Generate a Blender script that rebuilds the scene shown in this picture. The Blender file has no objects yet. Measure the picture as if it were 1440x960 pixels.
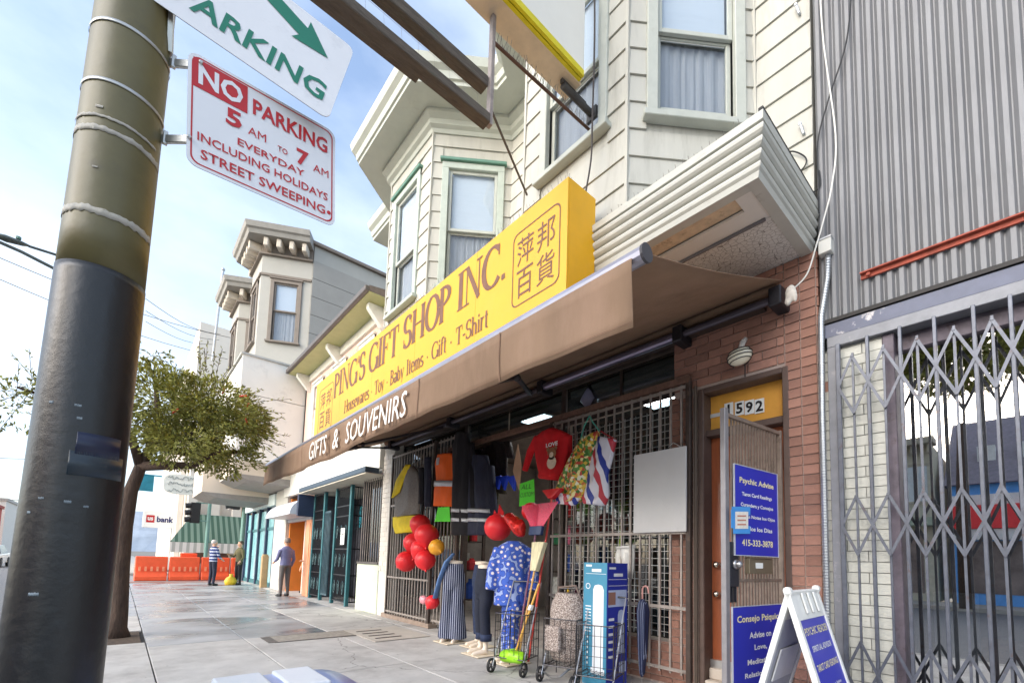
import bpy, bmesh, math, random
from mathutils import Vector, Matrix
from mathutils.noise import noise as pnoise
random.seed(7)
scn = bpy.context.scene
COL = scn.collection
V = Vector
R_ = math.radians
# ------------------------------------------------------------------ camera (fitted from the vanishing points of the street)
CAMH = 1.2
FPX, PX0, PY0 = 641.505, 757.892, 734.539          # focal length and principal point in photo pixels (1440 wide)
RM = ((0.73623231, 0.0738851, 0.67268341), (-0.67625022, 0.04294467, 0.73541919), (0.02544836, -0.99634168, 0.08158207))
cd = bpy.data.cameras.new('camera'); cam = bpy.data.objects.new('camera', cd); COL.objects.link(cam); scn.camera = cam
m = Matrix.Identity(4)
for i in range(3):
    m[i][0] = RM[i][0]; m[i][1] = -RM[i][1]; m[i][2] = -RM[i][2]
m[2][3] = CAMH
cam.matrix_world = m
cd.sensor_fit = 'HORIZONTAL'; cd.sensor_width = 36.0; cd.lens = FPX / 1440 * 36
cd.shift_x = (720 - PX0) / 1440; cd.shift_y = (PY0 - 480) / 1440
cd.clip_start = 0.05; cd.clip_end = 3000
# ------------------------------------------------------------------ sky and sun
SUN_EL, SUN_AZ = R_(24), R_(272)                    # azimuth clockwise from +Y: light comes from across the street (-X)
w = bpy.data.worlds.new('World'); scn.world = w; w.use_nodes = True
nt = w.node_tree; N = nt.nodes; L = nt.links
bg = N['Background']
sky = N.new('ShaderNodeTexSky'); sky.sky_type = 'NISHITA'; sky.sun_disc = False
sky.sun_elevation = SUN_EL; sky.sun_rotation = SUN_AZ; sky.air_density = 1.0; sky.dust_density = 2.2; sky.ozone_density = 1.6
tc = N.new('ShaderNodeTexCoord'); mp = N.new('ShaderNodeMapping'); mp.inputs['Scale'].default_value = (1.0, 1.0, 2.2)
nz = N.new('ShaderNodeTexNoise'); nz.inputs['Scale'].default_value = 1.7; nz.inputs['Detail'].default_value = 7; nz.inputs['Roughness'].default_value = .55
cr = N.new('ShaderNodeValToRGB'); cr.color_ramp.elements[0].position = .34; cr.color_ramp.elements[1].position = .70
cr.color_ramp.elements[0].color = (.08, .08, .08, 1); cr.color_ramp.elements[1].color = (.8, .8, .8, 1)
mx = N.new('ShaderNodeMix'); mx.data_type = 'RGBA'
L.new(tc.outputs['Generated'], mp.inputs['Vector']); L.new(mp.outputs['Vector'], nz.inputs['Vector']); L.new(nz.outputs['Fac'], cr.inputs['Fac'])
L.new(cr.outputs['Color'], mx.inputs['Factor']); L.new(sky.outputs['Color'], mx.inputs[6]); mx.inputs[7].default_value = (3.0, 3.35, 3.8, 1)
L.new(mx.outputs[2], bg.inputs['Color']); bg.inputs['Strength'].default_value = 0.115
sl = bpy.data.lights.new('sun', 'SUN'); sun = bpy.data.objects.new('sun', sl); COL.objects.link(sun)
sl.energy = 1.0; sl.angle = R_(60); sl.color = (1.0, .975, .95)
sd = V((math.sin(SUN_AZ) * math.cos(SUN_EL), math.cos(SUN_AZ) * math.cos(SUN_EL), math.sin(SUN_EL)))
sun.rotation_euler = sd.to_track_quat('Z', 'Y').to_euler(); sun.location = sd * 60
scn.view_settings.view_transform = 'Standard'; scn.view_settings.look = 'None'
scn.view_settings.exposure = 1.9; scn.view_settings.gamma = 1.0
scn.render.engine = 'CYCLES'; scn.cycles.max_bounces = 8
# ------------------------------------------------------------------ photo pixels -> points on known planes
def ray(px, py):
    a, b, c = px - PX0, py - PY0, FPX
    return V([r[0] * a + r[1] * b + r[2] * c for r in RM])
CAM = V((0, 0, CAMH))
def onX(px, py, X=4.0): d = ray(px, py); return CAM + d * (X / d.x)
def onY(px, py, Y): d = ray(px, py); return CAM + d * (Y / d.y)
def onZ(px, py, Z=0.0): d = ray(px, py); return CAM + d * ((Z - CAMH) / d.z)
def onP(px, py, O, n): d = ray(px, py); O = V(O); n = V(n); return CAM + d * ((O - CAM).dot(n) / d.dot(n))
def atD(px, py, X, Y):                                # height on the vertical line through (X, Y)
    d = ray(px, py); return CAM.z + d.z * (math.hypot(X, Y) / math.hypot(d.x, d.y))
def Yf(px, X=4.0): return onX(px, 760, X).y
# ------------------------------------------------------------------ materials
def lin(c):
    return tuple((x / 255 / 12.92) if x / 255 <= .04045 else ((x / 255 + .055) / 1.055) ** 2.4 for x in c)
MATS = {}
def M(name, rgb, rough=.6, metal=0.0, var=.12, scale=5.0, bump=0.0, bscale=60.0, rnd=0.0, dirt=None, dscale=3.0, dlo=.55, dhi=.75, spec=.5, emit=0.0, stretch=(1, 1, 1), alpha=None, trans=0.0, coat=0.0):
    if name in MATS: return MATS[name]
    m = bpy.data.materials.new(name); m.use_nodes = True
    nt = m.node_tree; N = nt.nodes; L = nt.links; b = N['Principled BSDF']
    col = lin(rgb)
    tc = N.new('ShaderNodeTexCoord'); mp = N.new('ShaderNodeMapping'); mp.inputs['Scale'].default_value = stretch
    L.new(tc.outputs['Object'], mp.inputs['Vector'])
    nz = N.new('ShaderNodeTexNoise'); nz.inputs['Scale'].default_value = scale; nz.inputs['Detail'].default_value = 6; nz.inputs['Roughness'].default_value = .65
    L.new(mp.outputs['Vector'], nz.inputs['Vector'])
    mx = N.new('ShaderNodeMix'); mx.data_type = 'RGBA'
    mx.inputs[6].default_value = (*[c * (1 - var) for c in col], 1); mx.inputs[7].default_value = (*[min(1, c * (1 + var)) for c in col], 1)
    rp = N.new('ShaderNodeMapRange'); rp.inputs['From Min'].default_value = .3; rp.inputs['From Max'].default_value = .7
    L.new(nz.outputs['Fac'], rp.inputs['Value']); L.new(rp.outputs['Result'], mx.inputs['Factor'])
    out = mx.outputs[2]
    if rnd:
        oi = N.new('ShaderNodeObjectInfo'); hs = N.new('ShaderNodeHueSaturation'); r2 = N.new('ShaderNodeMapRange')
        r2.inputs['To Min'].default_value = 1 - rnd; r2.inputs['To Max'].default_value = 1 + rnd
        L.new(oi.outputs['Random'], r2.inputs['Value']); L.new(r2.outputs['Result'], hs.inputs['Value']); L.new(out, hs.inputs['Color']); out = hs.outputs['Color']
    if dirt:
        n2 = N.new('ShaderNodeTexNoise'); n2.inputs['Scale'].default_value = dscale; n2.inputs['Detail'].default_value = 9; n2.inputs['Roughness'].default_value = .72
        L.new(mp.outputs['Vector'], n2.inputs['Vector'])
        r3 = N.new('ShaderNodeMapRange'); r3.inputs['From Min'].default_value = dlo; r3.inputs['From Max'].default_value = dhi
        L.new(n2.outputs['Fac'], r3.inputs['Value'])
        m2 = N.new('ShaderNodeMix'); m2.data_type = 'RGBA'; m2.inputs[7].default_value = (*lin(dirt), 1)
        L.new(r3.outputs['Result'], m2.inputs['Factor']); L.new(out, m2.inputs[6]); out = m2.outputs[2]
    L.new(out, b.inputs['Base Color'])
    b.inputs['Roughness'].default_value = rough; b.inputs['Metallic'].default_value = metal; b.inputs['Specular IOR Level'].default_value = spec
    if coat: b.inputs['Coat Weight'].default_value = coat
    if trans: b.inputs['Transmission Weight'].default_value = trans
    if alpha is not None: b.inputs['Alpha'].default_value = alpha
    if emit:
        L.new(out, b.inputs['Emission Color']); b.inputs['Emission Strength'].default_value = emit
    if bump:
        n3 = N.new('ShaderNodeTexNoise'); n3.inputs['Scale'].default_value = bscale; n3.inputs['Detail'].default_value = 5
        L.new(mp.outputs['Vector'], n3.inputs['Vector'])
        bp = N.new('ShaderNodeBump'); bp.inputs['Strength'].default_value = bump; bp.inputs['Distance'].default_value = .02
        L.new(n3.outputs['Fac'], bp.inputs['Height']); L.new(bp.outputs['Normal'], b.inputs['Normal'])
    MATS[name] = m
    return m
def MG(name, tint=(235, 240, 245), rough=.03, alpha=.28):
    """window glass: mostly clear with a mirror-like skin"""
    if name in MATS: return MATS[name]
    m = bpy.data.materials.new(name); m.use_nodes = True; nt = m.node_tree; N = nt.nodes; L = nt.links
    for n in list(N): N.remove(n)
    o = N.new('ShaderNodeOutputMaterial'); t = N.new('ShaderNodeBsdfTransparent'); g = N.new('ShaderNodeBsdfGlossy'); mx = N.new('ShaderNodeMixShader'); fr = N.new('ShaderNodeFresnel')
    t.inputs['Color'].default_value = (*lin(tint), 1); g.inputs['Roughness'].default_value = rough
    ad = N.new('ShaderNodeMath'); ad.operation = 'ADD'; ad.use_clamp = True; ad.inputs[1].default_value = alpha
    fr.inputs['IOR'].default_value = 1.5
    ge = N.new('ShaderNodeNewGeometry'); fs_ = N.new('ShaderNodeMath'); fs_.operation = 'SUBTRACT'; fs_.inputs[0].default_value = 1.0; L.new(ge.outputs['Backfacing'], fs_.inputs[1]); fm = N.new('ShaderNodeMath'); fm.operation = 'MULTIPLY'
    L.new(fr.outputs['Fac'], ad.inputs[0]); L.new(ad.outputs[0], fm.inputs[0]); L.new(fs_.outputs[0], fm.inputs[1]); L.new(fm.outputs[0], mx.inputs['Fac']); L.new(t.outputs[0], mx.inputs[1]); L.new(g.outputs[0], mx.inputs[2]); L.new(mx.outputs[0], o.inputs['Surface'])
    MATS[name] = m; return m
def tree_nodes(m): return m.node_tree.nodes, m.node_tree.links
# ------------------------------------------------------------------ mesh builder
def frame(d, up=V((0, 0, 1))):
    d = V(d).normalized(); s = d.cross(up)
    if s.length < 1e-4: s = d.cross(V((0, 1, 0)))
    s.normalize(); return d, s, s.cross(d).normalized()
class MB:
    def __init__(s): s.v = []; s.f = []; s.mi = []; s.k = 0
    def add(s, v, f):
        n = len(s.v); s.v += [V(x) for x in v]; s.f += [tuple(i + n for i in q) for q in f]; s.mi += [s.k] * len(f); return s
    def box(s, a, b):
        x0, y0, z0 = [min(p, q) for p, q in zip(a, b)]; x1, y1, z1 = [max(p, q) for p, q in zip(a, b)]
        return s.add([(x0, y0, z0), (x1, y0, z0), (x1, y1, z0), (x0, y1, z0), (x0, y0, z1), (x1, y0, z1), (x1, y1, z1), (x0, y1, z1)],
                     [(0, 3, 2, 1), (4, 5, 6, 7), (0, 1, 5, 4), (1, 2, 6, 5), (2, 3, 7, 6), (3, 0, 4, 7)])
    def fbox(s, O, r, u, a, b):
        """box in a face frame: (s, z, depth outwards)"""
        O = V(O); r = V(r); u = V(u); n = V((r.y, -r.x, 0)) if abs(u.z) > .9 else r.cross(u)
        p = []
        for dd in (a[2], b[2]):
            for (i, j) in ((a[0], a[1]), (b[0], a[1]), (b[0], b[1]), (a[0], b[1])): p.append(O + r * i + u * j + n * dd)
        return s.add(p, [(0, 3, 2, 1), (4, 5, 6, 7), (0, 1, 5, 4), (1, 2, 6, 5), (2, 3, 7, 6), (3, 0, 4, 7)])
    def bar(s, p, q, w, h=None, up=V((0, 0, 1))):
        p = V(p); q = V(q); h = h or w; d, a, b = frame(q - p, up); a = a * w / 2; b = b * h / 2
        c = [p - a - b, p + a - b, p + a + b, p - a + b, q - a - b, q + a - b, q + a + b, q - a + b]
        return s.add(c, [(0, 1, 2, 3), (7, 6, 5, 4), (0, 4, 5, 1), (1, 5, 6, 2), (2, 6, 7, 3), (3, 7, 4, 0)])
    def tube(s, pts, r, n=8, cap=True, flat=1.0, up=V((0, 0, 1))):
        pts = [V(p) for p in pts]; rs = r if isinstance(r, (list, tuple)) else [r] * len(pts); rings = []
        pa = None
        for i, p in enumerate(pts):
            d = (pts[min(i + 1, len(pts) - 1)] - pts[max(i - 1, 0)])
            dn, a, b = frame(d, up)
            if pa is not None:                         # carry the frame along so that the skin never twists
                q = pa - dn * pa.dot(dn)
                if q.length > .2: a = q.normalized(); b = a.cross(dn).normalized()
            pa = a
            rings.append([p + a * (math.cos(2 * math.pi * k / n) * rs[i]) + b * (math.sin(2 * math.pi * k / n) * rs[i] * flat) for k in range(n)])
        return s.loft(rings, cap)
    def loft(s, rings, cap=True, closed=True):
        n = len(rings[0]); vs = [p for r in rings for p in r]; fs = []
        for i in range(len(rings) - 1):
            for k in range(n if closed else n - 1):
                a = i * n + k; b = i * n + (k + 1) % n; fs.append((a, b, b + n, a + n))
        if cap and closed: fs += [tuple(range(n))[::-1], tuple(range((len(rings) - 1) * n, len(rings) * n))]
        return s.add(vs, fs)
    def prism(s, poly, vec):
        vec = V(vec); n = len(poly); a = [V(p) for p in poly]; b = [p + vec for p in a]
        return s.add(a + b, [tuple(range(n))[::-1], tuple(range(n, 2 * n))] + [(i, (i + 1) % n, n + (i + 1) % n, n + i) for i in range(n)])
    def ell(s, c, r, n=10, m=7, rot=None):
        c = V(c); rings = []
        r = (r, r, r) if isinstance(r, (int, float)) else r
        for i in range(m + 1):
            t = -math.pi / 2 + math.pi * i / m; ct = max(math.cos(t), .02)
            ring = [V((r[0] * ct * math.cos(2 * math.pi * k / n), r[1] * ct * math.sin(2 * math.pi * k / n), r[2] * math.sin(t))) for k in range(n)]
            rings.append([c + (rot @ p if rot else p) for p in ring])
        return s.loft(rings)
    def build(s, name, mats, parent=None, smooth=False, bevel=0.0, fuse=0.0, origin=None, seg=1, subd=0):
        me = bpy.data.meshes.new(name)
        org = V((0, 0, 0))
        if parent is not None: org = V(parent['_o']) if '_o' in parent else V((0, 0, 0))
        elif origin is not None: org = V(origin)
        elif s.v:
            xs = [p.x for p in s.v]; ys = [p.y for p in s.v]; zs = [p.z for p in s.v]
            org = V(((min(xs) + max(xs)) / 2, (min(ys) + max(ys)) / 2, min(zs)))
        me.from_pydata([p - org for p in s.v], [], s.f)
        ms = mats if isinstance(mats, (list, tuple)) else [mats]
        for q in ms: me.materials.append(q)
        if len(ms) > 1:
            for p, i in zip(me.polygons, s.mi): p.material_index = min(i, len(ms) - 1)
        me.validate(); me.update()
        o = bpy.data.objects.new(name, me); COL.objects.link(o)
        bm = bmesh.new(); bm.from_mesh(me); bmesh.ops.recalc_face_normals(bm, faces=bm.faces); bm.to_mesh(me); bm.free()
        if fuse:
            md = o.modifiers.new('r', 'REMESH'); md.mode = 'VOXEL'; md.voxel_size = fuse; md.use_smooth_shade = True
            ms_ = o.modifiers.new('s', 'SMOOTH'); ms_.iterations = 4; ms_.factor = .5
            dg = bpy.context.evaluated_depsgraph_get(); me2 = bpy.data.meshes.new_from_object(o.evaluated_get(dg))
            o.modifiers.clear(); o.data = me2; me2.name = name; me = me2
            if not me.materials:
                for q in ms: me.materials.append(q)
            smooth = True
        if smooth:
            for p in me.polygons: p.use_smooth = True
        if bevel:
            md = o.modifiers.new('bevel', 'BEVEL'); md.width = bevel; md.segments = seg; md.limit_method = 'ANGLE'; md.angle_limit = R_(40)
        if subd:
            md = o.modifiers.new('subd', 'SUBSURF'); md.levels = subd; md.render_levels = subd
        o['_o'] = list(org)
        if parent is not None: o.parent = parent; o.location = (0, 0, 0)
        else: o.location = org
        return o
ROOTS = []
def T(name, label, cat, loc=(0, 0, 0), group=None, kind=None):
    o = bpy.data.objects.new(name, None); COL.objects.link(o); o.location = loc; o['_o'] = list(V(loc)); o.empty_display_size = .1
    return tag(o, label, cat, group, kind)
def tag(o, label=None, cat=None, group=None, kind=None):
    if label: o['label'] = label
    if cat: o['category'] = cat
    if group: o['group'] = group
    if kind: o['kind'] = kind
    return o
def part_label(o, l): o['label'] = l; return o
def copy_tree(o, delta=V((0, 0, 0)), rot=None, parent=None):
    c = o.copy(); COL.objects.link(c)
    if parent is None:
        c.location = o.location + V(delta)
        if rot is not None: c.rotation_euler = (0, 0, rot)
    else: c.parent = parent
    for ch in o.children: copy_tree(ch, parent=c)
    return c
# ------------------------------------------------------------------ lettering
def text(parent, s, O, r, u, height, mat, width=None, ext=.002, bold=0.0, align='C', name='lettering', valign='M', slant=0.0):
    cu = bpy.data.curves.new('t', 'FONT'); cu.body = s; cu.resolution_u = 2; cu.offset = bold; cu.fill_mode = 'FRONT'; cu.extrude = 0; cu.shear = slant
    to = bpy.data.objects.new('t', cu); COL.objects.link(to)
    dg = bpy.context.evaluated_depsgraph_get(); me = bpy.data.meshes.new_from_object(to.evaluated_get(dg))
    bpy.data.objects.remove(to)
    xs = [v.co.x for v in me.vertices]; ys = [v.co.y for v in me.vertices]
    if not xs: return None
    x0, x1, y0, y1 = min(xs), max(xs), min(ys), max(ys)
    sy = height / (y1 - y0); sx = sy if width is None else width / (x1 - x0)
    ox = {'C': (x0 + x1) / 2, 'L': x0, 'R': x1}[align]; oy = {'M': (y0 + y1) / 2, 'B': y0, 'T': y1}[valign]
    O = V(O); r = V(r).normalized(); u = V(u).normalized(); n = r.cross(u); org = V(parent['_o'])
    for v in me.vertices:
        v.co = O + r * ((v.co.x - ox) * sx) + u * ((v.co.y - oy) * sy) + n * ext - org
    me.materials.clear(); me.materials.append(mat); me.update()
    o = bpy.data.objects.new(name, me); COL.objects.link(o); o.parent = parent; o['_o'] = list(org); return o
# a hand-drawn roman letter set: strokes with thick stems, thin bars and serifs.  y 0..1 = cap height
def A_(cx, cy, rx, ry, a0, a1): return ('a', cx, cy, rx, ry, a0, a1)
def L_(x0, y0, x1, y1, w=None): return ('l', x0, y0, x1, y1, w)
def S_(x, y, h=.13): return ('s', x, y, h)
GL = {
 'P': (.62, [L_(.12, 0, .12, 1), A_(.12, .74, .42, .26, -90, 90), S_(.12, 0), S_(.08, 1, .09)]),
 'I': (.34, [L_(.17, 0, .17, 1), S_(.17, 0, .16), S_(.17, 1, .16)]),
 'N': (.86, [L_(.14, 0, .14, 1, .05), L_(.14, 1, .72, 0, .15), L_(.72, 0, .72, 1, .05), S_(.14, 0), S_(.1, 1, .1), S_(.72, 1)]),
 'G': (.86, [A_(.45, .5, .38, .5, 50, 345), L_(.78, .0, .78, .42), S_(.76, .42, .13), L_(.77, .7, .77, .98, .04)]),
 "'": (.2, [L_(.1, .72, .1, 1, .1)]),
 'S': (.6, [A_(.3, .74, .22, .26, 30, 270), A_(.3, .25, .24, .25, -150, 90), L_(.52, .72, .52, .98, .04), L_(.06, .02, .06, .3, .04)]),
 'F': (.62, [L_(.14, 0, .14, 1), L_(.1, .97, .56, .97, .06), L_(.14, .52, .42, .52, .05), L_(.56, .74, .56, .99, .05), L_(.42, .4, .42, .64, .04), S_(.14, 0)]),
 'T': (.72, [L_(.36, 0, .36, 1), L_(.04, .97, .68, .97, .06), L_(.04, .72, .04, .99, .05), L_(.68, .72, .68, .99, .05), S_(.36, 0)]),
 'H': (.9, [L_(.16, 0, .16, 1), L_(.74, 0, .74, 1), L_(.16, .52, .74, .52, .05), S_(.16, 0), S_(.16, 1), S_(.74, 0), S_(.74, 1)]),
 'O': (.88, [A_(.44, .5, .37, .5, 0, 360)]),
 'C': (.8, [A_(.45, .5, .38, .5, 45, 318), L_(.72, .7, .72, .98, .05)]),
 '.': (.24, [L_(.12, 0, .12, .13, .14)]),
 'B': (.66, [L_(.12, 0, .12, 1), A_(.12, .76, .36, .24, -90, 90), A_(.12, .26, .44, .26, -90, 90), S_(.1, 0, .1), S_(.1, 1, .1)]),
 'o': (.56, [A_(.28, .33, .22, .33, 0, 360)]), 'u': (.6, [L_(.12, .15, .12, .66), A_(.28, .18, .16, .18, 180, 330), L_(.46, 0, .46, .66), S_(.08, .66, .07), S_(.42, .66, .07)]),
 's': (.42, [A_(.2, .48, .14, .17, 30, 270), A_(.2, .17, .16, .17, -150, 90)]), 'e': (.5, [A_(.26, .33, .2, .33, 0, 315), L_(.06, .36, .46, .36, .05)]),
 'w': (.8, [L_(.08, .66, .24, 0), L_(.24, 0, .4, .66, .05), L_(.4, .66, .56, 0), L_(.56, 0, .72, .66, .05), S_(.08, .66, .09), S_(.72, .66, .08)]),
 'a': (.5, [A_(.2, .18, .14, .18, 0, 360), L_(.4, 0, .4, .46), A_(.24, .46, .16, .2, 0, 150)]), 'r': (.42, [L_(.12, 0, .12, .66), A_(.28, .4, .16, .24, 60, 180), S_(.12, 0, .1), S_(.08, .66, .07)]),
 'y': (.54, [L_(.08, .66, .28, 0), L_(.46, .66, .2, -.26, .05), S_(.08, .66, .09), S_(.46, .66, .08)]), 'b': (.56, [L_(.12, 0, .12, 1), A_(.26, .33, .2, .33, 0, 360), S_(.08, 1, .06)]),
 't': (.36, [L_(.16, .1, .16, .88), L_(.02, .64, .32, .64, .06), A_(.26, .12, .1, .12, 180, 300)]), 'm': (.86, [L_(.12, 0, .12, .66), A_(.26, .4, .15, .24, 0, 180), L_(.41, 0, .41, .42), A_(.56, .4, .15, .24, 0, 180), L_(.71, 0, .71, .42), S_(.12, 0, .09), S_(.41, 0, .09), S_(.71, 0, .09)]),
 'i': (.28, [L_(.14, 0, .14, .66), L_(.14, .82, .14, .96, .13), S_(.14, 0, .1), S_(.1, .66, .07)]), 'f': (.36, [L_(.14, 0, .14, .78), A_(.28, .78, .14, .2, 40, 180), L_(.02, .64, .3, .64, .06), S_(.14, 0, .1)]),
 'h': (.58, [L_(.12, 0, .12, 1), A_(.28, .4, .17, .24, 0, 180), L_(.45, 0, .45, .42), S_(.12, 0, .09), S_(.45, 0, .09), S_(.08, 1, .06)]),
 '-': (.36, [L_(.05, .34, .31, .34, .1)]), '*': (.34, [L_(.17, .3, .17, .42, .12)]), ' ': (.36, []),
}
def roman(parent, s, O, r, u, height, width, mat, thick=.20, thin=.065, ext=.003, name='lettering'):
    r = V(r); u = V(u); n = r.cross(u); O = V(O)
    tot = sum(GL[c][0] for c in s); sx = width / tot; x = 0; objs = []
    for ch in s:
        adv, st = GL[ch]; mb = MB(); lay = 0
        def put(poly):
            mb.add([O + r * (px * sx) + u * (py * height) + n * (ext + lay * .0004) for px, py in poly], [tuple(range(len(poly)))])
        k = height / sx                                # widths are in cap heights: turn into x units
        for q in st:
            lay += 1
            if q[0] == 's': put([(x + q[1] - q[3], q[2] - .02), (x + q[1] + q[3], q[2] - .02), (x + q[1] + q[3], q[2] + .025), (x + q[1] - q[3], q[2] + .025)])
            else:
                if q[0] == 'l': pts = [(q[1], q[2]), (q[3], q[4])]; wd = q[5]
                else:
                    c = 16 if abs(q[6] - q[5]) > 200 else 9; wd = None
                    pts = [(q[1] + q[3] * math.cos(R_(q[5] + (q[6] - q[5]) * i / c)), q[2] + q[4] * math.sin(R_(q[5] + (q[6] - q[5]) * i / c))) for i in range(c + 1)]
                ed = []
                for i, p in enumerate(pts):
                    a = pts[max(i - 1, 0)]; b = pts[min(i + 1, len(pts) - 1)]; dx, dy = b[0] - a[0], b[1] - a[1]; l = math.hypot(dx, dy) or 1
                    hw = (wd if wd else thin + (thick - thin) * abs(dy / l) ** 1.3) / 2
                    ed.append(((p[0] - dy / l * hw, p[1] + dx / l * hw), (p[0] + dy / l * hw, p[1] - dx / l * hw)))
                for (a, b), (c, d) in zip(ed, ed[1:]):
                    put([(x + a[0], a[1]), (x + c[0], c[1]), (x + d[0], d[1]), (x + b[0], b[1])])
        if mb.v: objs.append(mb.build(name, mat, parent))
        x += adv
    return objs
# ================================================================== ground
UP = V((0, 0, 1)); RF = V((0, -1, 0)); RX = V((1, 0, 0))     # RF: reading direction along the facade, RX: reading direction on things that face the camera
asph = M('asphalt', (108, 108, 110), .85, var=.25, scale=9, bump=.3, bscale=220)
conc = M('concrete', (192, 188, 182), .85, var=.12, scale=2.2, bump=.3, bscale=120, rnd=.06, dirt=(150, 144, 138), dscale=1.3, dlo=.46, dhi=.75)
def wetten(m):
    """puddled rain: damp concrete is darker and shiny, in streaks of its own shape"""
    N, L = tree_nodes(m); b = N['Principled BSDF']; tc = N.new('ShaderNodeTexCoord'); mp = N.new('ShaderNodeMapping'); mp.inputs['Scale'].default_value = (.5, .9, 1)
    n = N.new('ShaderNodeTexNoise'); n.inputs['Scale'].default_value = 1.3; n.inputs['Detail'].default_value = 6; n.inputs['Distortion'].default_value = .6
    L.new(tc.outputs['Object'], mp.inputs['Vector']); L.new(mp.outputs['Vector'], n.inputs['Vector'])
    r = N.new('ShaderNodeMapRange'); r.inputs['From Min'].default_value = .38; r.inputs['From Max'].default_value = .58
    L.new(n.outputs['Fac'], r.inputs['Value'])
    old = b.inputs['Base Color'].links[0].from_socket
    dk = N.new('ShaderNodeMix'); dk.data_type = 'RGBA'; dk.blend_type = 'MULTIPLY'; dk.inputs[7].default_value = (.55, .56, .58, 1)
    L.new(old, dk.inputs[6]); L.new(r.outputs['Result'], dk.inputs['Factor']); L.new(dk.outputs[2], b.inputs['Base Color'])
    r2 = N.new('ShaderNodeMapRange'); r2.inputs['To Min'].default_value = .6; r2.inputs['To Max'].default_value = .22
    L.new(r.outputs['Result'], r2.inputs['Value']); L.new(r2.outputs['Result'], b.inputs['Roughness'])
    if b.inputs['Normal'].links: L.remove(b.inputs['Normal'].links[0])
    return m
wet = wetten(M('wet concrete', (176, 175, 174), .5, var=.1, scale=2.2, rnd=.05, dirt=(128, 122, 116), dscale=1.2))
def gum(m, sc=5.5, rad=.035):
    """trodden gum spots and hair cracks"""
    N, L = tree_nodes(m); b = N['Principled BSDF']; tc = N.new('ShaderNodeTexCoord'); v = N.new('ShaderNodeTexVoronoi'); v.inputs['Scale'].default_value = sc; L.new(tc.outputs['Object'], v.inputs['Vector'])
    lt = N.new('ShaderNodeMapRange'); lt.inputs['From Min'].default_value = rad * 2.2; lt.inputs['From Max'].default_value = rad * 1.6; L.new(v.outputs['Distance'], lt.inputs['Value'])
    v2 = N.new('ShaderNodeTexVoronoi'); v2.feature = 'DISTANCE_TO_EDGE'; v2.inputs['Scale'].default_value = .45; nz = N.new('ShaderNodeTexNoise'); nz.inputs['Scale'].default_value = 3.0; nz.inputs['Detail'].default_value = 8
    ad = N.new('ShaderNodeMix'); ad.data_type = 'RGBA'; ad.inputs['Factor'].default_value = .25; L.new(tc.outputs['Object'], ad.inputs[6]); L.new(nz.outputs['Color'], ad.inputs[7]); L.new(tc.outputs['Object'], nz.inputs['Vector']); L.new(ad.outputs[2], v2.inputs['Vector'])
    ck = N.new('ShaderNodeMapRange'); ck.inputs['From Min'].default_value = .0035; ck.inputs['From Max'].default_value = .001; L.new(v2.outputs['Distance'], ck.inputs['Value'])
    mxx = N.new('ShaderNodeMath'); mxx.operation = 'MAXIMUM'; L.new(lt.outputs['Result'], mxx.inputs[0]); L.new(ck.outputs['Result'], mxx.inputs[1])
    sc_ = N.new('ShaderNodeMath'); sc_.operation = 'MULTIPLY'; sc_.inputs[1].default_value = .55; L.new(mxx.outputs[0], sc_.inputs[0])
    old = b.inputs['Base Color'].links[0].from_socket; mx = N.new('ShaderNodeMix'); mx.data_type = 'RGBA'; mx.inputs[7].default_value = (*lin((92, 86, 80)), 1); L.new(old, mx.inputs[6]); L.new(sc_.outputs[0], mx.inputs['Factor']); L.new(mx.outputs[2], b.inputs['Base Color']); return m
gum(conc); gum(wet)
kerbm = M('kerb concrete', (168, 164, 156), .8, var=.15, scale=4, bump=.2)
g = MB(); g.add([(-900, -700, -.3), (900, -700, -.3), (900, 1500, -.3), (-900, 1500, -.3)], [(0, 1, 2, 3)])
tag(g.build('ground', M('earth', (120, 116, 108), .9)), kind='structure')
g = MB(); g.add([(-12.6, -40, -.14), (-.42, -40, -.14), (-.42, 160, -.14), (-12.6, 160, -.14)], [(0, 1, 2, 3)])
tag(g.build('road', asph, origin=(0, 0, -.14)), kind='structure')
g = MB(); g.add([(-.42, 23.2, -.136), (60, 23.2, -.136), (60, 31.5, -.136), (-.42, 31.5, -.136)], [(0, 1, 2, 3)])
tag(g.build('cross_street', M('pale asphalt', (150, 148, 146), .7, var=.12, scale=3), origin=(0, 23, -.14)), kind='structure')
g = MB(); g.box((-.42, -8, -.2), (4.9, 23.2, -.035)); g.box((4.3, -8, -.2), (9, 1, -.035))
walk = tag(g.build('sidewalk', M('sidewalk bed', (70, 66, 62), .95), origin=(0, 0, 0)), kind='structure')
g = MB()
for y in range(-8, 23, 3):
    g = MB(); g.box((-.42, y + .006, -.2), (-.24, min(y + 2.994, 23.2), 0.0)); g.build('kerb_stone', kerbm, walk, bevel=.02, seg=2)
XS = [-.235, .34, 1.37, 2.5, 3.72, 4.9]; YS = [-8, -5.2, -2.5, 0, 2.4, 4.9, 7.55, 11.2, 14.9, 17.6, 20.4, 23.2]
for i in range(5):
    for j in range(len(YS) - 1):
        x0, x1, y0, y1 = XS[i], XS[i + 1], YS[j], YS[j + 1]
        z = random.uniform(-.003, .003)
        iswet = (j >= 7 and i <= 3) or (j == 6 and i in (1, 2))
        if i in (0, 1) and j == 6 and i == 0: y1m = 8.0; boxes = [(x0, y0, x1, 7.95), (x0, 9.15, x1, y1)]
        else: boxes = [(x0, y0, x1, y1)]
        for (a, b, c, d) in boxes:
            g = MB(); g.box((a + .005, b + .005, -.03), (c - .005, d - .005, z)); g.build('paving_slab', wet if iswet else conc, walk, bevel=.006)
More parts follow.
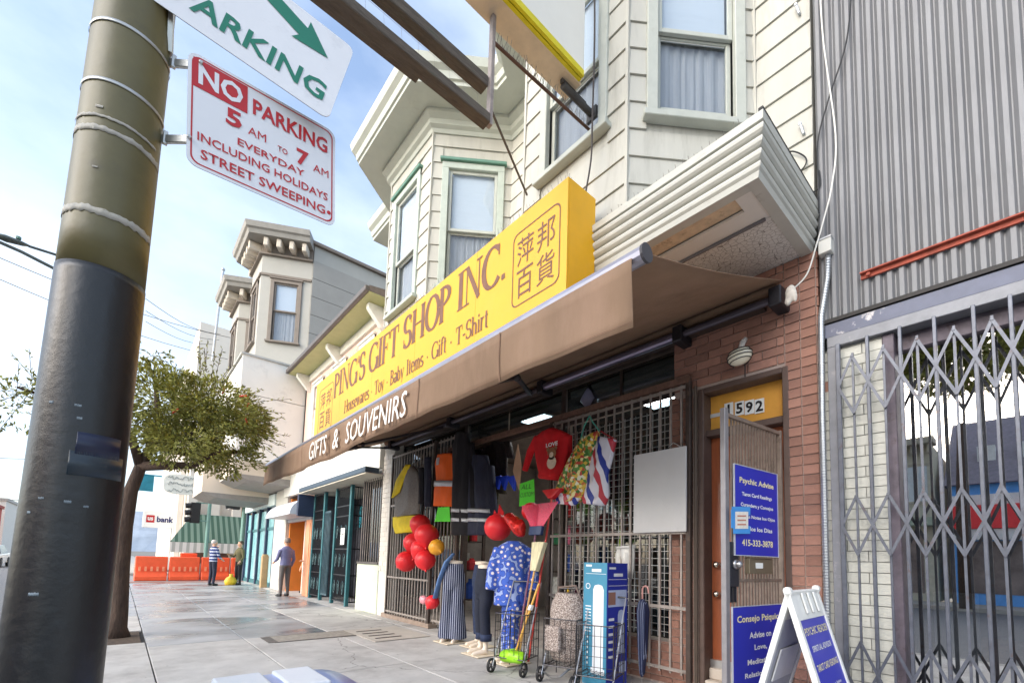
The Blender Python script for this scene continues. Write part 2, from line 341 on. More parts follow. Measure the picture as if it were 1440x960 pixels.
g = MB(); g.box((-.2, 7.98, -.04), (.3, 9.12, -.012)); g.build('tree_pit_soil', M('pit soil', (84, 70, 58), .95, var=.4, scale=20, bump=.6, bscale=60), walk)
# utility covers set in the paving
covm = M('cover iron', (112, 106, 100), .6, .3, var=.25, scale=12, bump=.25, bscale=80)
for n, (a, b, lab) in enumerate([((1.68, 7.0), (2.95, 7.5), 'long rectangular utility cover with worn speckled lid in the sidewalk')]):
    t = T('utility_cover', lab, 'cover', (a[0], a[1], 0))
    g = MB(); g.box((a[0], a[1], .004), (b[0], b[1], .010)); g.build('lid', M('lid concrete', (158, 150, 138), .8, var=.3, scale=18, dirt=(96, 90, 82), dscale=9), t)
    g = MB()
    for (p, q) in (((a[0] - .05, a[1] - .03), (b[0] + .05, a[1])), ((a[0] - .05, b[1]), (b[0] + .05, b[1] + .03)), ((a[0] - .12, a[1]), (a[0], b[1])), ((b[0], a[1]), (b[0] + .06, b[1]))): g.box((*p, .004), (*q, .009))
    g.build('rim', covm, t)
t = T('cellar_hatch', 'pale sidewalk panel with four short slots in front of the shop grille', 'hatch', (3.0, 6.5, 0))
g = MB(); g.box((2.72, 6.3, .004), (3.58, 7.5, .012)); g.build('panel', M('hatch concrete', (188, 180, 168), .8, var=.1, scale=5), t)
for k in range(4):
    g = MB(); g.box((2.82, 6.5 + k * .24, .013), (3.22, 6.545 + k * .24, .017)); g.build('slot', M('slot dark', (70, 62, 56), .8), t)
# ================================================================== the green two-storey building with the shop
FX = 4.0
cream = M('siding paint', (184, 183, 174), .62, var=.07, scale=2.5, bump=.12, bscale=14, rnd=.025, dirt=(146, 144, 134), dscale=2.6, dlo=.5, dhi=.8, stretch=(1.6, 1.6, .22))
trimw = M('trim paint', (178, 182, 174), .5, var=.07, scale=8, dirt=(150, 150, 138), dscale=6, dlo=.6, dhi=.85)
trimp = M('pale green trim', (174, 184, 174), .5, var=.1, scale=8)
trimg = M('green trim paint', (92, 132, 116), .5, var=.12, scale=8)
cornm = M('cornice paint', (184, 188, 178), .55, var=.05, scale=5, dirt=(160, 160, 150), dscale=3, dlo=.6, dhi=.9)
curtm = M('curtain cloth', (196, 190, 184), .9, var=.08, scale=7, stretch=(1, 6, .4))
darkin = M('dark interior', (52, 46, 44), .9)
paneg = MG('window glass', alpha=.05)
blindm = M('roller blind', (240, 240, 238), .8, var=.03, scale=3, stretch=(1, 1, 8))
B = T('gift_shop_building', 'cream green two-storey building with two bay windows above the gift shop', 'building', (4.6, 5.0, 0))
def nrm(r): return V((r.y, -r.x, 0))
def siding(parent, O, r, W, z0, z1, ex, mat, holes=(), zoff=0.0):
    O = V(O); r = V(r); n = nrm(r); z = math.floor((z0 - zoff) / ex) * ex + zoff
    while z < z1 - .01:
        a, b = max(z, z0), min(z + ex, z1)
        cuts = [(0, W)]
        for (s0, s1, h0, h1) in holes:
            if h0 < b - .02 and h1 > a + .02:
                nc = []
                for c in cuts:
                    if s1 <= c[0] or s0 >= c[1]: nc.append(c)
                    else:
                        if s0 - c[0] > .02: nc.append((c[0], s0))
                        if c[1] - s1 > .02: nc.append((s1, c[1]))
                cuts = nc
        for (p, q) in cuts:
            mb = MB(); e = random.uniform(.0, .004)
            pts = []
            for s_ in (p, q): pts += [O + r * s_ + UP * (a + .004) + n * .0, O + r * s_ + UP * (a + .004) + n * (.020 + e), O + r * s_ + UP * b + n * .006, O + r * s_ + UP * b]
            mb.add(pts, [(3, 2, 1, 0), (4, 5, 6, 7), (0, 1, 5, 4), (1, 2, 6, 5), (2, 3, 7, 6), (3, 0, 4, 7)])
            mb.build('siding_board', mat, parent)
        z += ex
def window(parent, O, r, s0, s1, z0, z1, zm, frame_m, sash_m, sill=True, opened=0.0, cas=.10, curtain=True, lab=None, name='window', headm=None):
    """double-hung window; (s0,s1,z0,z1) outer edge of the casing, zm the meeting rail"""
    O = V(O); r = V(r); n = nrm(r); mb = MB()
    def fb(m_, a, b): m_.fbox(O, r, UP, a, b)
    fb(mb, (s0, z0, -.02), (s0 + cas, z1, .045)); fb(mb, (s1 - cas, z0, -.02), (s1, z1, .045)); fb(mb, (s0, z1 - cas, -.02), (s1, z1, .048))
    wn = mb.build(name, frame_m, parent, bevel=.006)
    if lab: wn['label'] = lab
    hm = MB(); fb(hm, (s0 - .03, z1 + .001, 0), (s1 + .03, z1 + .05, .085)); hm.build('head', headm or frame_m, wn, bevel=.006)
    if sill:
        sm = MB(); fb(sm, (s0 - .04, z0 - .06, 0), (s1 + .04, z0 - .001, .10)); sm.build('sill', frame_m, wn, bevel=.006)
    a0, a1 = s0 + cas + .004, s1 - cas - .004
    for up in (1, 0):
        lo, hi = (zm, z1 - cas - .004) if up else (z0 + .004 + opened, zm + .03); d0 = -.035 if up else -.075; k = .045
        mb = MB(); fb(mb, (a0, lo, d0), (a0 + k, hi, d0 + .035)); fb(mb, (a1 - k, lo, d0), (a1, hi, d0 + .035)); fb(mb, (a0 + k, hi - k, d0), (a1 - k, hi, d0 + .035)); fb(mb, (a0 + k, lo, d0), (a1 - k, lo + k, d0 + .035))
        mb.build('sash', sash_m, wn, bevel=.004)
        mb = MB(); fb(mb, (a0 + k, lo + k, d0 + .012), (a1 - k, hi - k, d0 + .018)); mb.build('pane', paneg, wn)
    if curtain:
        mb = MB(); c = 26; rows = []
        for q in range(c + 1):
            s_ = a0 + (a1 - a0) * q / c; dd = -.11 + .010 * math.sin(q * 1.9 + 2 * math.sin(q * .37 + s0 * 9)) + .012 * pnoise(V((q * .5, s0 * 7, 0)))
            rows.append([O + r * s_ + UP * z_ + n * dd for z_ in (z0 + .02 + opened * 1.6, z1 - cas)])
        mb.loft(rows, cap=False, closed=False); mb.build('curtain', curtm, wn)
        mb = MB(); fb(mb, (a0 + .05, zm - .02, -.062), (a1 - .05, z1 - cas - .02, -.056)); mb.build('blind', blindm, wn)
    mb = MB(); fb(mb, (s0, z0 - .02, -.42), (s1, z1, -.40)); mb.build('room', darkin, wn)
    return wn
# outline of the front: near bay A1 B1 C1 D1, far bay A2 B2 C2 D2
DEP, KK, FW = .95, .74, 1.40
def bay_pts(y0, X=FX, dep=DEP, k=KK, fw=FW): return [V((X, y0, 0)), V((X - dep, y0 + k, 0)), V((X - dep, y0 + k + fw, 0)), V((X, y0 + 2 * k + fw, 0))]
N1 = bay_pts(1.57); N2 = bay_pts(5.18)
ZB, ZT = 4.12, 7.62                                  # bottom of the upper floor, top of the wall below the cornice
REND, LEND = V((FX, 1.11, 0)), V((FX, 9.25, 0))
def seg_face(p_right, p_left):
    O = V((p_left.x, p_left.y, 0)); d = p_right - p_left; d.z = 0; W = d.length; return O, d.normalized(), W
faces = {}
seq = [REND] + N1 + N2 + [LEND]
names = ['strip', 'n_ang', 'n_front', 'n_far', 'between', 'f_ang', 'f_front', 'f_far', 'end']
for i, nm in enumerate(names): faces[nm] = seg_face(seq[i], seq[i + 1])
def onface(px, py, nm):
    O, r, W = faces[nm]; p = onP(px, py, O, nrm(r)); return (p - O).dot(r), p.z
wins = {}
a = onface(908, 165, 'n_ang'); b = onface(1047, 181, 'n_ang'); c = onface(975, 50, 'n_ang'); zs = (a[1] + b[1]) / 2
wins['n_ang'] = (a[0], b[0], zs, zs + 2 * (c[1] - zs) + .1, c[1], .12)
a = onface(761, 255, 'n_front'); b = onface(856, 181, 'n_front'); c = onface(842, 84, 'n_front')
wins['n_front'] = (max(a[0], .1), b[0], (a[1] + b[1]) / 2, zs + 2 * (c[1] - zs) + .1, c[1], 0)
a = onface(623, 229, 'f_ang'); b = onface(710, 238, 'f_ang'); c = onface(640, 325, 'f_ang')
zt = (a[1] + b[1]) / 2; zlow = wins['n_ang'][2]
wins['f_ang'] = (a[0], b[0], zlow, zt, c[1], 0)
a = onface(557, 285, 'f_front'); b = onface(594.8, 240, 'f_front'); c = onface(577, 354, 'f_front')
wins['f_front'] = (max(a[0], .08), b[0], zlow, (a[1] + b[1]) / 2, c[1], 0)
for k in ('n_ang', 'n_front'):
    q = list(wins[k]); q[3] = min(q[3], ZT - .35); wins[k] = tuple(q)
print('WINS', {k: [round(x, 2) for x in q] for k, q in wins.items()})
for nm in names:
    O, r, W = faces[nm]; hol = []
    mb = MB()
    if nm in wins:
        s0, s1, z0, z1, zm, op = wins[nm]; hol = [(s0, s1, z0 - .06, z1 + .05)]
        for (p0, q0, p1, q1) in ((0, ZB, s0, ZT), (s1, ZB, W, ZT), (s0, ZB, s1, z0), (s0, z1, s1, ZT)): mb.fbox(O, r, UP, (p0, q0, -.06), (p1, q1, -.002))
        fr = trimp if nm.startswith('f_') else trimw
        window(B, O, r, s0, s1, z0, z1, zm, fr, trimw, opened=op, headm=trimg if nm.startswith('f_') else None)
    else: mb.fbox(O, r, UP, (0, ZB, -.06), (W, ZT, -.002))
    mb.build('wall', cream, B)
    siding(B, O, r, W, ZB, ZT, .262, cream, hol, zoff=.06)
    if nm in ('n_ang', 'n_front', 'f_ang', 'f_front', 'strip'):   # corner boards
        mb = MB(); c = .012; mb.bar(O + UP * ZB + nrm(r) * .014, O + UP * ZT + nrm(r) * .014, .03, .03); mb.build('corner_board', cream, B)
# cornice following the whole front
def offset_line(pts, d, ends=True):
    out = []
    for i, p in enumerate(pts):
        if 0 < i < len(pts) - 1:
            d0 = (p - pts[i - 1]).normalized(); d1 = (pts[i + 1] - p).normalized(); n0 = V((-d0.y, d0.x, 0)); n1 = V((-d1.y, d1.x, 0))
            b = (n0 + n1).normalized(); out.append(p + b * (d / max(b.dot(n0), .3)))
        else:
            dd = (pts[1] - pts[0]).normalized() if i == 0 else (p - pts[i - 1]).normalized(); out.append(p + V((-dd.y, dd.x, 0)) * d)
    return out
def sweep(mb, pts, prof):
    """run a moulding profile [(offset, z)...] along a polyline in plan"""
    rows = [[q + UP * z for q in offset_line(pts, d)] for d, z in prof]
    rings = [[rows[j][i] for j in range(len(prof))] for i in range(len(pts))]
    return mb.loft(rings)
line = seq
corn = MB(); sweep(corn, line, [(-.05, ZT - .02), (.03, ZT - .02), (.05, ZT + .03), (.10, ZT + .06), (.10, ZT + .14), (.17, ZT + .19), (.17, ZT + .24), (-.05, ZT + .24)]); corn.build('frieze_moulding', cornm, B)
corn = MB(); sweep(corn, line, [(-.05, ZT + .243), (.52, ZT + .243), (.52, ZT + .30), (.55, ZT + .31), (.57, ZT + .40), (.63, ZT + .45), (.66, ZT + .56), (-.05, ZT + .62)]); corn.build('cornice', cornm, B)
mb = MB(); mb.box((4.1, 1.12, ZT + .3), (15, 9.24, ZT + .5)); mb.build('roof', M('roof tar', (110, 108, 106), .9), B)
mb = MB(); mb.box((4.02, 9.10, 0), (15, 9.24, ZT + .3)); mb.build('side_wall', cream, B)
mb = MB(); mb.box((4.25, 1.12, 0.0), (15, 1.25, ZT + .3)); mb.build('side_wall', cream, B)
# ------------------------------------------------------------------ fluted hood over the shop front
ZH0, ZH1, XH = 3.77, 4.16, 2.93
hoodw = M('hood metal paint', (192, 192, 184), .5, var=.06, scale=6, dirt=(132, 124, 112), dscale=7, dlo=.6, dhi=.8, stretch=(1, .5, 3))
hl = [V((4.0, 1.14, 0)), V((XH, 1.14, 0)), V((XH, 8.95, 0))]
hl = hl                                               # plan line from the wall round the corner and along the street
nfl = 4; fh = (ZH1 - ZH0 - .09) / nfl
for k in range(nfl):
    prof = [(-.06, ZH0 + .03 + k * fh)]
    for q in range(7):
        t_ = math.pi * q / 6; prof.append((-.012 + .038 * math.sin(t_) + .012 * k, ZH0 + .03 + k * fh + fh * (1 - math.cos(t_)) / 2 * .94))
    prof.append((-.06, ZH0 + .03 + k * fh + fh * .94))
    mb = MB(); sweep(mb, hl, prof); mb.build('flute', hoodw, B, smooth=False)
mb = MB(); sweep(mb, hl, [(-.08, ZH0 - .012), (.0, ZH0 - .012), (.012, ZH0 + .026), (-.08, ZH0 + .026)]); mb.build('hood_lip', hoodw, B)
mb = MB(); sweep(mb, hl, [(-.1, ZH1 - .055), (.055, ZH1 - .055), (.06, ZH1), (-.1, ZH1 + .01)]); mb.build('hood_cap', hoodw, B)
mb = MB(); mb.bar((3.98, 1.10, ZH1 + .02), (XH - .05, 1.10, ZH1 + .02), .03, .03); mb.build('hood_flashing', M('tar black', (40, 38, 38), .7), B)
mb = MB(); mb.box((XH + .06, 1.2, ZH1 - .05), (4.0, 8.9, ZH1 - .02)); mb.build('hood_top', hoodw, B)
soff = M('soffit plaster', (224, 222, 216), .8, var=.05, scale=3, dirt=(150, 146, 138), dscale=2)
def crackle(m):
    N, L = tree_nodes(m); b = N['Principled BSDF']; tc = N.new('ShaderNodeTexCoord'); v = N.new('ShaderNodeTexVoronoi'); v.feature = 'DISTANCE_TO_EDGE'; v.inputs['Scale'].default_value = 26
    L.new(tc.outputs['Object'], v.inputs['Vector']); r = N.new('ShaderNodeMapRange'); r.inputs['From Max'].default_value = .035
    L.new(v.outputs['Distance'], r.inputs['Value']); old = b.inputs['Base Color'].links[0].from_socket
    mx = N.new('ShaderNodeMix'); mx.data_type = 'RGBA'; mx.inputs[6].default_value = (*lin((120, 114, 106)), 1); L.new(r.outputs['Result'], mx.inputs['Factor']); L.new(old, mx.inputs[7]); L.new(mx.outputs[2], b.inputs['Base Color'])
    bp = N.new('ShaderNodeBump'); bp.inputs['Strength'].default_value = .6; bp.inputs['Distance'].default_value = .01; L.new(r.outputs['Result'], bp.inputs['Height']); L.new(bp.outputs['Normal'], b.inputs['Normal']); return m
crk = crackle(M('crazed plaster', (222, 221, 217), .8, var=.06, scale=5))
p0 = onZ(1030, 281, ZH0); p1 = onZ(1047, 298, ZH0); xr0, xr1 = p0.x, p1.x; tube0 = onZ(1076, 308, ZH0 - .01); xt = tube0.x
yr = min(p0.y, p1.y)
mb = MB(); mb.box((XH + .05, 1.2, ZH0), (xr0, 8.9, ZH0 + .02)); mb.box((xr1, 1.2, ZH0), (xt, 8.9, ZH0 + .02)); mb.box((xr0, 1.2, ZH0), (xr1, yr, ZH0 + .02)); mb.build('soffit', soff, B)
mb = MB(); mb.box((xr0, yr, ZH0 + .03), (xr1, 8.9, ZH0 + .04)); mb.build('soffit_recess', M('bare wood', (212, 192, 164), .85, var=.18, scale=12, dirt=(112, 90, 70), dscale=9), B)
mb = MB(); mb.box((xt, 1.2, ZH0 + .002), (FX, 8.9, ZH0 + .022)); mb.build('soffit_panel', crk, B)
mb = MB(); mb.tube([(xt, tube0.y, ZH0 - .014), (xt, 4.2, ZH0 - .014)], .013); mb.build('soffit_conduit', M('grey conduit', (120, 120, 124), .45, .5), B)
# bird spikes on the hood and on the sill line
spk = M('spike wire', (120, 116, 110), .5, .5)
mb = MB(); y = 1.2
while y < 8.8:
    for dx in (-.02, .0, .02):
        mb.bar((XH + .02, y, ZH1), (XH + .02 + dx * 1.6, y + random.uniform(-.015, .015), ZH1 + random.uniform(.06, .1)), .0025)
    y += .055
mb.build('hood_bird_spikes', spk, B)
# ================================================================== ground floor: brick, door, grille
brick_m = M('brick', (158, 116, 100), .8, var=.2, scale=9, bump=.25, bscale=70, rnd=.2, dirt=(172, 142, 130), dscale=4, dlo=.55, dhi=.85)
mort = M('mortar', (176, 158, 148), .9, var=.12, scale=20)
BH, BL = .0805, .245
brick_cache = {}
def bricks(parent, mat, O, r, W, z0, z1, bh=BH, bl=BL, gap=.009, proud=.012, shift=0.0, name='brick', stack=False):
    O = V(O); r = V(r); n = nrm(r); row = int(round(z0 / bh)); cnt = 0
    z = row * bh
    while z < z1 - .01:
        a = max(z, z0); b = min(z + bh, z1); s = -(bl / 2 if row % 2 and not stack else 0) + shift
        while s < W:
            p, q = max(s, 0), min(s + bl, W)
            if q - p > .02:
                L_x, H_x = round(q - p - gap, 3), round(b - a - gap, 3); key = (L_x, H_x, round(r.x, 3), round(r.y, 3), mat.name)
                if key not in brick_cache:
                    m_ = MB(); m_.fbox((0, 0, 0), r, UP, (0, 0, 0), (L_x, H_x, proud)); o = m_.build(name, mat, parent, origin=(0, 0, 0)); me = o.data
                    # part meshes are stored relative to the parent: rebuild at the local origin
                    for v in me.vertices: v.co += V(parent['_o'])
                    md = o.modifiers.new('bevel', 'BEVEL'); md.width = .003; md.segments = 1
                    brick_cache[key] = me
                else:
                    o = bpy.data.objects.new(name, brick_cache[key]); COL.objects.link(o); o.parent = parent
                o.location = O + r * (p + gap / 2) + UP * (a + gap / 2) + n * random.uniform(-.002, .003) - V(parent['_o']); cnt += 1
            s += bl
        row += 1; z += bh
    return cnt
YD0, YD1 = 1.385, 2.085                              # door opening
ZTR0, ZTR1 = 2.47, 2.82                              # transom
mb = MB()
mb.box((4.002, 1.12, 0), (4.22, 1.36, 3.77)); mb.box((4.002, 1.36, 2.86), (4.22, 2.40, 3.77)); mb.box((4.002, 2.13, 0), (4.10, 2.20, 2.86))
mb.build('mortar_wall', mort, B)
nb = bricks(B, brick_m, (4.002, 1.36, 0), RF, .24, .0, 3.77, bl=.12, stack=True)
nb += bricks(B, brick_m, (4.002, 2.40, 0), RF, 1.04, 2.86, 3.77)
nb += bricks(B, brick_m, (4.0, 1.119, 0), RX, .12, 0.3, 3.77, bl=.12)
# low wall and pier behind the grille
mb = MB(); mb.box((4.102, 2.2, 0), (4.16, 4.1, .42)); mb.box((4.102, 2.2, .42), (4.16, 2.52, 2.9)); mb.build('mortar_wall', mort, B)
nb += bricks(B, brick_m, (4.102, 3.7, 0), RF, 1.5, .02, .42)
nb += bricks(B, brick_m, (4.102, 2.52, 0), RF, .32, .42, 2.9)
print('BRICKS', nb)
frm = M('brown door frame', (92, 74, 66), .6, var=.15, scale=9, dirt=(58, 48, 44), dscale=7)
mb = MB()
for (a, b) in (((3.985, YD0 - .05, .12), (4.2, YD0, ZTR1 + .05)), ((3.985, YD1, .12), (4.2, YD1 + .06, ZTR1 + .05)), ((3.985, YD0, ZTR1), (4.2, YD1, ZTR1 + .05)), ((4.04, YD0, ZTR0 - .06), (4.2, YD1, ZTR0))): mb.box(a, b)
mb.build('door_frame', frm, B, bevel=.006)
mb = MB(); mb.tube([(3.96, 2.15, .1), (3.96, 2.15, 2.9)], .016, 6); mb.build('jamb_conduit', M('dark conduit', (84, 72, 62), .6, .2), B)
trans = T('transom_panel', 'ochre transom panel with the house number above the brown door', 'panel', (4.15, 1.73, ZTR0))
mb = MB(); mb.box((4.13, YD0 + .002, ZTR0 + .002), (4.16, YD1 - .002, ZTR1 - .002)); mb.build('board', M('ochre panel', (226, 164, 70), .45, var=.12, scale=4), trans)
whitep = M('white plastic', (236, 236, 232), .4, var=.03); blackp = M('black print', (26, 24, 26), .5)
for ch, px in zip('1592', (1025, 1040, 1054, 1068)):
    c = onX(px, 574 - (px - 1040) * .12, 4.125)
    mb = MB(); mb.fbox(c, RF, UP, (-.042, -.065, 0), (.042, .065, .004)); nt_ = mb.build('number_tile', whitep, trans)
    text(nt_, ch, c + V((-.004, 0, 0)), RF, UP, .10, blackp, bold=.03)
c = onX(1009, 583, 4.125); mb = MB(); mb.fbox(c, RF, UP, (-.07, -.018, 0), (.07, .018, .003)); mb.build('small_sticker', M('sticker silver', (206, 204, 200), .4), trans)
# wooden door with panels
dw = M('door wood', (152, 82, 48), .42, var=.25, scale=5, stretch=(4, 4, .5), bump=.08, bscale=30, coat=.15)
door = T('front_door', 'reddish brown panelled wooden door with two brass knobs', 'door', (4.16, 1.73, .3))
mb = MB(); mb.box((4.135, YD0 + .004, .33), (4.175, YD1 - .004, ZTR0 - .065)); mb.build('leaf', dw, door)
for (z0, z1) in ((.42, 1.12), (1.22, 1.92), (2.02, 2.34)):
    for (y0, y1) in ((YD0 + .09, YD0 + .31), (YD0 + .39, YD0 + .61)):
        mb = MB()
        for (p, q) in (((y0, z0), (y1, z0 + .025)), ((y0, z1 - .025), (y1, z1)), ((y0, z0 + .025), (y0 + .025, z1 - .025)), ((y1 - .025, z0 + .025), (y1, z1 - .025))): mb.box((4.118, *p), (4.134, *q))
        mb.box((4.126, y0 + .05, z0 + .05), (4.134, y1 - .05, z1 - .05)); mb.build('raised_panel', dw, door, bevel=.008)
brass = M('polished nickel', (206, 198, 184), .22, 1.0)
for z in (1.20, .93):
    mb = MB(); mb.tube([(4.135, YD1 - .07, z), (4.11, YD1 - .07, z)], .026, 10); mb.ell((4.085, YD1 - .07, z), (.03, .032, .032)); mb.build('knob', brass, door, smooth=True)
mb = MB(); mb.box((4.10, YD0, .26), (4.2, YD1, .33)); mb.build('kick_plate', M('steel sill', (190, 188, 186), .35, .8), door)
mb = MB(); mb.box((3.985, YD0, 0.006), (4.3, YD1, .16)); mb.build('door_step', M('step concrete', (196, 184, 170), .8, var=.12, scale=6), B, bevel=.01)
mb = MB(); mb.box((4.06, YD0 + .002, .16), (4.3, YD1 - .002, .26)); mb.build('door_step', M('step concrete'), B) if False else mb.build('door_step', MATS['step concrete'], B, bevel=.01)
# oval cage lamp above the door
lc = onX(1040, 501, 3.86); lamp = T('bulkhead_lamp', 'oval white caged lamp on the brick wall above the door', 'lamp', (3.98, lc.y, lc.z))
iron = M('black iron', (38, 36, 36), .55, .4, var=.25)
rt = Matrix.Rotation(R_(-8), 3, 'X')
mb = MB(); mb.ell(lc, (.075, .105, .075), 18, 12, rt); mb.build('globe', M('milk glass', (238, 232, 210), .25, var=.03), lamp, smooth=True)
for k in (-.045, -.015, .015, .045):
    rr = math.sqrt(max(0, 1 - (k / .08) ** 2)); pts = [lc + rt @ V((.08 * rr * math.cos(a_), .11 * rr * math.sin(a_), k)) for a_ in [2 * math.pi * i / 20 for i in range(21)]]
    mb = MB(); mb.tube(pts, .004, 5, cap=False); mb.build('cage_ring', iron, lamp)
mb = MB(); mb.tube([lc + V((.075, 0, 0)), (4.0, lc.y, lc.z)], .03, 8); mb.tube([lc + V((.06, -.02, -.05)), lc + V((.06, -.02, -.17))], .005, 6); mb.build('mount', iron, lamp)
mb = MB(); mb.tube([lc + V((.02, 0, .07)), lc + V((.05, -.005, .14)), lc + V((.1, -.01, .19))], [.022, .026, .02], 8); mb.build('socket', M('chipped white', (206, 200, 192), .6, var=.3, scale=40, dirt=(70, 62, 58), dscale=30), lamp, smooth=True)
# ------------------------------------------------------------------ shop front: posts, transoms, recess, interior
postm = M('dark brown steel', (74, 62, 56), .55, .25, var=.2, scale=10, dirt=(112, 92, 78), dscale=9)
glassd = MG('shop glass', (150, 160, 165), .04, .10)
mb = MB()
for y in (2.26, 4.14, 6.45, 8.8): mb.box((4.17, y - .04, .0), (4.27, y + .04, 3.45))
mb.box((4.17, 2.3, 2.98), (4.27, 8.76, 3.06)); mb.box((4.17, 2.22, 3.45), (4.3, 8.84, 3.78)); mb.build('shopfront_frame', postm, B, bevel=.006)
for (a, b) in ((2.31, 3.2), (3.24, 4.09), (4.19, 5.3), (5.34, 6.4), (6.5, 7.6), (7.64, 8.75)):
    mb = MB(); mb.box((4.2, a, 3.065), (4.21, b, 3.445)); mb.build('transom_pane', glassd, B)
    if b not in (4.09, 5.3, 6.4): mb = MB(); mb.box((4.2, b, 3.065), (4.23, b + .04, 3.445)); mb.build('transom_mullion', postm, B)
for (a, b) in ((2.54, 4.09), (6.5, 8.75)):
    mb = MB(); mb.box((4.30, a, .42), (4.31, b, 2.975)); mb.build('display_pane', glassd, B)
inn = M('shop interior', (170, 160, 152), .9, var=.3, scale=2)
mb = MB(); mb.box((8.0, 2.0, 0), (8.1, 9.1, 3.7)); mb.box((4.35, 2.5, -.01), (8, 9.1, .02)); mb.box((4.35, 1.3, 3.66), (8, 9.1, 3.7)); mb.box((4.35, 2.42, 0), (8, 2.5, 3.6)); mb.box((4.35, 8.95, 0), (8, 9.05, 3.6)); mb.build('shop_room', inn, B)
# fluorescent fittings glimpsed through the transoms
for k, (y, x) in enumerate(((5.6, 5.0), (4.6, 5.2), (3.6, 5.6))):
    t = T('ceiling_light', ['lit ceiling panel seen through the transom behind the red hoodie', 'lit ceiling panel seen through the middle transom of the shop', 'lit ceiling panel seen through the transom left of the oval lamp'][k], 'light', (x, y, 3.5), 'ceiling lights inside the shop')
    mb = MB(); mb.box((x - .1, y - .3, 3.56), (x + .3, y + .3, 3.6)); mb.build('fitting', whitep, t)
    mb = MB(); mb.box((x - .08, y - .28, 3.545), (x + .28, y + .28, 3.558)); mb.build('diffuser', M('lit diffuser', (240, 246, 244), .5, emit=8), t)
# shelves of goods inside
rng = random.Random(3); cols = [(190, 40, 44), (40, 76, 160), (230, 190, 60), (60, 130, 90), (220, 220, 214), (120, 60, 110), (210, 110, 60), (70, 160, 180), (236, 120, 150), (150, 190, 60)]
gm = [M('goods %d' % i, c, .5, var=.25, scale=20) for i, c in enumerate(cols)]
kinds = ['red', 'dark blue', 'yellow', 'green', 'white', 'purple', 'orange', 'teal', 'pink', 'lime']
for si, (y0, y1, x) in enumerate(((2.6, 4.05, 4.62), (6.6, 8.7, 4.6), (4.25, 6.3, 6.2))):
    rack = T('display_rack', ['wire rack of goods behind the right grille window', 'rack of goods behind the left grille window', 'rack of goods at the back of the dark shop entrance'][si], 'rack', (x, (y0 + y1) / 2, 0))
    for z in (.5, 1.0, 1.5, 2.0, 2.5): mb = MB(); mb.box((x - .15, y0, z - .02), (x + .15, y1, z)); mb.build('shelf', postm, rack)
    for y in (y0, y1): mb = MB(); mb.box((x + .1, y - .02, 0), (x + .15, y + .02, 2.9)); mb.build('upright', postm, rack)
    for zi, z in enumerate((.5, 1.0, 1.5, 2.0)):
        y = y0 + .06; q = 0
        while y < y1 - .2:
            w_ = rng.uniform(.12, .24); h_ = rng.uniform(.18, .42); c_ = rng.randrange(10); mb = MB()
            if rng.random() < .5: mb.box((x - .13, y, z + .001), (x + .08, y + w_, z + h_))
            else: mb.tube([(x, y + w_ / 2, z + .001), (x, y + w_ / 2, z + h_ * .7), (x, y + w_ / 2, z + h_ * .85), (x, y + w_ / 2, z + h_)], [w_ / 2.2, w_ / 2.2, w_ / 5, w_ / 5], 10)
            o = mb.build('packaged_item', gm[c_], bevel=.006)
            q += 1
            tag(o, '%s package, %s from the right, %s shelf, %s' % (kinds[c_], ['first', 'second', 'third', 'fourth', 'fifth', 'sixth', 'seventh', 'eighth', 'ninth', 'tenth', 'eleventh', 'twelfth'][min(q, 12) - 1], ['lowest', 'second', 'third', 'top'][zi], ['right grille window', 'left grille window', 'back of shop entrance'][si]), 'package', 'goods on the shop shelves')
            y += w_ + rng.uniform(.02, .1)
# ------------------------------------------------------------------ security grilles
barm = M('grille steel', (160, 150, 142), .5, .2, var=.2, scale=14, dirt=(82, 66, 56), dscale=12)
bar_cache = {}
def grille(name, label, X, y0, y1, z0, z1, step, rails, posts, rad=.009):
    t = T(name, label, 'grille', (X, (y0 + y1) / 2, z0))
    y = y0 + step / 2
    while y < y1:
        if ('b', round(z1 - z0, 2), name) not in bar_cache:
            mb = MB(); mb.box((-rad, -rad, 0), (rad, rad, z1 - z0)); o = mb.build('bar', barm, None, origin=(0, 0, 0)); o.parent = t; bar_cache[('b', round(z1 - z0, 2), name)] = o.data
        else: o = bpy.data.objects.new('bar', bar_cache[('b', round(z1 - z0, 2), name)]); COL.objects.link(o); o.parent = t
        o.location = V((X, y, z0)) - V(t['_o']); y += step
    for z in rails: mb = MB(); mb.box((X - .02, y0, z - .016), (X - .0095, y1, z + .016)); mb.build('rail', barm, t)
    for y in posts: mb = MB(); mb.box((X - .024, y - .025, z0 - .06), (X + .024, y + .025, z1 + .02)); mb.build('post', postm, t, bevel=.004)
    return t
GX = 3.96
grB = grille('window_grille', 'tall steel bar grille over the window beside the brown door', GX, 2.24, 4.10, .16, 2.95, .118, (.2, .78, 1.50, 2.92), (2.22, 4.12))
mb = MB(); mb.box((GX - .03, 2.2, 2.955), (GX + .03, 6.6, 3.02)); mb.build('head_rail', M('rusty rail', (112, 84, 70), .8, var=.3, scale=16, dirt=(64, 52, 46), dscale=10), grB)
grA = grille('folding_grille', 'steel bar grille behind the hanging vests at the left end of the shop', GX, 7.10, 8.72, .08, 3.22, .108, (.14, .80, 2.2, 3.18), (7.06, 8.74))
grC = grille('narrow_grille', 'narrow grille panel between the balloons and the shop entrance', GX + .04, 6.35, 7.0, .08, 3.25, .11, (.14, 2.9, 3.2), (6.32,))
mb = MB(); mb.box((3.93, 7.0, 0.004), (4.1, 8.9, .08)); mb.build('grille_kerb', M('grille kerb paint', (150, 132, 118), .8, var=.2, scale=9), B)
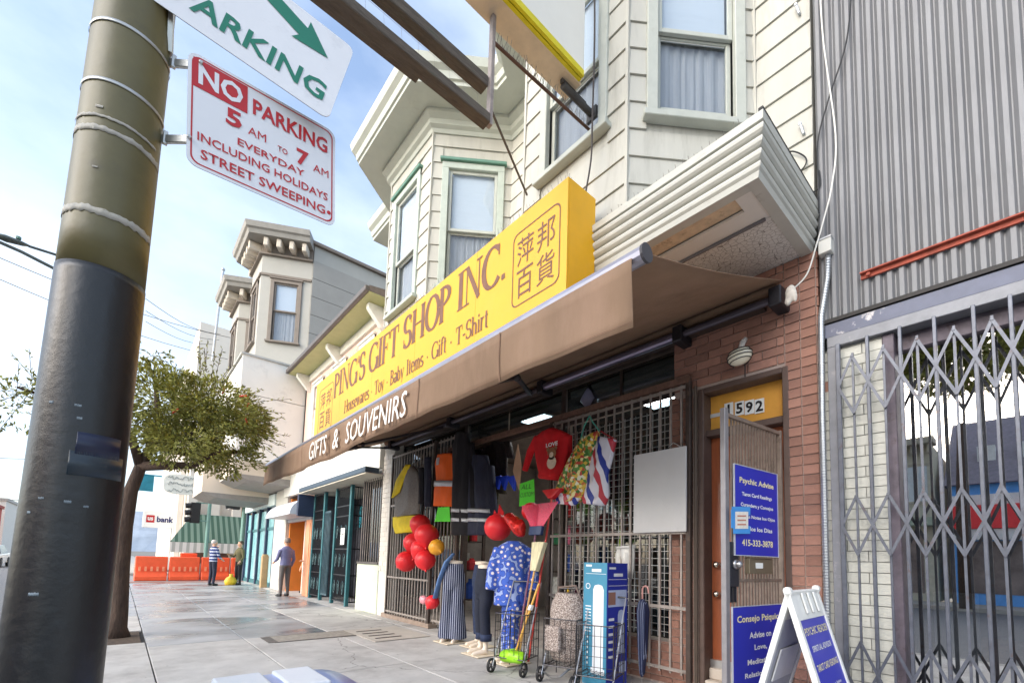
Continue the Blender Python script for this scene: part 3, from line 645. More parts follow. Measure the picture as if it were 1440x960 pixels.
# white wire display grid behind the bars
wire = M('white coated wire', (216, 216, 212), .45, .1, var=.08)
t = T('wire_grid', 'white wire display grid behind the bars of the door-side window', 'grid', (4.2, 3.3, .45))
mb = MB(); y = 2.56
while y < 4.06: mb.bar((4.2, y, .45), (4.2, y, 2.85), .006); y += .075
mb.build('upright_wires', wire, t); mb = MB(); z = .5
while z < 2.85: mb.bar((4.194, 2.54, z), (4.194, 4.06, z), .006); z += .075
mb.build('cross_wires', wire, t)
# white tiled pier at the left end, painted wall piece under the awning
mb = MB(); mb.box((3.99, 8.76, 0), (4.3, 9.24, 3.77)); mb.build('left_pier', M('pier render', (214, 210, 200), .8), B)
bricks(B, M('white tile', (226, 218, 206), .5, var=.1, scale=12, rnd=.06), (3.99, 9.24, 0), RF, .46, .9, 3.3, bh=.1, bl=.2, name='wall_tile')
# beam the awning is fixed to
mb = MB(); mb.box((3.86, 1.5, 3.40), (4.0, 8.9, 3.44)); mb.build('awning_beam', postm, B)
# blank white board wired to the grille
P0, P1 = onX(892.5, 640, 3.92), onX(966, 747, 3.92)
wb = T('blank_board', 'blank off-white board wired to the bars of the door-side grille', 'board', (3.92, (P0.y + P1.y) / 2, P1.z))
mb = MB(); mb.box((3.905, P1.y, P1.z), (3.925, P0.y, P0.z)); mb.build('sheet', M('off-white board', (206, 204, 202), .4, var=.05, scale=2.2, dirt=(180, 178, 176), dscale=2), wb, bevel=.004)
mb = MB(); mb.tube([(3.90, P1.y + .06, P0.z), (3.93, P1.y + .15, P0.z + .06), (3.95, P1.y + .22, P0.z + .03)], .003, 5); mb.build('tie_wire', wire, wb)
# ================================================================== yellow sign box
yel = M('yellow sign face', (226, 170, 14), .42, var=.06, scale=1.4, dirt=(222, 174, 46), dscale=1.6, dlo=.5, dhi=.8)
yels = M('yellow sign side', (232, 172, 8), .42, var=.08, scale=3)
brn = M('faded brown print', (116, 74, 48), .55, var=.2, scale=6)
SX = 2.56; sTR = onX(799.5, 248, SX); SY0 = sTR.y; SZ1 = sTR.z; SZ0 = 3.30
SY1 = onX(446, 540, SX).y; SB = SX + .35
print('SIGN', SY0, SY1, SZ0, SZ1)
sg = T('shop_sign', "long yellow box sign reading PING'S GIFT SHOP INC. above the awning", 'sign', (SX + .17, (SY0 + SY1) / 2, SZ0))
mb = MB(); npan = 5; pw = (SY1 - SY0) / npan
for k in range(npan):
    m2 = MB(); m2.box((SX, SY0 + k * pw + .0015, SZ0), (SX + .02, SY0 + (k + 1) * pw - .0015, SZ1)); m2.build('face_panel', yel, sg)
mb.box((SX + .021, SY0, SZ0), (SB, SY0 + .02, SZ1)); mb.box((SX + .021, SY1 - .02, SZ0), (SB, SY1, SZ1)); mb.box((SX + .021, SY0 + .02, SZ0), (SB, SY1 - .02, SZ0 + .02)); mb.box((SX + .021, SY0 + .02, SZ1 - .02), (SB, SY1 - .02, SZ1)); mb.build('case', yels, sg)
def sgn(px, py): return onX(px, py, SX)
# letters measured on the sign face
l0 = sgn(470, 545); l1 = sgn(711, 377)                # left end and right end of the main line
b0 = sgn(474, 566); t0 = sgn(470, 531)
zb, zt = 3.93, 4.26
zb = onX(690, 405, SX).z; zt = onX(684, 356, SX).z
print('LETTER z', zb, zt, 'left', b0.z, t0.z)
yL, yR = sgn(470, 550).y, sgn(712, 385).y
roman(sg, "PING'S GIFT SHOP INC.", (SX, yL, zb), RF, UP, zt - zb, yL - yR, brn)
q0, q1 = sgn(484, 580), sgn(686, 440); z2 = onX(664, 472, SX).z
yA, yB = sgn(484, 575).y, sgn(687, 445).y
roman(sg, 'Housewares * Toy * Baby Items * Gift * T-Shirt', (SX, yA, z2), RF, UP, .20, yA - yB, brn, thick=.16, thin=.06)
def cjk(y0, y1, z0, z1, name='character_panel'):
    # rounded frame
    pts = []; r_ = .07
    for (cy, cz, a0) in ((y0 + r_, z1 - r_, 90), (y1 - r_, z1 - r_, 0), (y1 - r_, z0 + r_, -90), (y0 + r_, z0 + r_, -180)):
        pass
    import itertools
    for (cy, cz, a0) in ((y1 - r_, z1 - r_, 0), (y0 + r_, z1 - r_, 90), (y0 + r_, z0 + r_, 180), (y1 - r_, z0 + r_, 270)):
        for i in range(5): a_ = R_(a0 + 22.5 * i); pts.append((cy + r_ * math.cos(a_), cz + r_ * math.sin(a_)))
    cy = (y0 + y1) / 2; cz = (z0 + z1) / 2; m2 = MB(); n = len(pts); w_ = .012
    inner = [(cy + (a - cy) * (1 - 2 * w_ / (y1 - y0)), cz + (b - cz) * (1 - 2 * w_ / (z1 - z0))) for a, b in pts]
    m2.add([(SX - .003, a, b) for a, b in pts] + [(SX - .003, a, b) for a, b in inner], [(i, (i + 1) % n, n + (i + 1) % n, n + i) for i in range(n)])
    m2.build('character_frame', brn, sg)
    hw = (y1 - y0) * .36; hh = (z1 - z0) * .37
    for ch, yy, zz in (('萍', y1 - (y1 - y0) * .28, z1 - (z1 - z0) * .29), ('邦', y0 + (y1 - y0) * .28, z1 - (z1 - z0) * .29), ('百', y1 - (y1 - y0) * .28, z0 + (z1 - z0) * .28), ('貨', y0 + (y1 - y0) * .28, z0 + (z1 - z0) * .28)):
        text(sg, ch, (SX, yy, zz), RF, UP, hh, brn, width=hw, ext=.003, name='character')
ca, cb = sgn(721, 380).y, sgn(788, 330).y
cjk(cb, ca, onX(726, 432, SX).z, onX(785, 284, SX).z)
ca, cb = sgn(449, 570).y, sgn(468, 560).y
cjk(cb, ca, onX(785, 284, SX).z - .86, onX(785, 284, SX).z - .02)
mb = MB(); y = SY0 + .05
while y < SY1:
    for dx in (-.3, 0, .3): mb.bar((SX + .06, y, SZ1), (SX + .06 + dx * .12, y + random.uniform(-.02, .02), SZ1 + random.uniform(.07, .11)), .0022)
    y += .06
mb.build('bird_spikes', spk, sg)
# sign hangers
mb = MB()
for y in (SY0 + .4, (SY0 + SY1) / 2, SY1 - .5): mb.bar((SB, y, SZ1 - .1), (3.0, y, SZ1 - .1), .04); mb.bar((SB, y, SZ0 + .1), (3.0, y, SZ0 + .5), .04)
mb.build('hanger', postm, sg)
# ================================================================== awning
fab_m = M('brown awning canvas', (148, 121, 98), .92, var=.14, scale=2.2, bump=.16, bscale=420, dirt=(166, 136, 114), dscale=1.8, dlo=.48, dhi=.75, stretch=(1, 1, .35))
alu = M('awning aluminium', (168, 166, 178), .35, .7, var=.1)
XR = 1.86; ZR = onX(898, 362, XR).z; AY0 = onX(900, 362, XR).y; AY1 = 9.3
print('AWN', ZR, AY0, AY1)
aw = T('awning', 'brown canvas awning with GIFTS & SOUVENIRS lettered on its valance', 'awning', (3.95, 5.2, 2.4))
mb = MB(); mb.tube([(XR, AY0 - .03, ZR), (XR, AY1, ZR)], .045, 12); mb.build('front_rail', alu, aw, smooth=False)
mb = MB(); mb.tube([(XR, AY0 - .045, ZR), (XR, AY0 - .03, ZR)], .05, 14); mb.build('rail_cap', M('dark cap', (70, 68, 72), .5), aw)
def fabz(x): t_ = (x - XR) / (3.9 - XR); return ZR + .03 + (3.56 - ZR - .03) * t_ - .025 * math.sin(math.pi * t_)
ny, nx = 40, 10; rows = []
for i in range(ny + 1):
    y = AY0 + (AY1 - AY0) * i / ny; row = []
    for j in range(nx + 1):
        x = XR + (3.9 - XR) * j / nx; row.append(V((x, y, fabz(x) + .012 * math.sin(y * 2.1 + x) * math.sin(math.pi * j / nx))))
    rows.append(row)
mb = MB(); mb.loft(rows, cap=False, closed=False); o = mb.build('fabric', fab_m, aw, smooth=True); md = o.modifiers.new('s', 'SOLIDIFY'); md.thickness = .004
# valance: bottom edge sags between the arms
VD = .36
def vdrop(y):
    return VD + (.016 * math.sin(y * 1.15 + .6) - .008 * math.sin(y * 3.1)) * min(1, (y - AY0) / 1.2)
rows = []
for i in range(90 + 1):
    y = AY0 + .02 + (AY1 - AY0 - .02) * i / 90; d = vdrop(y)
    rows.append([V((XR - .046 + .014 * math.sin(y * 4.3 + q * .5) * (q / 5) + .006 * math.sin(y * 11) * (q / 5), y, ZR - .02 - d * q / 5)) for q in range(6)])
mb = MB(); mb.loft(rows, cap=False, closed=False); val = mb.build('valance', fab_m, aw, smooth=True); md = val.modifiers.new('s', 'SOLIDIFY'); md.thickness = .004
whl = M('white paint letter', (240, 238, 232), .6, var=.04)
def translucent(m, f):
    """thin canvas lets some daylight through"""
    N, L = tree_nodes(m); b = N['Principled BSDF']; o = N['Material Output']; t = N.new('ShaderNodeBsdfTranslucent'); mx = N.new('ShaderNodeMixShader'); mx.inputs['Fac'].default_value = f
    L.new(b.inputs['Base Color'].links[0].from_socket, t.inputs['Color']); L.new(b.outputs[0], mx.inputs[1]); L.new(t.outputs[0], mx.inputs[2]); L.new(mx.outputs[0], o.inputs['Surface'])
translucent(fab_m, .2)
ya, yb = onX(436, 625, XR - .06).y, onX(572, 575, XR - .06).y
zc = (onX(490, 596, XR - .06).z + onX(490, 628, XR - .06).z) / 2
ws = [('GIFTS', onX(436, 628, XR - .07).y, onX(460, 618, XR - .07).y), ('&', onX(469, 612, XR - .07).y, onX(477, 610, XR - .07).y), ('SOUVENIRS', onX(487, 605, XR - .07).y, onX(572, 575, XR - .07).y)]
for s_, a, b in ws: text(aw, s_, (XR - .055, (a + b) / 2, ZR - .20), RF, UP, .235, whl, width=a - b, ext=.022, slant=.12)
seamm = M('canvas seam', (126, 98, 78), .9)
k = AY0 + 1.1
while k < AY1:
    mb = MB(); mb.loft([[V((XR - .052 + .014 * math.sin(yy * 4.3 + q * .5) * (q / 5) + .006 * math.sin(yy * 11) * (q / 5), yy, ZR - .02 - vdrop(yy) * q / 5 * .995)) for q in range(6)] for yy in (k, k + .014)], cap=False, closed=False); mb.build('seam', seamm, aw); k += 1.15
mb = MB(); mb.loft([[V((XR - .0525 + .014 * math.sin(yy * 4.3 + 2.5) + .006 * math.sin(yy * 11), yy, ZR - .02 - vdrop(yy) + dz_)) for dz_ in (.028, .031)] for yy in [AY0 + .02 + (AY1 - AY0 - .02) * i / 90 for i in range(91)]], cap=False, closed=False); mb.build('hem_stitch', seamm, aw)
mb = MB(); mb.tube([(3.9, AY0 + .05, 3.52), (3.9, AY1 - .3, 3.52)], .05, 12); mb.build('roller', fab_m, aw)
mb = MB(); mb.tube([(3.84, 1.35, 3.40), (3.84, AY1 - .4, 3.40)], .033, 10); mb.build('torsion_bar', M('torsion bar', (92, 88, 98), .4, .6), aw)
mb = MB(); mb.tube([(3.84, 2.3, 3.40), (3.84, 4.2, 3.40)], .046, 12); mb.build('bar_sleeve', M('sleeve steel', (132, 126, 148), .32, .75), aw)
for y in (1.36, 2.25, 4.2, 6.4, 8.6):
    mb = MB(); mb.box((3.78, y - .05, 3.32), (3.99, y + .05, 3.48)); mb.build('bracket', M('bracket black', (48, 46, 50), .5, .4, var=.3), aw, bevel=.01)
for (y, d) in ((4.4, -1), (6.6, 1), (8.7, -1)):
    el = V((2.85, y + d * .9, 3.04)); mb = MB(); mb.bar((3.82, y, 3.36), el, .045, .035); mb.build('arm', M('arm dark', (58, 54, 56), .5, .4), aw); mb = MB(); mb.bar(el, (XR + .05, y + d * .1, ZR - .04), .04, .03); mb.build('arm', MATS['arm dark'], aw)
    mb = MB(); mb.ell(el, .04, 8, 6); mb.build('elbow', MATS['arm dark'], aw)
mb = MB(); c_ = onX(1112, 412, 3.80); mb.ell(c_, (.03, .045, .07), 9, 6); mb.ell(c_ + V((0, .02, -.06)), (.025, .03, .04), 8, 5); mb.ell(c_ + V((0, -.03, -.04)), (.02, .02, .05), 8, 5); mb.build('bracket_filler', M('chalky filler', (206, 200, 190), .9, var=.2, scale=30), aw, fuse=.01)
# ================================================================== neighbour on the right: ribbed metal wall, white brick, glazed front
RB = T('metal_clad_building', 'neighbouring shop with blue grey ribbed metal wall and white brick pier', 'building', (4.6, 0, 0))
corr = M('ribbed metal', (124, 125, 128), .55, .1, var=.12, scale=2.5, stretch=(3, 3, .4), rnd=.05, dirt=(96, 94, 96), dscale=2.2, dlo=.5, dhi=.8)
mb = MB(); mb.box((4.0, -5, 3.12), (4.1, 1.085, 9.2)); mb.build('metal_sheet', corr, RB)
rib_me = None; y = 1.06; k = 0; ROOT = V(RB['_o'])
while y > -2.2:
    if rib_me is None:
        mb = MB(); poly = [V((0, -.031, 0)), V((-.026, -.017, 0)), V((-.026, .009, 0)), V((0, .031, 0))]; mb.prism(poly, (0, 0, 6.05)); o = mb.build('rib', corr, None, origin=(0, 0, 0)); o.parent = RB; rib_me = o.data
    else: o = bpy.data.objects.new('rib', rib_me); COL.objects.link(o); o.parent = RB
    o.location = V((3.999, y, 3.14)) - ROOT; y -= .0695; k += 1
blueg = M('blue grey paint', (88, 93, 112), .5, .1, var=.12, scale=8, dirt=(190, 186, 186), dscale=4, dlo=.6, dhi=.66)
blue2 = M('grey frame paint', (122, 124, 130), .5, .2, var=.15, scale=8, dirt=(176, 172, 176), dscale=7, dlo=.6, dhi=.75)
mb = MB(); mb.box((3.955, -5, 3.105), (4.02, 1.08, 3.135)); mb.build('drip_edge', iron, RB)
mb = MB(); mb.box((3.97, -5, 2.99), (4.1, 1.06, 3.10)); mb.build('header', blueg, RB, bevel=.004)
mb = MB(); mb.box((3.95, -5, 2.90), (4.1, 1.04, 2.985)); mb.box((3.95, .975, 0), (4.0, 1.04, 2.9)); mb.build('gate_frame', blue2, RB, bevel=.004)
redm = M('rusty red oxide', (156, 74, 56), .7, .1, var=.25, scale=14, dirt=(120, 60, 46), dscale=9)
pa, pb = onX(1210, 387, 3.95), onX(1440, 307, 3.95); t = T('red_angle_bar', 'rust red steel angle bolted across the ribbed metal wall', 'bar', (3.95, 0, 3.4)); zr = (pa.z + pb.z) / 2
mb = MB(); mb.box((3.955, -4, zr - .022), (3.972, pa.y, zr + .022)); mb.box((3.925, -4, zr + .012), (3.954, pa.y, zr + .022)); mb.build('angle', redm, t)
mb = MB(); mb.tube([(3.96, pa.y - .05, zr - .005), (3.935, pa.y - .05, zr - .005)], .014, 6); mb.build('bolt', redm, t)
wbrick = M('white painted brick', (200, 200, 190), .55, var=.06, scale=10, bump=.2, bscale=60, rnd=.05, dirt=(150, 150, 144), dscale=8, dlo=.62, dhi=.8)
mb = MB(); mb.box((4.012, .70, 0), (4.2, 1.085, 2.9)); mb.build('pier_core', M('white mortar', (150, 150, 146), .9), RB)
bricks(RB, wbrick, (4.012, 1.085, 0), RF, .385, 0, 2.9, bh=.078, bl=.26, gap=.006)
mb = MB(); mb.box((4.0, 1.045, 2.55), (4.012, 1.085, 2.72)); mb.build('bare_patch', brick_m, RB)
dkf = M('weathered shop frame', (96, 88, 98), .55, .2, var=.3, scale=10, dirt=(60, 44, 36), dscale=8)
mb = MB(); mb.box((3.99, .63, 0), (4.16, .70, 2.9)); mb.box((4.08, -5, .0), (4.16, .63, .42)); mb.box((4.08, -5, 2.78), (4.16, .63, 2.9)); mb.build('shop_frame', dkf, RB, bevel=.005)
mirg = MG('street glass', (200, 205, 208), .012, .62)
for (a, b) in ((.63, -.72), (-.78, -2.4)):
    mb = MB(); mb.box((4.118, b, .42), (4.126, a, 2.78)); mb.build('shop_pane', mirg, RB)
mb = MB(); mb.box((4.08, -.78, .42), (4.16, -.72, 2.78)); mb.build('mullion', dkf, RB)
mb = MB(); mb.box((6.2, -5, 0), (6.3, 1.0, 3)); mb.box((4.16, -5, 2.95), (6.3, 1.0, 3)); mb.box((4.16, -5, 0), (6.3, 1.0, .05)); mb.box((4.2, .95, 0), (6.3, 1.0, 3)); mb.build('shop_room', M('dim shop', (120, 104, 92), .9, var=.4, scale=2.2), RB)
mb = MB(); mb.box((4.1, -5, 3.0), (12, 1.08, 9.2)); mb.build('upper_block', M('block wall', (150, 150, 160), .8), RB)
# a few things standing in that window
for k, (y, x, h, c, lab) in enumerate(((.42, 4.5, .62, (222, 222, 220), 'white leaning card in the neighbouring shop window'), (.18, 4.6, .30, (176, 120, 84), 'tan cardboard box in the neighbouring shop window'), (-.05, 4.55, .5, (210, 206, 196), 'pale carton in the neighbouring shop window'))):
    mb = MB(); mb.box((x, y - .12, .42), (x + .12, y + .12, .42 + h)); mb.box((x - .01, y - .12, .42 + h * .8), (x, y + .12, .42 + h * .86))
    tag(mb.build('carton', M('carton %d' % k, c, .7, var=.12), bevel=.006), lab, 'carton')
mb = MB(); mb.box((4.2, -5, 0.05), (4.9, .6, .42)); mb.build('window_bench', M('bench boards', (150, 138, 128), .7, var=.25, scale=8), RB)
# sliding scissor gate
gate = T('scissor_gate', 'blue grey steel scissor gate in front of the neighbouring shop', 'gate', (3.92, .2, 0))
gatem = M('gate steel', (94, 98, 108), .42, .45, var=.2, scale=16, dirt=(92, 70, 62), dscale=9, dlo=.58, dhi=.72)
XG = 3.925; full = [Yf(p, XG) for p in (1186, 1229, 1277, 1328, 1386, 1441)]; d_ = full[-2] - full[-1]
while full[-1] > -1.6: full.append(full[-1] - .168)
for i, y in enumerate(full):
    mb = MB(); wd = .022 if i else .03; mb.box((XG - .014, y - wd / 2, .03), (XG + .014, y + wd / 2, 2.9)); mb.build('bar', gatem, gate, bevel=.003)
for i in range(len(full) - 1):
    y0, y1 = full[i], full[i + 1]; ym = (y0 + y1) / 2
    mb = MB(); mb.box((XG - .008, ym - .007, .03), (XG + .008, ym + .007, 2.80)); mb.build('slim_bar', gatem, gate)
    for (zt_, zb_) in ((2.77, 2.34), (1.72, 1.30), (.68, .26)):
        zm = (zt_ + zb_) / 2
        for (p, q, dx) in (((y0, zm), (ym, zt_), -.019), ((ym, zt_), (y1, zm), -.022), ((y1, zm), (ym, zb_), -.019), ((ym, zb_), (y0, zm), -.022)):
            mb = MB(); mb.bar((XG + dx, p[0], p[1]), (XG + dx, q[0], q[1]), .004, .018, up=V((1, 0, 0)).cross(V((0, q[0] - p[0], q[1] - p[1]))).normalized()); mb.build('link', gatem, gate)
        for zz in (zt_, zb_): mb = MB(); mb.tube([(XG - .028, ym, zz), (XG - .01, ym, zz)], .010, 7); mb.build('rivet', gatem, gate)
# conduit and junction box on the party line, cables
cj = onX(1161, 347, 3.93); jb = T('junction_box', 'grey electrical junction box at the corner of the fluted hood', 'electrical box', (3.93, cj.y, cj.z - .06))
galv = M('galvanised', (176, 180, 184), .4, .6, var=.1)
mb = MB(); mb.box((3.90, cj.y - .045, cj.z - .06), (3.99, cj.y + .045, cj.z + .06)); mb.build('case', M('box paint', (206, 206, 200), .5, .1, var=.08), jb, bevel=.004)
mb = MB(); mb.box((3.893, cj.y - .047, cj.z + .05), (3.995, cj.y + .047, cj.z + .062)); mb.build('lid', galv, jb)
cp = T('flexible_conduit', 'ribbed metal conduit running down between the brick and the white pier', 'conduit', (3.95, 1.08, 0))
pts = [V((3.95, cj.y - .01, cj.z - .06)), V((3.95, cj.y, cj.z - .25)), V((3.95, 1.075, cj.z - .55)), V((3.95, 1.085, 2.4)), V((3.95, 1.085, .02))]
mb = MB(); mb.tube(pts, .020, 10); mb.build('sheath', galv, cp, smooth=True)
rings = []; z = .03
while z < cj.z - .1:
    for a, b in zip(pts, pts[1:]):
        if b.z <= z <= a.z:
            t_ = (z - b.z) / (a.z - b.z); c_ = b.lerp(a, t_); mb = MB(); rings.append(c_)
    z += .022
mb = MB()
for c_ in rings: mb.tube([c_ - V((0, 0, .005)), c_ + V((0, 0, .005))], .0235, 8)
o = mb.build('ribs', galv, cp); o['kind'] = 'stuff'
cabm = M('white cable', (222, 220, 214), .5); cabb = M('black cable', (34, 34, 36), .5)
def cable(name, label, pts, r, mat, cat='cable'):
    # smooth by Catmull-Rom
    P = [V(p) for p in pts]; out = []
    for i in range(len(P) - 1):
        a, b, c, d = P[max(i - 1, 0)], P[i], P[i + 1], P[min(i + 2, len(P) - 1)]
        for k in range(6):
            t = k / 6; out.append(.5 * ((2 * b) + (c - a) * t + (2 * a - 5 * b + 4 * c - d) * t * t + (3 * b - a - 3 * c + d) * t ** 3))
    out.append(P[-1]); mb = MB(); mb.tube(out, r, 6); return tag(mb.build(name, mat), label, cat)
cable('white_cable', 'thin white cable hanging over the metal wall down to the awning bracket', [onX(1152, -30, 3.94), onX(1158, 60, 3.94), onX(1175, 190, 3.93), onX(1170, 260, 3.92), onX(1158, 310, 3.9), onX(1148, 345, 3.88), onX(1135, 385, 3.86), onX(1116, 406, 3.84)], .006, cabm)
cable('black_cable', 'thin black cable crossing the top of the ribbed metal wall', [onX(1198, -20, 3.94), onX(1190, 60, 3.94), onX(1165, 140, 3.94), onX(1150, 200, 3.95), onX(1151, 260, 3.95), onX(1152, 300, 3.95)], .006, cabb)
cable('looped_cable', 'black cable looping out beside the end of the fluted hood', [onX(1097, 218, 3.96), onX(1115, 213, 3.96), onX(1133, 222, 3.96), onX(1130, 236, 3.96), onX(1112, 250, 3.96)], .006, cabb)
cable('short_cable', 'short dark cable curling from the metal wall edge to the hood', [onX(1152, 240, 3.96), onX(1153, 262, 3.96), onX(1140, 272, 3.96), onX(1128, 275, 3.96)], .006, cabb)
for (px, py, lab) in ((1122, 14, 'upper steel clip on the siding beside the metal wall'), (1128, 182, 'lower steel clip on the siding beside the metal wall')):
    c_ = onX(px, py, 3.965); mb = MB(); mb.bar(c_ + V((0, .012, .055)), c_ + V((0, -.012, -.055)), .03, .02); mb.tube([c_ + V((-.01, .012, .05)), c_ + V((-.02, .012, .05))], .016, 8)
    tag(mb.build('wall_clip', galv, bevel=.004), lab, 'clip')
# ================================================================== houses across the street (mirrored in the glass)
def house_shell(t, x0, x1, y0, y1, z1, wallm, z0=0): mb = MB(); mb.box((x0, y0, z0), (x1, y1, z1)); return mb.build('wall', wallm, t)
HA = T('taupe_house', 'taupe house with bracketed cornice reflected in the shop glass', 'house', (-17, 6, 0))
house_shell(HA, -22, -15, 2.6, 9.5, 6.1, M('taupe stucco', (190, 186, 168), .8))
mb = MB(); mb.box((-15.3, 2.5, 6.1), (-14.4, 9.6, 6.35)); mb.build('cornice', M('taupe trim', (170, 164, 150), .7), HA)
for k in range(14): mb = MB(); mb.box((-15, 2.6 + k * .5, 5.75), (-14.55, 2.72 + k * .5, 6.1)); mb.build('bracket', MATS['taupe trim'], HA)
for y in (2.8, 3.9, 5.0, 6.5, 8.0):
    mb = MB(); mb.box((-15.02, y, 3.9), (-14.97, y + .75, 5.3)); wo = mb.build('window', M('house pane', (190, 200, 206), .1, spec=.8), HA)
    mb = MB(); mb.box((-15.0, y - .08, 5.3), (-14.93, y + .83, 5.4)); mb.box((-15, y - .08, 3.8), (-14.93, y + .83, 3.9)); mb.build('frame', MATS['taupe trim'], wo)
mb = MB(); mb.box((-15, 2.6, 2.9), (-14.2, 9.5, 3.2)); mb.build('shop_band', M('pale green band', (168, 178, 158), .7), HA)
mb = MB(); mb.box((-15.01, 3, .3), (-14.98, 9, 2.7)); mb.build('shop_window', M('dark shop', (124, 112, 108), .3, var=.6, scale=1.1), HA)
HB = T('red_shop_house', 'house with red shopfront, blue band and dark shingle roof reflected in the glass', 'house', (-17, -2, 0))
house_shell(HB, -22, -15, -7, 2.2, 4.4, M('blue boards', (96, 160, 226), .7))
mb = MB(); mb.prism([V((-14.7, 2.3, 4.4)), V((-22.3, 2.3, 4.4)), V((-18.5, 2.3, 7.6))], (0, -9.4, 0)); mb.build('roof', M('slate roof', (132, 124, 134), .8, var=.2, scale=7, bump=.4, bscale=9), HB)
for y in (-.2, .9): mb = MB(); mb.box((-17.0, y, 5.3), (-15.9, y + .5, 6.0)); mb.build('dormer', M('dormer white', (226, 226, 224), .6), HB)
mb = MB(); mb.box((-15, -7, 2.75), (-14.6, 2.2, 3.6)); mb.build('fascia', M('fascia red', (236, 58, 62), .5), HB)
mb = MB(); mb.box((-14.99, -7, 2.35), (-14.7, 2.2, 2.73)); mb.build('fascia_band', M('fascia white', (226, 224, 222), .6), HB)
mb = MB(); mb.box((-15, -7, 3.62), (-14.8, 2.2, 4.0)); mb.build('parapet', MATS['fascia white'], HB)
mb = MB(); mb.box((-15.01, -6.5, .4), (-14.97, 2.0, 2.3)); mb.build('shop_window', MATS['dark shop'], HB)
g = MB(); g.box((-15.2, -40, -.2), (-12.6, 160, -.005)); tag(g.build('far_sidewalk', kerbm, origin=(0, 0, 0)), kind='structure')
# ================================================================== near kerb: steel pole with the parking signs
pc0 = V((-.1255, 2.1, 0)); lean = V((.0135, 0, 0))    # metres of drift per metre of height
def pc(z): return V((pc0.x - .0135 + lean.x * z, 2.1, z))
def prad(z): return .1245 - .0065 * z
pole = T('street_pole', 'steel street pole painted black below and khaki above at the kerb', 'pole', (pc(0).x, 2.1, 0))
blk = M('black pole paint', (11, 12, 16), .38, .0, var=.35, scale=3, bump=.10, bscale=30, dirt=(40, 48, 56), dscale=2.6, dlo=.55, dhi=.95, spec=.6)
khk = M('khaki pole paint', (96, 88, 50), .45, .0, var=.25, scale=3, bump=.07, bscale=26, dirt=(70, 62, 48), dscale=5, dlo=.58, dhi=.8, spec=.6)
ZP = atD(150, 378, pc(1.9).x, 2.0)
mb = MB(); zz = [i * .16 for i in range(0, 40)]
zl = [z for z in zz if z < ZP] + [ZP]; mb.tube([pc(z) for z in zl], [prad(z) + .0015 for z in zl], 40); mb.build('lower_shaft', blk, pole, smooth=True)
zl = [ZP] + [z for z in zz if z > ZP]; mb = MB(); mb.tube([pc(z) for z in zl], [prad(z) for z in zl], 40); mb.build('upper_shaft', khk, pole, smooth=True)
mb = MB(); mb.tube([pc(0), pc(.05), pc(.3), pc(.34)], [.2, .2, .16, .13], 24); mb.build('base_collar', blk, pole, smooth=True)
steel = M('band steel', (188, 188, 184), .35, .8, var=.15)
tape = M('old tape', (164, 160, 150), .7, var=.2, scale=20, dirt=(120, 112, 90), dscale=20)
rg = random.Random(5)
def band(z, h, mat, name, a0=0, a1=360, dr=.002, rag=0.0, tilt=.0):
    n = 40; rows = []
    for i in range(n + 1):
        a = R_(a0 + (a1 - a0) * i / n); c = V((math.cos(a), math.sin(a), 0)); row = []
        zz_ = z + tilt * math.cos(a)
        for e, s_ in ((-h / 2 - rg.uniform(0, rag), 1), (h / 2 + rg.uniform(0, rag), 1)):
            q = pc(zz_ + e); row.append(q + c * (prad(zz_ + e) + dr))
        rows.append(row)
    mb = MB(); mb.loft(rows, cap=False, closed=False); o = mb.build(name, mat, pole, smooth=True); md = o.modifiers.new('s', 'SOLIDIFY'); md.thickness = .0006; md.offset = 1; return o
zb1, zb2 = atD(180, 2, pc(3).x, 2.0), atD(175, 125, pc(2.8).x, 2.0)
for z in (atD(212, 52, pc(3).x, 1.98), zb2): band(z, .012, steel, 'band_clamp')
for (py, h, rag) in ((183, .012, .007), (302, .014, .009)): band(atD(160, py, pc(2.6).x, 1.98), h, tape, 'tape_remnant', 175, 350, dr=.0012, rag=rag)
band(atD(160, 165, pc(2.6).x, 1.98), .006, tape, 'tape_remnant', 190, 330, rag=.004)
blt = M('blue sticker', (22, 30, 56), .35, var=.2, scale=8); gst = M('grey sticker', (34, 46, 56), .35, var=.3, scale=10)
band(atD(145, 627, pc(1.5).x, 1.98), .07, blt, 'sticker', 268, 325, dr=.002); band(atD(145, 655, pc(1.4).x, 1.98), .075, gst, 'sticker', 262, 335, dr=.002)
for (px, py, w_) in ((72, 565, .006), (110, 570, .008), (112, 588, .006), (48, 835, .012), (58, 700, .007), (120, 712, .006), (40, 720, .005), (95, 705, .008), (140, 150, .01), (130, 180, .006), (134, 235, .007)):
    d = ray(px, py); # chip on the near side of the shaft
    a, b_ = None, None
    best = None
    for k in range(200):
        q = CAM + d.normalized() * (1.2 + k * .008); r_ = math.hypot(q.x - pc(q.z).x, q.y - 2.1)
        if r_ <= prad(q.z) + .003: best = q; break
    if best is None: continue
    ang = math.degrees(math.atan2(best.y - 2.1, best.x - pc(best.z).x)); da = math.degrees(w_ / prad(best.z))
    band(best.z, w_ * rg.uniform(.3, .9), tape if py < 380 else M('paint chip', (112, 124, 132), .6, var=.4, scale=60), 'paint_chip', ang - da, ang + da, dr=.0012, rag=.003)
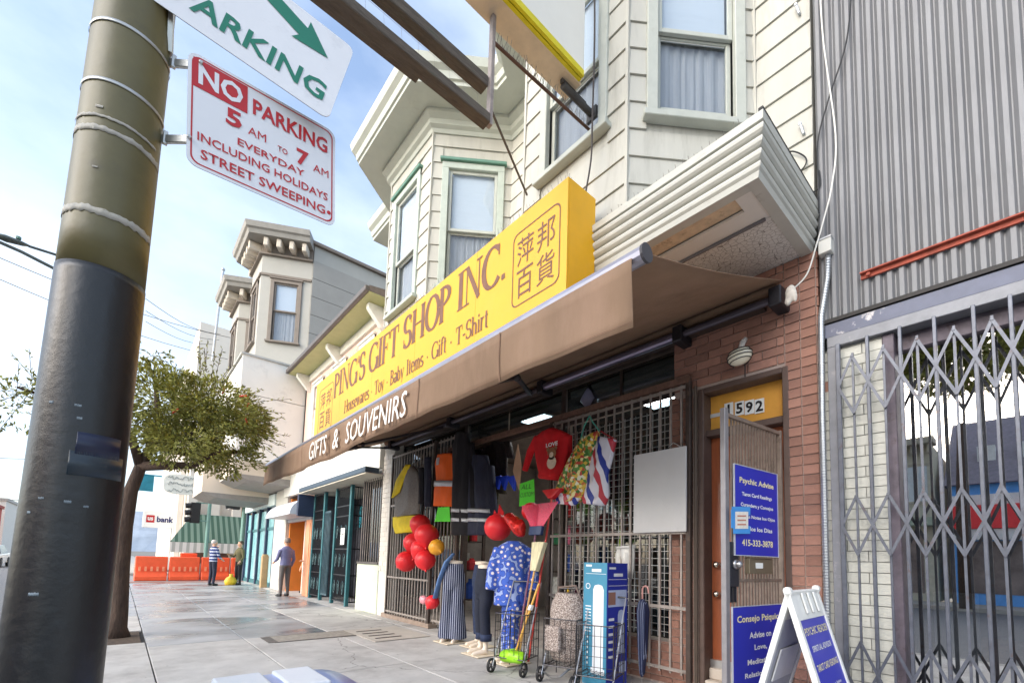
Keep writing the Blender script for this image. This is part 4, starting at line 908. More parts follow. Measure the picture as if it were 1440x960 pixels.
# --- NO PARKING sign
whs = M('white sign sheet', (226, 228, 232), .35, var=.03, scale=4, dirt=(196, 198, 202), dscale=3); reds = M('sign red', (186, 30, 36), .4, var=.06); grns = M('sign green', (16, 116, 92), .4, var=.06)
alus = M('sign back', (170, 172, 176), .35, .8)
def road_sign(name, label, TL, TR, BR, BL, rad, border):
    """rounded plate from four measured corners (they lie in one plane)"""
    TL, TR, BR, BL = V(TL), V(TR), V(BR), V(BL); c = (TL + TR + BR + BL) / 4; r = ((TR - TL) + (BR - BL)).normalized(); u = ((TL - BL) + (TR - BR)); u = (u - r * u.dot(r)).normalized()
    W = ((TR - TL).length + (BR - BL).length) / 2; H = ((TL - BL).length + (TR - BR).length) / 2; n = r.cross(u)
    t = T(name, label, 'sign', c - u * H / 2)
    def rr(w, h, rd, off):
        pts = []
        for sx, sy, a0 in ((1, 1, 0), (-1, 1, 90), (-1, -1, 180), (1, -1, 270)):
            for i in range(6): a = R_(a0 + 18 * i); pts.append(c + r * (sx * (w / 2 - rd) + rd * math.cos(a)) + u * (sy * (h / 2 - rd) + rd * math.sin(a)) + n * off)
        return pts
    mb = MB(); mb.prism(rr(W, H, rad, -.0025), n * .0025); mb.build('plate', alus, t)
    mb = MB(); p = rr(W, H, rad, .0006); mb.add(p, [tuple(range(len(p)))]); mb.build('sheeting', whs, t)
    if border:
        a = rr(W - .022, H - .022, rad * .8, .0014); b = rr(W - .032, H - .032, rad * .75, .0014); k = len(a); mb = MB(); mb.add(a + b, [(i, (i + 1) % k, k + (i + 1) % k, k + i) for i in range(k)]); mb.build('border_line', border, t)
    return t, c, r, u, W, H, n
YS_ = 2.0
s, c, r, u, W, H, n = road_sign('no_parking_sign', 'red and white NO PARKING street sweeping sign clamped to the black pole', onY(277, 79, YS_), onY(479, 189, YS_), onY(463, 319, YS_), onY(249, 219, YS_), .035, reds)
def at(a, b): return c + r * (a - .5) * W + u * (.5 - b) * H
mb = MB(); p = [at(.03, .045), at(.36, .045), at(.36, .30), at(.03, .30)]; mb.add([q + n * .002 for q in p], [(0, 1, 2, 3)]); mb.build('red_panel', reds, s)
text(s, 'NO', at(.195, .17), r, u, H * .185, whs, width=W * .27, ext=.003, bold=.03)
text(s, 'PARKING', at(.665, .20), r, u, H * .15, reds, width=W * .54, ext=.003, bold=.025)
text(s, '5', at(.275, .41), r, u, H * .155, reds, width=W * .10, ext=.003, bold=.03); text(s, 'AM', at(.425, .445), r, u, H * .075, reds, width=W * .12, ext=.003, bold=.0)
text(s, 'TO', at(.60, .475), r, u, H * .055, reds, width=W * .07, ext=.003, bold=.01)
text(s, '7', at(.745, .45), r, u, H * .155, reds, width=W * .09, ext=.003, bold=.03); text(s, 'AM', at(.885, .485), r, u, H * .075, reds, width=W * .12, ext=.003, bold=.0)
text(s, 'EVERYDAY', at(.53, .60), r, u, H * .065, reds, width=W * .46, ext=.003, bold=.012)
text(s, 'INCLUDING HOLIDAYS', at(.50, .725), r, u, H * .075, reds, width=W * .88, ext=.003, bold=.012)
text(s, 'STREET SWEEPING', at(.50, .87), r, u, H * .085, reds, width=W * .84, ext=.003, bold=.014)
mb = MB(); mb.tube([at(.95, .875) + n * .001, at(.95, .875) + n * .003], .008, 10); mb.build('dot', reds, s)
for (px, py) in ((263, 78), (246, 184)):
    q = onY(px, py, 2.0); pz = q.z; a = pc(pz) + V((prad(pz) - .004, -.02, 0)); b = q + V((.045, .004, 0)); mb = MB(); mb.bar(a, b, .012, .03); mb.bar(a + V((.012, -.012, -.02)), a + V((.012, -.012, .03)), .014, .014); mb.tube([b + V((-.005, -.006, 0)), b + V((-.005, -.016, 0))], .007, 8); mb.build('bracket', steel, s, bevel=.002)
# --- green arrow parking sign above it (nearer, turned a little)
TLp, TRp, BRp, BLp = onY(240, -160, 1.93), onY(483, 40, 1.93), onY(478, 185, 1.93), onY(252, -2, 1.93)
d2 = V((1, -.18, 0)).normalized(); o2 = V((.03, 1.99, 0)); nn = V((d2.y, -d2.x, 0))
s2, c, r, u, W, H, n = road_sign('parking_arrow_sign', 'white sign with green PARKING lettering and arrow above the no parking sign', onP(175, -150, o2, nn), onP(483, 48, o2, nn), onP(474, 187, o2, nn), onP(252, -6, o2, nn), .03, None)
def inpl(px, py): return onP(px, py, c, n)
a = inpl(322, 20); b = inpl(436, 130); zz_ = (b - a)
text(s2, 'PARKING', (inpl(255, -25) + inpl(450, 140)) / 2, r, u, .085, grns, width=(inpl(452, 140) - inpl(252, -28)).length, ext=.003, bold=.02)
A0, A1 = inpl(360, -28), inpl(461, 83); dr = (A1 - A0).normalized(); pr = n.cross(dr); Lr = (A1 - A0).length
pl = [A0 - pr * .028, A0 + dr * (Lr - .11) - pr * .028, A0 + dr * (Lr - .12) - pr * .062, A1, A0 + dr * (Lr - .12) + pr * .062, A0 + dr * (Lr - .11) + pr * .028, A0 + pr * .028]
mb = MB(); mb.add([q + n * .003 for q in pl], [(0, 1, 5, 6), (1, 2, 3), (1, 3, 5), (3, 4, 5)]); mb.build('arrow', grns, s2)
mb = MB(); q = onP(262, 62, o2, nn); mb.bar(pc(q.z) + V((prad(q.z) - .004, -.03, .0)), c - r * W * .38 - u * .05 - n * .006, .014, .03); mb.build('bracket', steel, s2)
# ================================================================== projecting blade signs over the sidewalk
wood = M('weathered timber', (96, 88, 80), .85, var=.35, scale=9, stretch=(.6, 3, 3), bump=.4, bscale=30, dirt=(62, 74, 58), dscale=9, dlo=.55, dhi=.75)
YB1 = onX(850, 170, 3.05).y
bs = T('blade_sign', 'white projecting sign with yellow bottom edge fixed to the near bay', 'sign', (2.4, YB1, 4.2))
Q = lambda px, py, Y=YB1: onY(px, py, Y)
br = Q(821, 108); pL = Q(712, 2); dz = br.z
print('BLADE', YB1, br, pL)
X1 = br.x; X0 = -0.2 + X1 - 1.9; th = .26
zbm = br.z
mb = MB(); mb.box((X0, YB1 + .006, zbm + .06), (X1, YB1 + .02, zbm + 1.6)); mb.build('face_panel', M('sign white', (232, 230, 222), .45, var=.04, scale=2), bs)
mb = MB(); mb.box((X0, YB1 - .002, zbm), (X1, YB1 + .024, zbm + .06)); mb.box((X0, YB1 + .03, zbm - .004), (X1, YB1 + .06, zbm + .05)); mb.build('yellow_edge', M('olive yellow', (214, 200, 20), .5), bs)
mb = MB(); mb.box((X0, YB1 + .06, zbm - .01), (X1 + .03, YB1 + th, zbm + .02)); mb.build('bottom_tray', M('aged cream metal', (214, 194, 166), .55, var=.1, scale=7, dirt=(120, 100, 80), dscale=12, dlo=.64, dhi=.8), bs, bevel=.004)
mb = MB(); mb.box((X1 + .001, YB1 + .03, zbm + .03), (X1 + .03, YB1 + th, zbm + 1.6)); mb.box((X0, YB1 + th - .02, zbm + .03), (X1, YB1 + th, zbm + 1.6)); mb.build('case_back', MATS['sign white'], bs)
yt = YB1 + th * .55
pe = Q(792, 98, yt); pw_ = Q(863, 176, yt)
mb = MB(); mb.tube([(pe.x, yt, zbm - .06), (3.04, yt, zbm - .06)], .032, 10); mb.build('mounting_pipe', M('old pipe', (82, 80, 80), .6, .4, var=.3), bs); mb = MB(); mb.box((3.02, yt - .06, zbm - .12), (3.05, yt + .06, zbm)); mb.build('wall_plate', MATS['old pipe'], bs)
mb = MB(); mb.box((pe.x - .02, yt - .015, zbm - .05), (pe.x + .3, yt + .015, zbm - .012)); mb.build('clamp', MATS['old pipe'], bs)
# empty timber sign frame
YB2 = onX(833, 180, 3.05).y; zf = onY(690, 172, YB2).z; xf = onY(690, 172, YB2).x
print('FRAME', YB2, xf, zf)
fs = T('timber_sign_frame', 'empty weathered timber sign frame hanging out over the sidewalk', 'sign frame', (xf - .8, YB2, zf))
q2 = onY(690, 118, YB2); hgt = q2.z - zf
for (ya, zb_, hh, nm) in ((YB2, zf, .075, 'lower_beam'), (YB2 + .05, onY(690, 128, YB2 + .05).z + .02, .09, 'middle_beam'), (YB2 + .02, zf + 1.5, .1, 'upper_beam')):
    mb = MB(); mb.box((xf - 1.9, ya, zb_), (xf, ya + .10, zb_ + hh)); mb.build(nm, wood, fs, bevel=.006)
mb = MB(); mb.box((xf - 1.9, YB2 + .1, zf + .02), (xf - .55, YB2 + .16, zf + .13)); mb.build('packing_beam', wood, fs, bevel=.005)
mb = MB(); mb.box((xf + .001, YB2 + .02, zf + .01), (xf + .035, YB2 + .07, zf + 1.6)); mb.build('upright', M('painted upright', (150, 140, 136), .6, var=.25, scale=10), fs, bevel=.004)
mb = MB()
for k in range(14): x = xf - .02 - k * .13; mb.bar((x, YB2 + .12, zf + .06), (x, YB2 + .2, zf + .5), .0014)
for k in range(4): z = zf + .12 + k * .11; mb.bar((xf - 1.85, YB2 + .13 + .011 * k, z), (xf - .02, YB2 + .13 + .011 * k, z), .0014)
o = mb.build('bird_netting', M('netting', (150, 150, 150), .7), fs); o['kind'] = 'stuff'
# spiked arm from the frame to the bay
yA = YB2 + .03; mb = MB(); z_a = zf + .62
za = onY(702, 54, yA).z; xa = onY(702, 54, yA).x
arm = T('spiked_arm', 'thin iron arm covered in bird spikes between the timber frame and the bay', 'arm', (xa, yA, za))
zw = onX(833, 179, 3.04).z
mb = MB(); mb.tube([(xf + .03, yA, zf + (za - zf) * .9), (3.04, yA, zw)], .014, 8); mb.build('rod', M('rusty rod', (96, 70, 58), .8, .3, var=.3), arm)
mb = MB(); k = 34
for i in range(k):
    p = V((xf + .03, yA, zf + (za - zf) * .9)).lerp(V((3.04, yA, zw)), (i + .5) / k)
    for j in range(3): mb.bar(p, p + V((random.uniform(-.03, .03), random.uniform(-.04, .04), random.uniform(.06, .12))), .0024)
mb.build('spikes', spk, arm)['kind'] = 'stuff'
cable('stay_rod', 'iron stay rod slanting from the timber frame down to the yellow sign', [(xf + .02, YB2 + .08, zf + .25), V((xf + .02, YB2 + .08, zf + .25)).lerp(onX(741, 274, SX + .2), .5), onX(741, 274, SX + .2)], .011, M('stay iron', (92, 86, 84), .6, .3), 'rod')
c0 = V((SX + .27, SY0 + .06, SZ1)); cable('hanging_cable', 'dark cable dropping in front of the near bay to the yellow sign', [onY(836, -20, SY0 + .02), onY(836, 60, SY0 + .03), onY(833, 170, SY0 + .04), onY(831, 225, SY0 + .05), c0], .009, M('old black cable', (66, 60, 58), .7))
# ================================================================== patterned cloth
def ramp_mat(name, stops, coord, scale, rough=.8, rot=(0, 0, 0), interp='CONSTANT', bump=0):
    if name in MATS: return MATS[name]
    m = bpy.data.materials.new(name); m.use_nodes = True; N, L = tree_nodes(m); b = N['Principled BSDF']; b.inputs['Roughness'].default_value = rough
    tc = N.new('ShaderNodeTexCoord'); mp = N.new('ShaderNodeMapping'); mp.inputs['Rotation'].default_value = rot; L.new(tc.outputs['Object'], mp.inputs['Vector'])
    cr = N.new('ShaderNodeValToRGB'); cr.color_ramp.interpolation = interp
    while len(cr.color_ramp.elements) < len(stops): cr.color_ramp.elements.new(.5)
    for e, (p, c) in zip(cr.color_ramp.elements, stops): e.position = p; e.color = (*lin(c), 1)
    if coord in 'XYZ':
        sp = N.new('ShaderNodeSeparateXYZ'); L.new(mp.outputs['Vector'], sp.inputs[0]); mu = N.new('ShaderNodeMath'); mu.operation = 'MULTIPLY'; mu.inputs[1].default_value = scale; fr = N.new('ShaderNodeMath'); fr.operation = 'FRACT'
        L.new(sp.outputs[coord], mu.inputs[0]); L.new(mu.outputs[0], fr.inputs[0]); L.new(fr.outputs[0], cr.inputs['Fac'])
    else:
        v = N.new('ShaderNodeTexVoronoi'); v.inputs['Scale'].default_value = scale; L.new(mp.outputs['Vector'], v.inputs['Vector'])
        if coord == 'dots': L.new(v.outputs['Distance'], cr.inputs['Fac'])
        else:
            sp = N.new('ShaderNodeSeparateColor'); L.new(v.outputs['Color'], sp.inputs[0]); L.new(sp.outputs[0], cr.inputs['Fac'])
    L.new(cr.outputs['Color'], b.inputs['Base Color']); MATS[name] = m; return m
pin = ramp_mat('pinstripe cloth', [(0, (26, 34, 66)), (.8, (190, 196, 214))], 'Y', 34, rot=(0, 0, R_(122)))
paj = ramp_mat('printed pyjama cloth', [(0, (228, 224, 226)), (.24, (190, 160, 166)), (.29, (58, 92, 184)), (.62, (36, 62, 150)), (.7, (150, 166, 210))], 'dots', 15)
flor = ramp_mat('floral bag print', [(0, (70, 120, 50)), (.22, (224, 190, 70)), (.42, (206, 118, 60)), (.55, (240, 226, 160)), (.68, (96, 150, 70)), (.82, (196, 74, 60)), (.92, (236, 232, 210))], 'cells', 30, .45)
strp = ramp_mat('striped bag weave', [(0, (226, 222, 230)), (.24, (42, 60, 150)), (.46, (226, 222, 230)), (.66, (196, 60, 72)), (.86, (226, 222, 230))], 'Y', 4.2, .4, rot=(R_(14), 0, 0))
plaid = ramp_mat('houndstooth bag', [(0, (140, 124, 116)), (.42, (196, 184, 176)), (.75, (108, 94, 88))], 'cells', 150, .9)
jean = M('indigo denim', (34, 46, 74), .8, var=.25, scale=30, dirt=(74, 92, 128), dscale=4, dlo=.55, dhi=.8); jean2 = M('dark denim', (22, 28, 46), .8, var=.25, scale=30, dirt=(52, 66, 100), dscale=4, dlo=.6, dhi=.8)
redc = M('red fleece', (208, 24, 32), .88, var=.16, scale=7, bump=.6, bscale=11, stretch=(1, 1, .6)); orgc = M('hi-vis orange', (250, 104, 24), .75, var=.12, scale=6, bump=.6, bscale=12, stretch=(1, 1, .4)); yelc = M('hi-vis yellow', (238, 208, 32), .75, var=.14, scale=6, bump=.5, bscale=14); grey_c = M('grey quilted lining', (120, 112, 104), .6, var=.2, scale=24, bump=.4, bscale=60)
navy = M('navy cloth', (38, 41, 60), .85, var=.35, scale=9, bump=.7, bscale=12, stretch=(1, 1, .4)); blkc = M('black cloth', (34, 32, 37), .88, var=.4, scale=8, bump=.7, bscale=12, stretch=(1, 1, .4)); silver = M('reflective tape', (196, 198, 202), .3, .2, var=.1, scale=20)
def drape(mb, rows, X, depth=.05, fold=.012, n=22, seed=0):
    rings = []; rr = random.Random(seed); ph = rr.uniform(0, 6)
    for i, (a, b) in enumerate(rows):
        p, q = onX(*a, X), onX(*b, X); c = (p + q) / 2; h = (q - p) / 2; ring = []; g_ = i / max(1, len(rows) - 1)
        for k in range(n):
            t = 2 * math.pi * k / n; f = fold * 1.5 * (.35 + g_) * math.sin(5 * t + ph + i * .22 + 1.5 * math.sin(i * .4 + ph)) + fold * .9 * math.sin(9 * t + ph * 2 + i * .5) + fold * 1.2 * pnoise(V((t * 2, i * .45, ph)))
            ring.append(c + h * math.cos(t) + V((1, 0, 0)) * (math.sin(t) * (depth + f)))
        rings.append(ring)
    return mb.loft(rings)
def densify(rows, k=4):
    out = []
    for i in range(len(rows) - 1):
        for j in range(k):
            t = j / k; out.append(tuple(tuple(rows[i][s][e] * (1 - t) + rows[i + 1][s][e] * t for e in (0, 1)) for s in (0, 1)))
    out.append(rows[-1]); return out
def hanger(parent, px, py, X, w=.2):
    c = onX(px, py, X); mb = MB(); mb.tube([c + V((0, -w, -.07)), c, c + V((0, w, -.07))], .005, 5); mb.tube([c, c + V((0, 0, .04)), c + V((.03, 0, .07)), c + V((.05, 0, .05))], .003, 5); return mb.build('hanger', iron, parent)
XM = 3.86
# yellow and grey jacket
j = T('reversible_jacket', 'yellow jacket with grey quilted lining hanging at the left end of the grille', 'jacket', onX(572, 750, XM))
mb = MB(); drape(mb, densify([((573, 655), (582, 655)), ((562, 672), (589, 664)), ((555, 700), (592, 688)), ((556, 722), (591, 715)), ((556, 728), (590, 722))]), XM, .06, .012, seed=1); mb.build('lining', grey_c, j, smooth=True)
mb = MB(); drape(mb, densify([((571, 653), (577, 653)), ((557, 676), (571, 668)), ((551, 700), (562, 692))]), XM - .06, .03, .006, seed=2); mb.build('yellow_shell', yelc, j, smooth=True)
mb = MB(); drape(mb, densify([((553, 727), (590, 724)), ((553, 740), (588, 738)), ((557, 750), (584, 747))]), XM - .01, .06, .01, seed=3); mb.build('yellow_hem', yelc, j, smooth=True)
hanger(j, 576, 652, XM)
# orange vest
j = T('orange_vest', 'orange safety vest with silver band hanging on the grille', 'vest', onX(624, 712, XM))
mb = MB(); drape(mb, densify([((616, 639), (636, 637)), ((612, 652), (640, 647)), ((614, 672), (640, 668)), ((611, 692), (639, 690)), ((609, 711), (637, 712))]), XM - .02, .05, .01, seed=4); mb.build('body', orgc, j, smooth=True)
mb = MB(); drape(mb, [((611.5, 676), (641, 676)), ((611, 684), (640.5, 684))], XM - .022, .074, .004, seed=4); mb.build('reflective_band', silver, j, smooth=True)
mb = MB(); drape(mb, [((615, 644), (619, 643)), ((614, 654), (618, 653))], XM - .05, .03, .002); mb.build('shoulder_band', silver, j); hanger(j, 626, 637, XM)
# narrow dark trousers beside the vest
for k, (pa, pb, m_, lab) in enumerate((((597, 645), (606, 712), navy, 'navy striped trousers hanging left of the orange vest'), ((589, 660), (596, 708), blkc, 'black trousers hanging right of the yellow jacket'))):
    mb = MB(); drape(mb, densify([((pa[0], pa[1]), (pb[0], pa[1] - 2)), ((pa[0] + 1, (pa[1] + pb[1]) / 2), (pb[0], (pa[1] + pb[1]) / 2)), ((pa[0] + 1, pb[1]), (pb[0] - 1, pb[1]))]), XM, .04, .006, seed=20 + k); drape(mb, [((pa[0] + 1, pa[1] - 2), (pb[0] - 1, pa[1] - 3)), ((pa[0] + .5, pa[1] + 5), (pb[0] - .5, pa[1] + 3))], XM - .001, .046, .004)
    tag(mb.build('hanging_trousers', m_, smooth=True), lab, 'trousers')
# dark jackets with reflective bands
for k, (x0, x1, y0, y1, m_, lab) in enumerate(((637, 662, 608, 752, blkc, 'long black work jacket with two silver bands hanging by the shop entrance'), (660, 690, 640, 752, navy, 'navy work jacket with silver bands hanging behind the balloons'))):
    j = T('work_jacket', lab, 'jacket', onX((x0 + x1) / 2, y1, XM)); mb = MB()
    drape(mb, densify([((x0 + 7, y0), (x1 - 5, y0)), ((x0 + 1, y0 + 18), (x1 - 1, y0 + 14)), ((x0, y0 + 60), (x1, y0 + 58)), ((x0, y1), (x1, y1))]), XM - .04, .07, .018, seed=30 + k); mb.build('body', m_, j, smooth=True)
    for yy in (715, 728): mb = MB(); drape(mb, [((x0 - .5, yy), (x1 + .5, yy + 1)), ((x0 - .5, yy + 5), (x1 + .5, yy + 6))], XM - .042, .104, .006, seed=30 + k); mb.build('reflective_band', silver, j, smooth=True)
    mb = MB(); drape(mb, densify([((x1 - 3, y0 + 14), (x1 + 3, y0 + 14)), ((x1, y0 + 60), (x1 + 6, y0 + 60)), ((x1 + 2, y1 - 30), (x1 + 9, y1 - 30))]), XM - .06, .05, .01, seed=33 + k); mb.build('sleeve', m_, j, smooth=True)
# shirts in the recess
for k, (x, y, m_, lab) in enumerate(((672, 660, blkc, 'black shirt hanging deep in the shop entrance'), (700, 640, M('charcoal print cloth', (52, 46, 44), .8, var=.6, scale=40), 'dark printed shirt hanging deep in the shop entrance'), (688, 690, M('camouflage cloth', (84, 78, 56), .8, var=.6, scale=24), 'brown camouflage shirt hanging deep in the shop entrance'))):
    j = T('shirt', lab, 'shirt', onX(x, y + 40, 4.25)); mb = MB(); drape(mb, densify([((x - 6, y - 28), (x + 6, y - 28)), ((x - 14, y - 18), (x + 14, y - 18)), ((x - 13, y + 10), (x + 13, y + 10)), ((x - 14, y + 40), (x + 14, y + 40))]), 4.25, .07, .02, seed=50 + k); mb.build('body', m_, j, smooth=True)
    for s_ in (-1, 1): mb = MB(); drape(mb, [((x + s_ * 13 - 4, y - 20), (x + s_ * 13 + 4, y - 20)), ((x + s_ * 19 - 4, y + 4), (x + s_ * 19 + 4, y + 4))], 4.24, .05, .01); mb.build('sleeve', m_, j, smooth=True)
# string of blue pennant bags
bl_ = M('bright blue plastic', (30, 70, 214), .4, var=.15, scale=12); j = T('blue_bag', 'bright blue folded bag hanging in the shop entrance', 'bag', onX(706, 690, 3.95))
for k, (a, b, c_) in enumerate((((690, 671), (703, 668), (699, 688)), ((701, 670), (713, 668), (708, 689)), ((711, 670), (723, 668), (722, 690)))):
    p = [onX(*q, 3.95 - .01 * k) for q in (a, b, c_)]; mb = MB(); mb.prism(p, (.05, 0, 0)); mb.build('fold', bl_, j, bevel=.008)
# beige cardboard offcut
j = T('cardboard_strip', 'tall narrow piece of tan cardboard hung beside the red hoodie', 'cardboard', onX(728, 688, 3.9)); mb = MB(); mb.prism([onX(728, 624, 3.9), onX(733, 655, 3.9), onX(730, 690, 3.9), onX(721, 662, 3.9)], (.012, 0, 0)); mb.build('sheet', M('cardboard', (200, 162, 130), .8), j)
# lime paper notices
lime = M('lime paper', (96, 240, 60), .7, var=.05)
j = T('paper_notice', 'lime green handwritten notice below the red hoodie', 'notice', onX(741, 712, 3.84)); P4 = [onX(*q, 3.84) for q in ((731, 680), (751, 673), (752, 708), (730, 712))]; mb = MB(); mb.prism(P4, (.003, 0, 0)); mb.build('sheet', lime, j)
text(j, 'ALL', (onX(740, 684, 3.838)), RF, UP, .06, blackp, width=.2, ext=.002, bold=-.01, slant=.2); text(j, 'CUSTOM', (onX(741, 695, 3.838)), RF, UP, .055, blackp, width=.26, ext=.002, bold=-.01, slant=.2)
mb = MB(); mb.prism([onX(*q, XM - .02) for q in ((616, 713), (632, 712), (633, 733), (611, 733))], (.003, 0, 0)); tag(mb.build('paper_notice', lime), 'blank lime green paper below the orange vest', 'notice')
# red hoodie
XH_ = 3.80; j = T('hoodie', 'red child hoodie with teddy print hanging over the shop window', 'hoodie', onX(772, 670, XH_))
mb = MB(); drape(mb, densify([((764, 606), (788, 604)), ((752, 616), (801, 610)), ((753, 640), (799, 634)), ((757, 662), (794, 662)), ((760, 669), (790, 672))]), XH_, .07, .010, seed=60)
pa = [onX(757, 615, XH_), onX(746, 635, XH_), onX(738, 662, XH_)]; mb.tube(pa, [.062, .055, .042], 12, flat=.9); pa = [onX(798, 612, XH_), onX(799, 632, XH_ + .06), onX(795, 650, XH_ + .1)]; mb.tube(pa, [.06, .055, .045], 12)
mb.ell(onX(775, 608, XH_), (.07, .12, .06)); mb.build('body', redc, j, fuse=.014)
mb = MB(); c_ = onX(776, 672, XH_); mb.tube([onX(760, 668, XH_), onX(790, 671, XH_)], .045, 10); mb.build('hem', redc, j, smooth=True)
ctr = onX(776, 639, XH_ - .082); crm = M('cream print', (226, 204, 178), .8, var=.15, scale=30); brp = M('brown print', (150, 104, 72), .8, var=.3, scale=40)
text(j, 'LOVE', ctr + V((0, 0, .125)), RF, UP, .05, whitep, width=.2, ext=.006, bold=.03)
for (dy, dz, r_, m_, nm) in ((0, .01, .052, brp, 'print_head'), (.045, .05, .02, brp, 'print_ear'), (-.045, .05, .02, brp, 'print_ear'), (0, -.065, .055, crm, 'print_body'), (0, -.002, .024, crm, 'print_muzzle')):
    dy *= 1.45; dz *= 1.45; r_ *= 1.45; mb = MB(); q = ctr + V((-.004 - (.004 if 'muzzle' in nm else 0), dy, dz)); k = 14; mb.add([q + V((0, r_ * math.cos(2 * math.pi * i / k), r_ * math.sin(2 * math.pi * i / k))) for i in range(k)], [tuple(range(k))]); mb.build(nm, m_, j)
hanger(j, 776, 601, XH_)
# shopping bags
def bag(name, label, rows, X, mat, apex, hm, seed):
    t = T(name, label, 'bag', onX(*rows[-1][0], X)); mb = MB(); drape(mb, densify(rows), X, .075, .016, seed=seed); mb.build('body', mat, t, smooth=True)
    for k, e in enumerate((0, 1)):
        top = onX(*apex, X + .02); mb = MB(); a = onX(*rows[0][e], X); mb.tube([a, a.lerp(top, .6) + V((-.02, 0, 0)), top], .007, 6); mb.build('handle', hm, t)
    return t
bag('shopping_bag', 'bright floral woven shopping bag hanging beside the red hoodie', [((815, 622), (843, 606)), ((800, 648), (838, 636)), ((788, 672), (832, 668)), ((778, 694), (826, 694)), ((785, 708), (820, 704))], 3.74, flor, (829, 584), M('teal strap', (80, 170, 150), .6), 70)
bag('shopping_bag', 'red white and blue striped shopping bag hanging above the bars', [((842, 614), (866, 618)), ((834, 645), (862, 640)), ((828, 672), (855, 668)), ((818, 700), (856, 696)), ((822, 708), (850, 711))], 3.76, strp, (845, 606), M('red strap', (196, 60, 66), .6), 71)
mb = MB(); drape(mb, densify([((782, 693), (815, 700)), ((780, 700), (812, 708)), ((786, 708), (806, 711))]), 3.70, .06, .01, seed=72); drape(mb, [((783, 691), (812, 698)), ((783, 694), (812, 701))], 3.70, .066, .008)
tag(mb.build('folded_bag', strp, smooth=True), 'folded red and white striped bag under the floral bag', 'bag')
# bag of small things hanging behind the grille top
mb = MB(); c_ = onX(829, 563, 4.24); mb.tube([c_ + V((0, 0, .2)), c_ + V((0, 0, .1)), c_ + V((0, 0, 0)), c_ + V((0, 0, -.08))], [.012, .07, .12, .06], 12); tag(mb.build('plastic_bag', M('grey violet plastic', (150, 150, 176), .3, var=.15), smooth=True), 'grey violet plastic bag hung in the transom above the floral bag', 'bag')
# ------------------------------------------------------------------ balloons
bred = M('red balloon', (232, 40, 48), .42, var=.05); borg = M('orange balloon', (240, 166, 44), .42, var=.05); foil = M('red foil', (206, 40, 34), .2, .45, var=.35, scale=22, bump=.5, bscale=26)
def balloon(px, py, rpx, X, mat, label, tilt=(0, 0), cat='balloon', group=None):
    c_ = onX(px, py, X); e = onX(px, py + rpx, X); r_ = abs(e.z - c_.z) * 1.15; prof = [(-1.34, .05), (-1.26, .11), (-1.2, .05), (-1.12, .16), (-.9, .48), (-.55, .83), (-.1, 1.0), (.35, .94), (.7, .7), (.9, .42), (.99, .12)]
    rot = Matrix.Rotation(R_(tilt[0]), 3, 'X') @ Matrix.Rotation(R_(tilt[1]), 3, 'Y'); mb = MB(); n = 18
    mb.loft([[c_ + rot @ V((w_ * r_ * math.cos(2 * math.pi * k / n), w_ * r_ * math.sin(2 * math.pi * k / n), h * r_ * .95)) for k in range(n)] for h, w_ in prof])
    return tag(mb.build('balloon', mat, smooth=True), label, cat, group)
gb = 'balloons tied by the left grille'
for (px, py, r_, X, m_, l_, ti) in ((591, 737, 13, 3.74, bred, 'topmost red balloon of the left cluster under the yellow jacket', (10, 20)), (600, 752, 15, 3.62, bred, 'red balloon of the left cluster just above the orange balloon', (-20, 10)), (582, 763, 13, 3.70, bred, 'red balloon at the left middle of the left cluster', (40, 0)), (592, 772, 13, 3.6, bred, 'red balloon in the centre of the left cluster left of the orange one', (20, 30)), (571, 789, 13, 3.62, bred, 'lowest left red balloon of the left cluster', (60, 20)), (598, 787, 13, 3.56, bred, 'lowest right red balloon of the left cluster', (-30, 10)), (614, 769, 10, 3.52, borg, 'only orange balloon in the left cluster', (-60, 0))): balloon(px, py, r_, X, m_, l_, ti, group=gb)
balloon(700, 741, 17, 3.5, bred, 'large red balloon above the blue pyjamas', (70, 0)); balloon(747, 719, 12, 3.6, bred, 'red balloon right under the lime notice', (-10, 0)); balloon(608, 846, 9, 3.45, bred, 'red ball low beside the pinstriped trousers', (0, 40))
mb = MB(); c_ = onX(596, 843, 3.5); mb.ell(c_, (.06, .09, .07)); mb.ell(c_ + V((0, .06, .01)), (.04, .05, .05)); tag(mb.build('foil_wrap', M('pink clear wrap', (232, 150, 160), .15, var=.4, scale=30), smooth=True), 'pink see-through wrapping beside the low red ball', 'wrapping')
mb = MB(); pa = [onX(712, 726, 3.46), onX(722, 733, 3.44), onX(731, 744, 3.43), onX(734, 754, 3.43)]; mb.tube(pa, [.05, .085, .09, .04], 14); mb.ell(onX(717, 728, 3.45), (.07, .09, .07)); mb.ell(onX(731, 736, 3.43), (.06, .07, .06))
bo = mb.build('foil_balloon', foil, fuse=.018); tag(bo, 'shiny red foil balloon with faint letters above the blue pyjamas', 'balloon')
mb = MB()
for (px, py, a) in ((703, 716, 0), (696, 724, .5), (706, 722, -.4)): p = onX(px, py, 3.6); mb.prism([p + V((0, .05, -.06)), p + V((0, .02, .07)), p + V((0, -.03, .02)), p + V((0, -.02, -.06))], (.01, 0, 0))
tag(mb.build('tinsel_flower', redc), 'red paper petals sticking up behind the large red balloon', 'decoration')
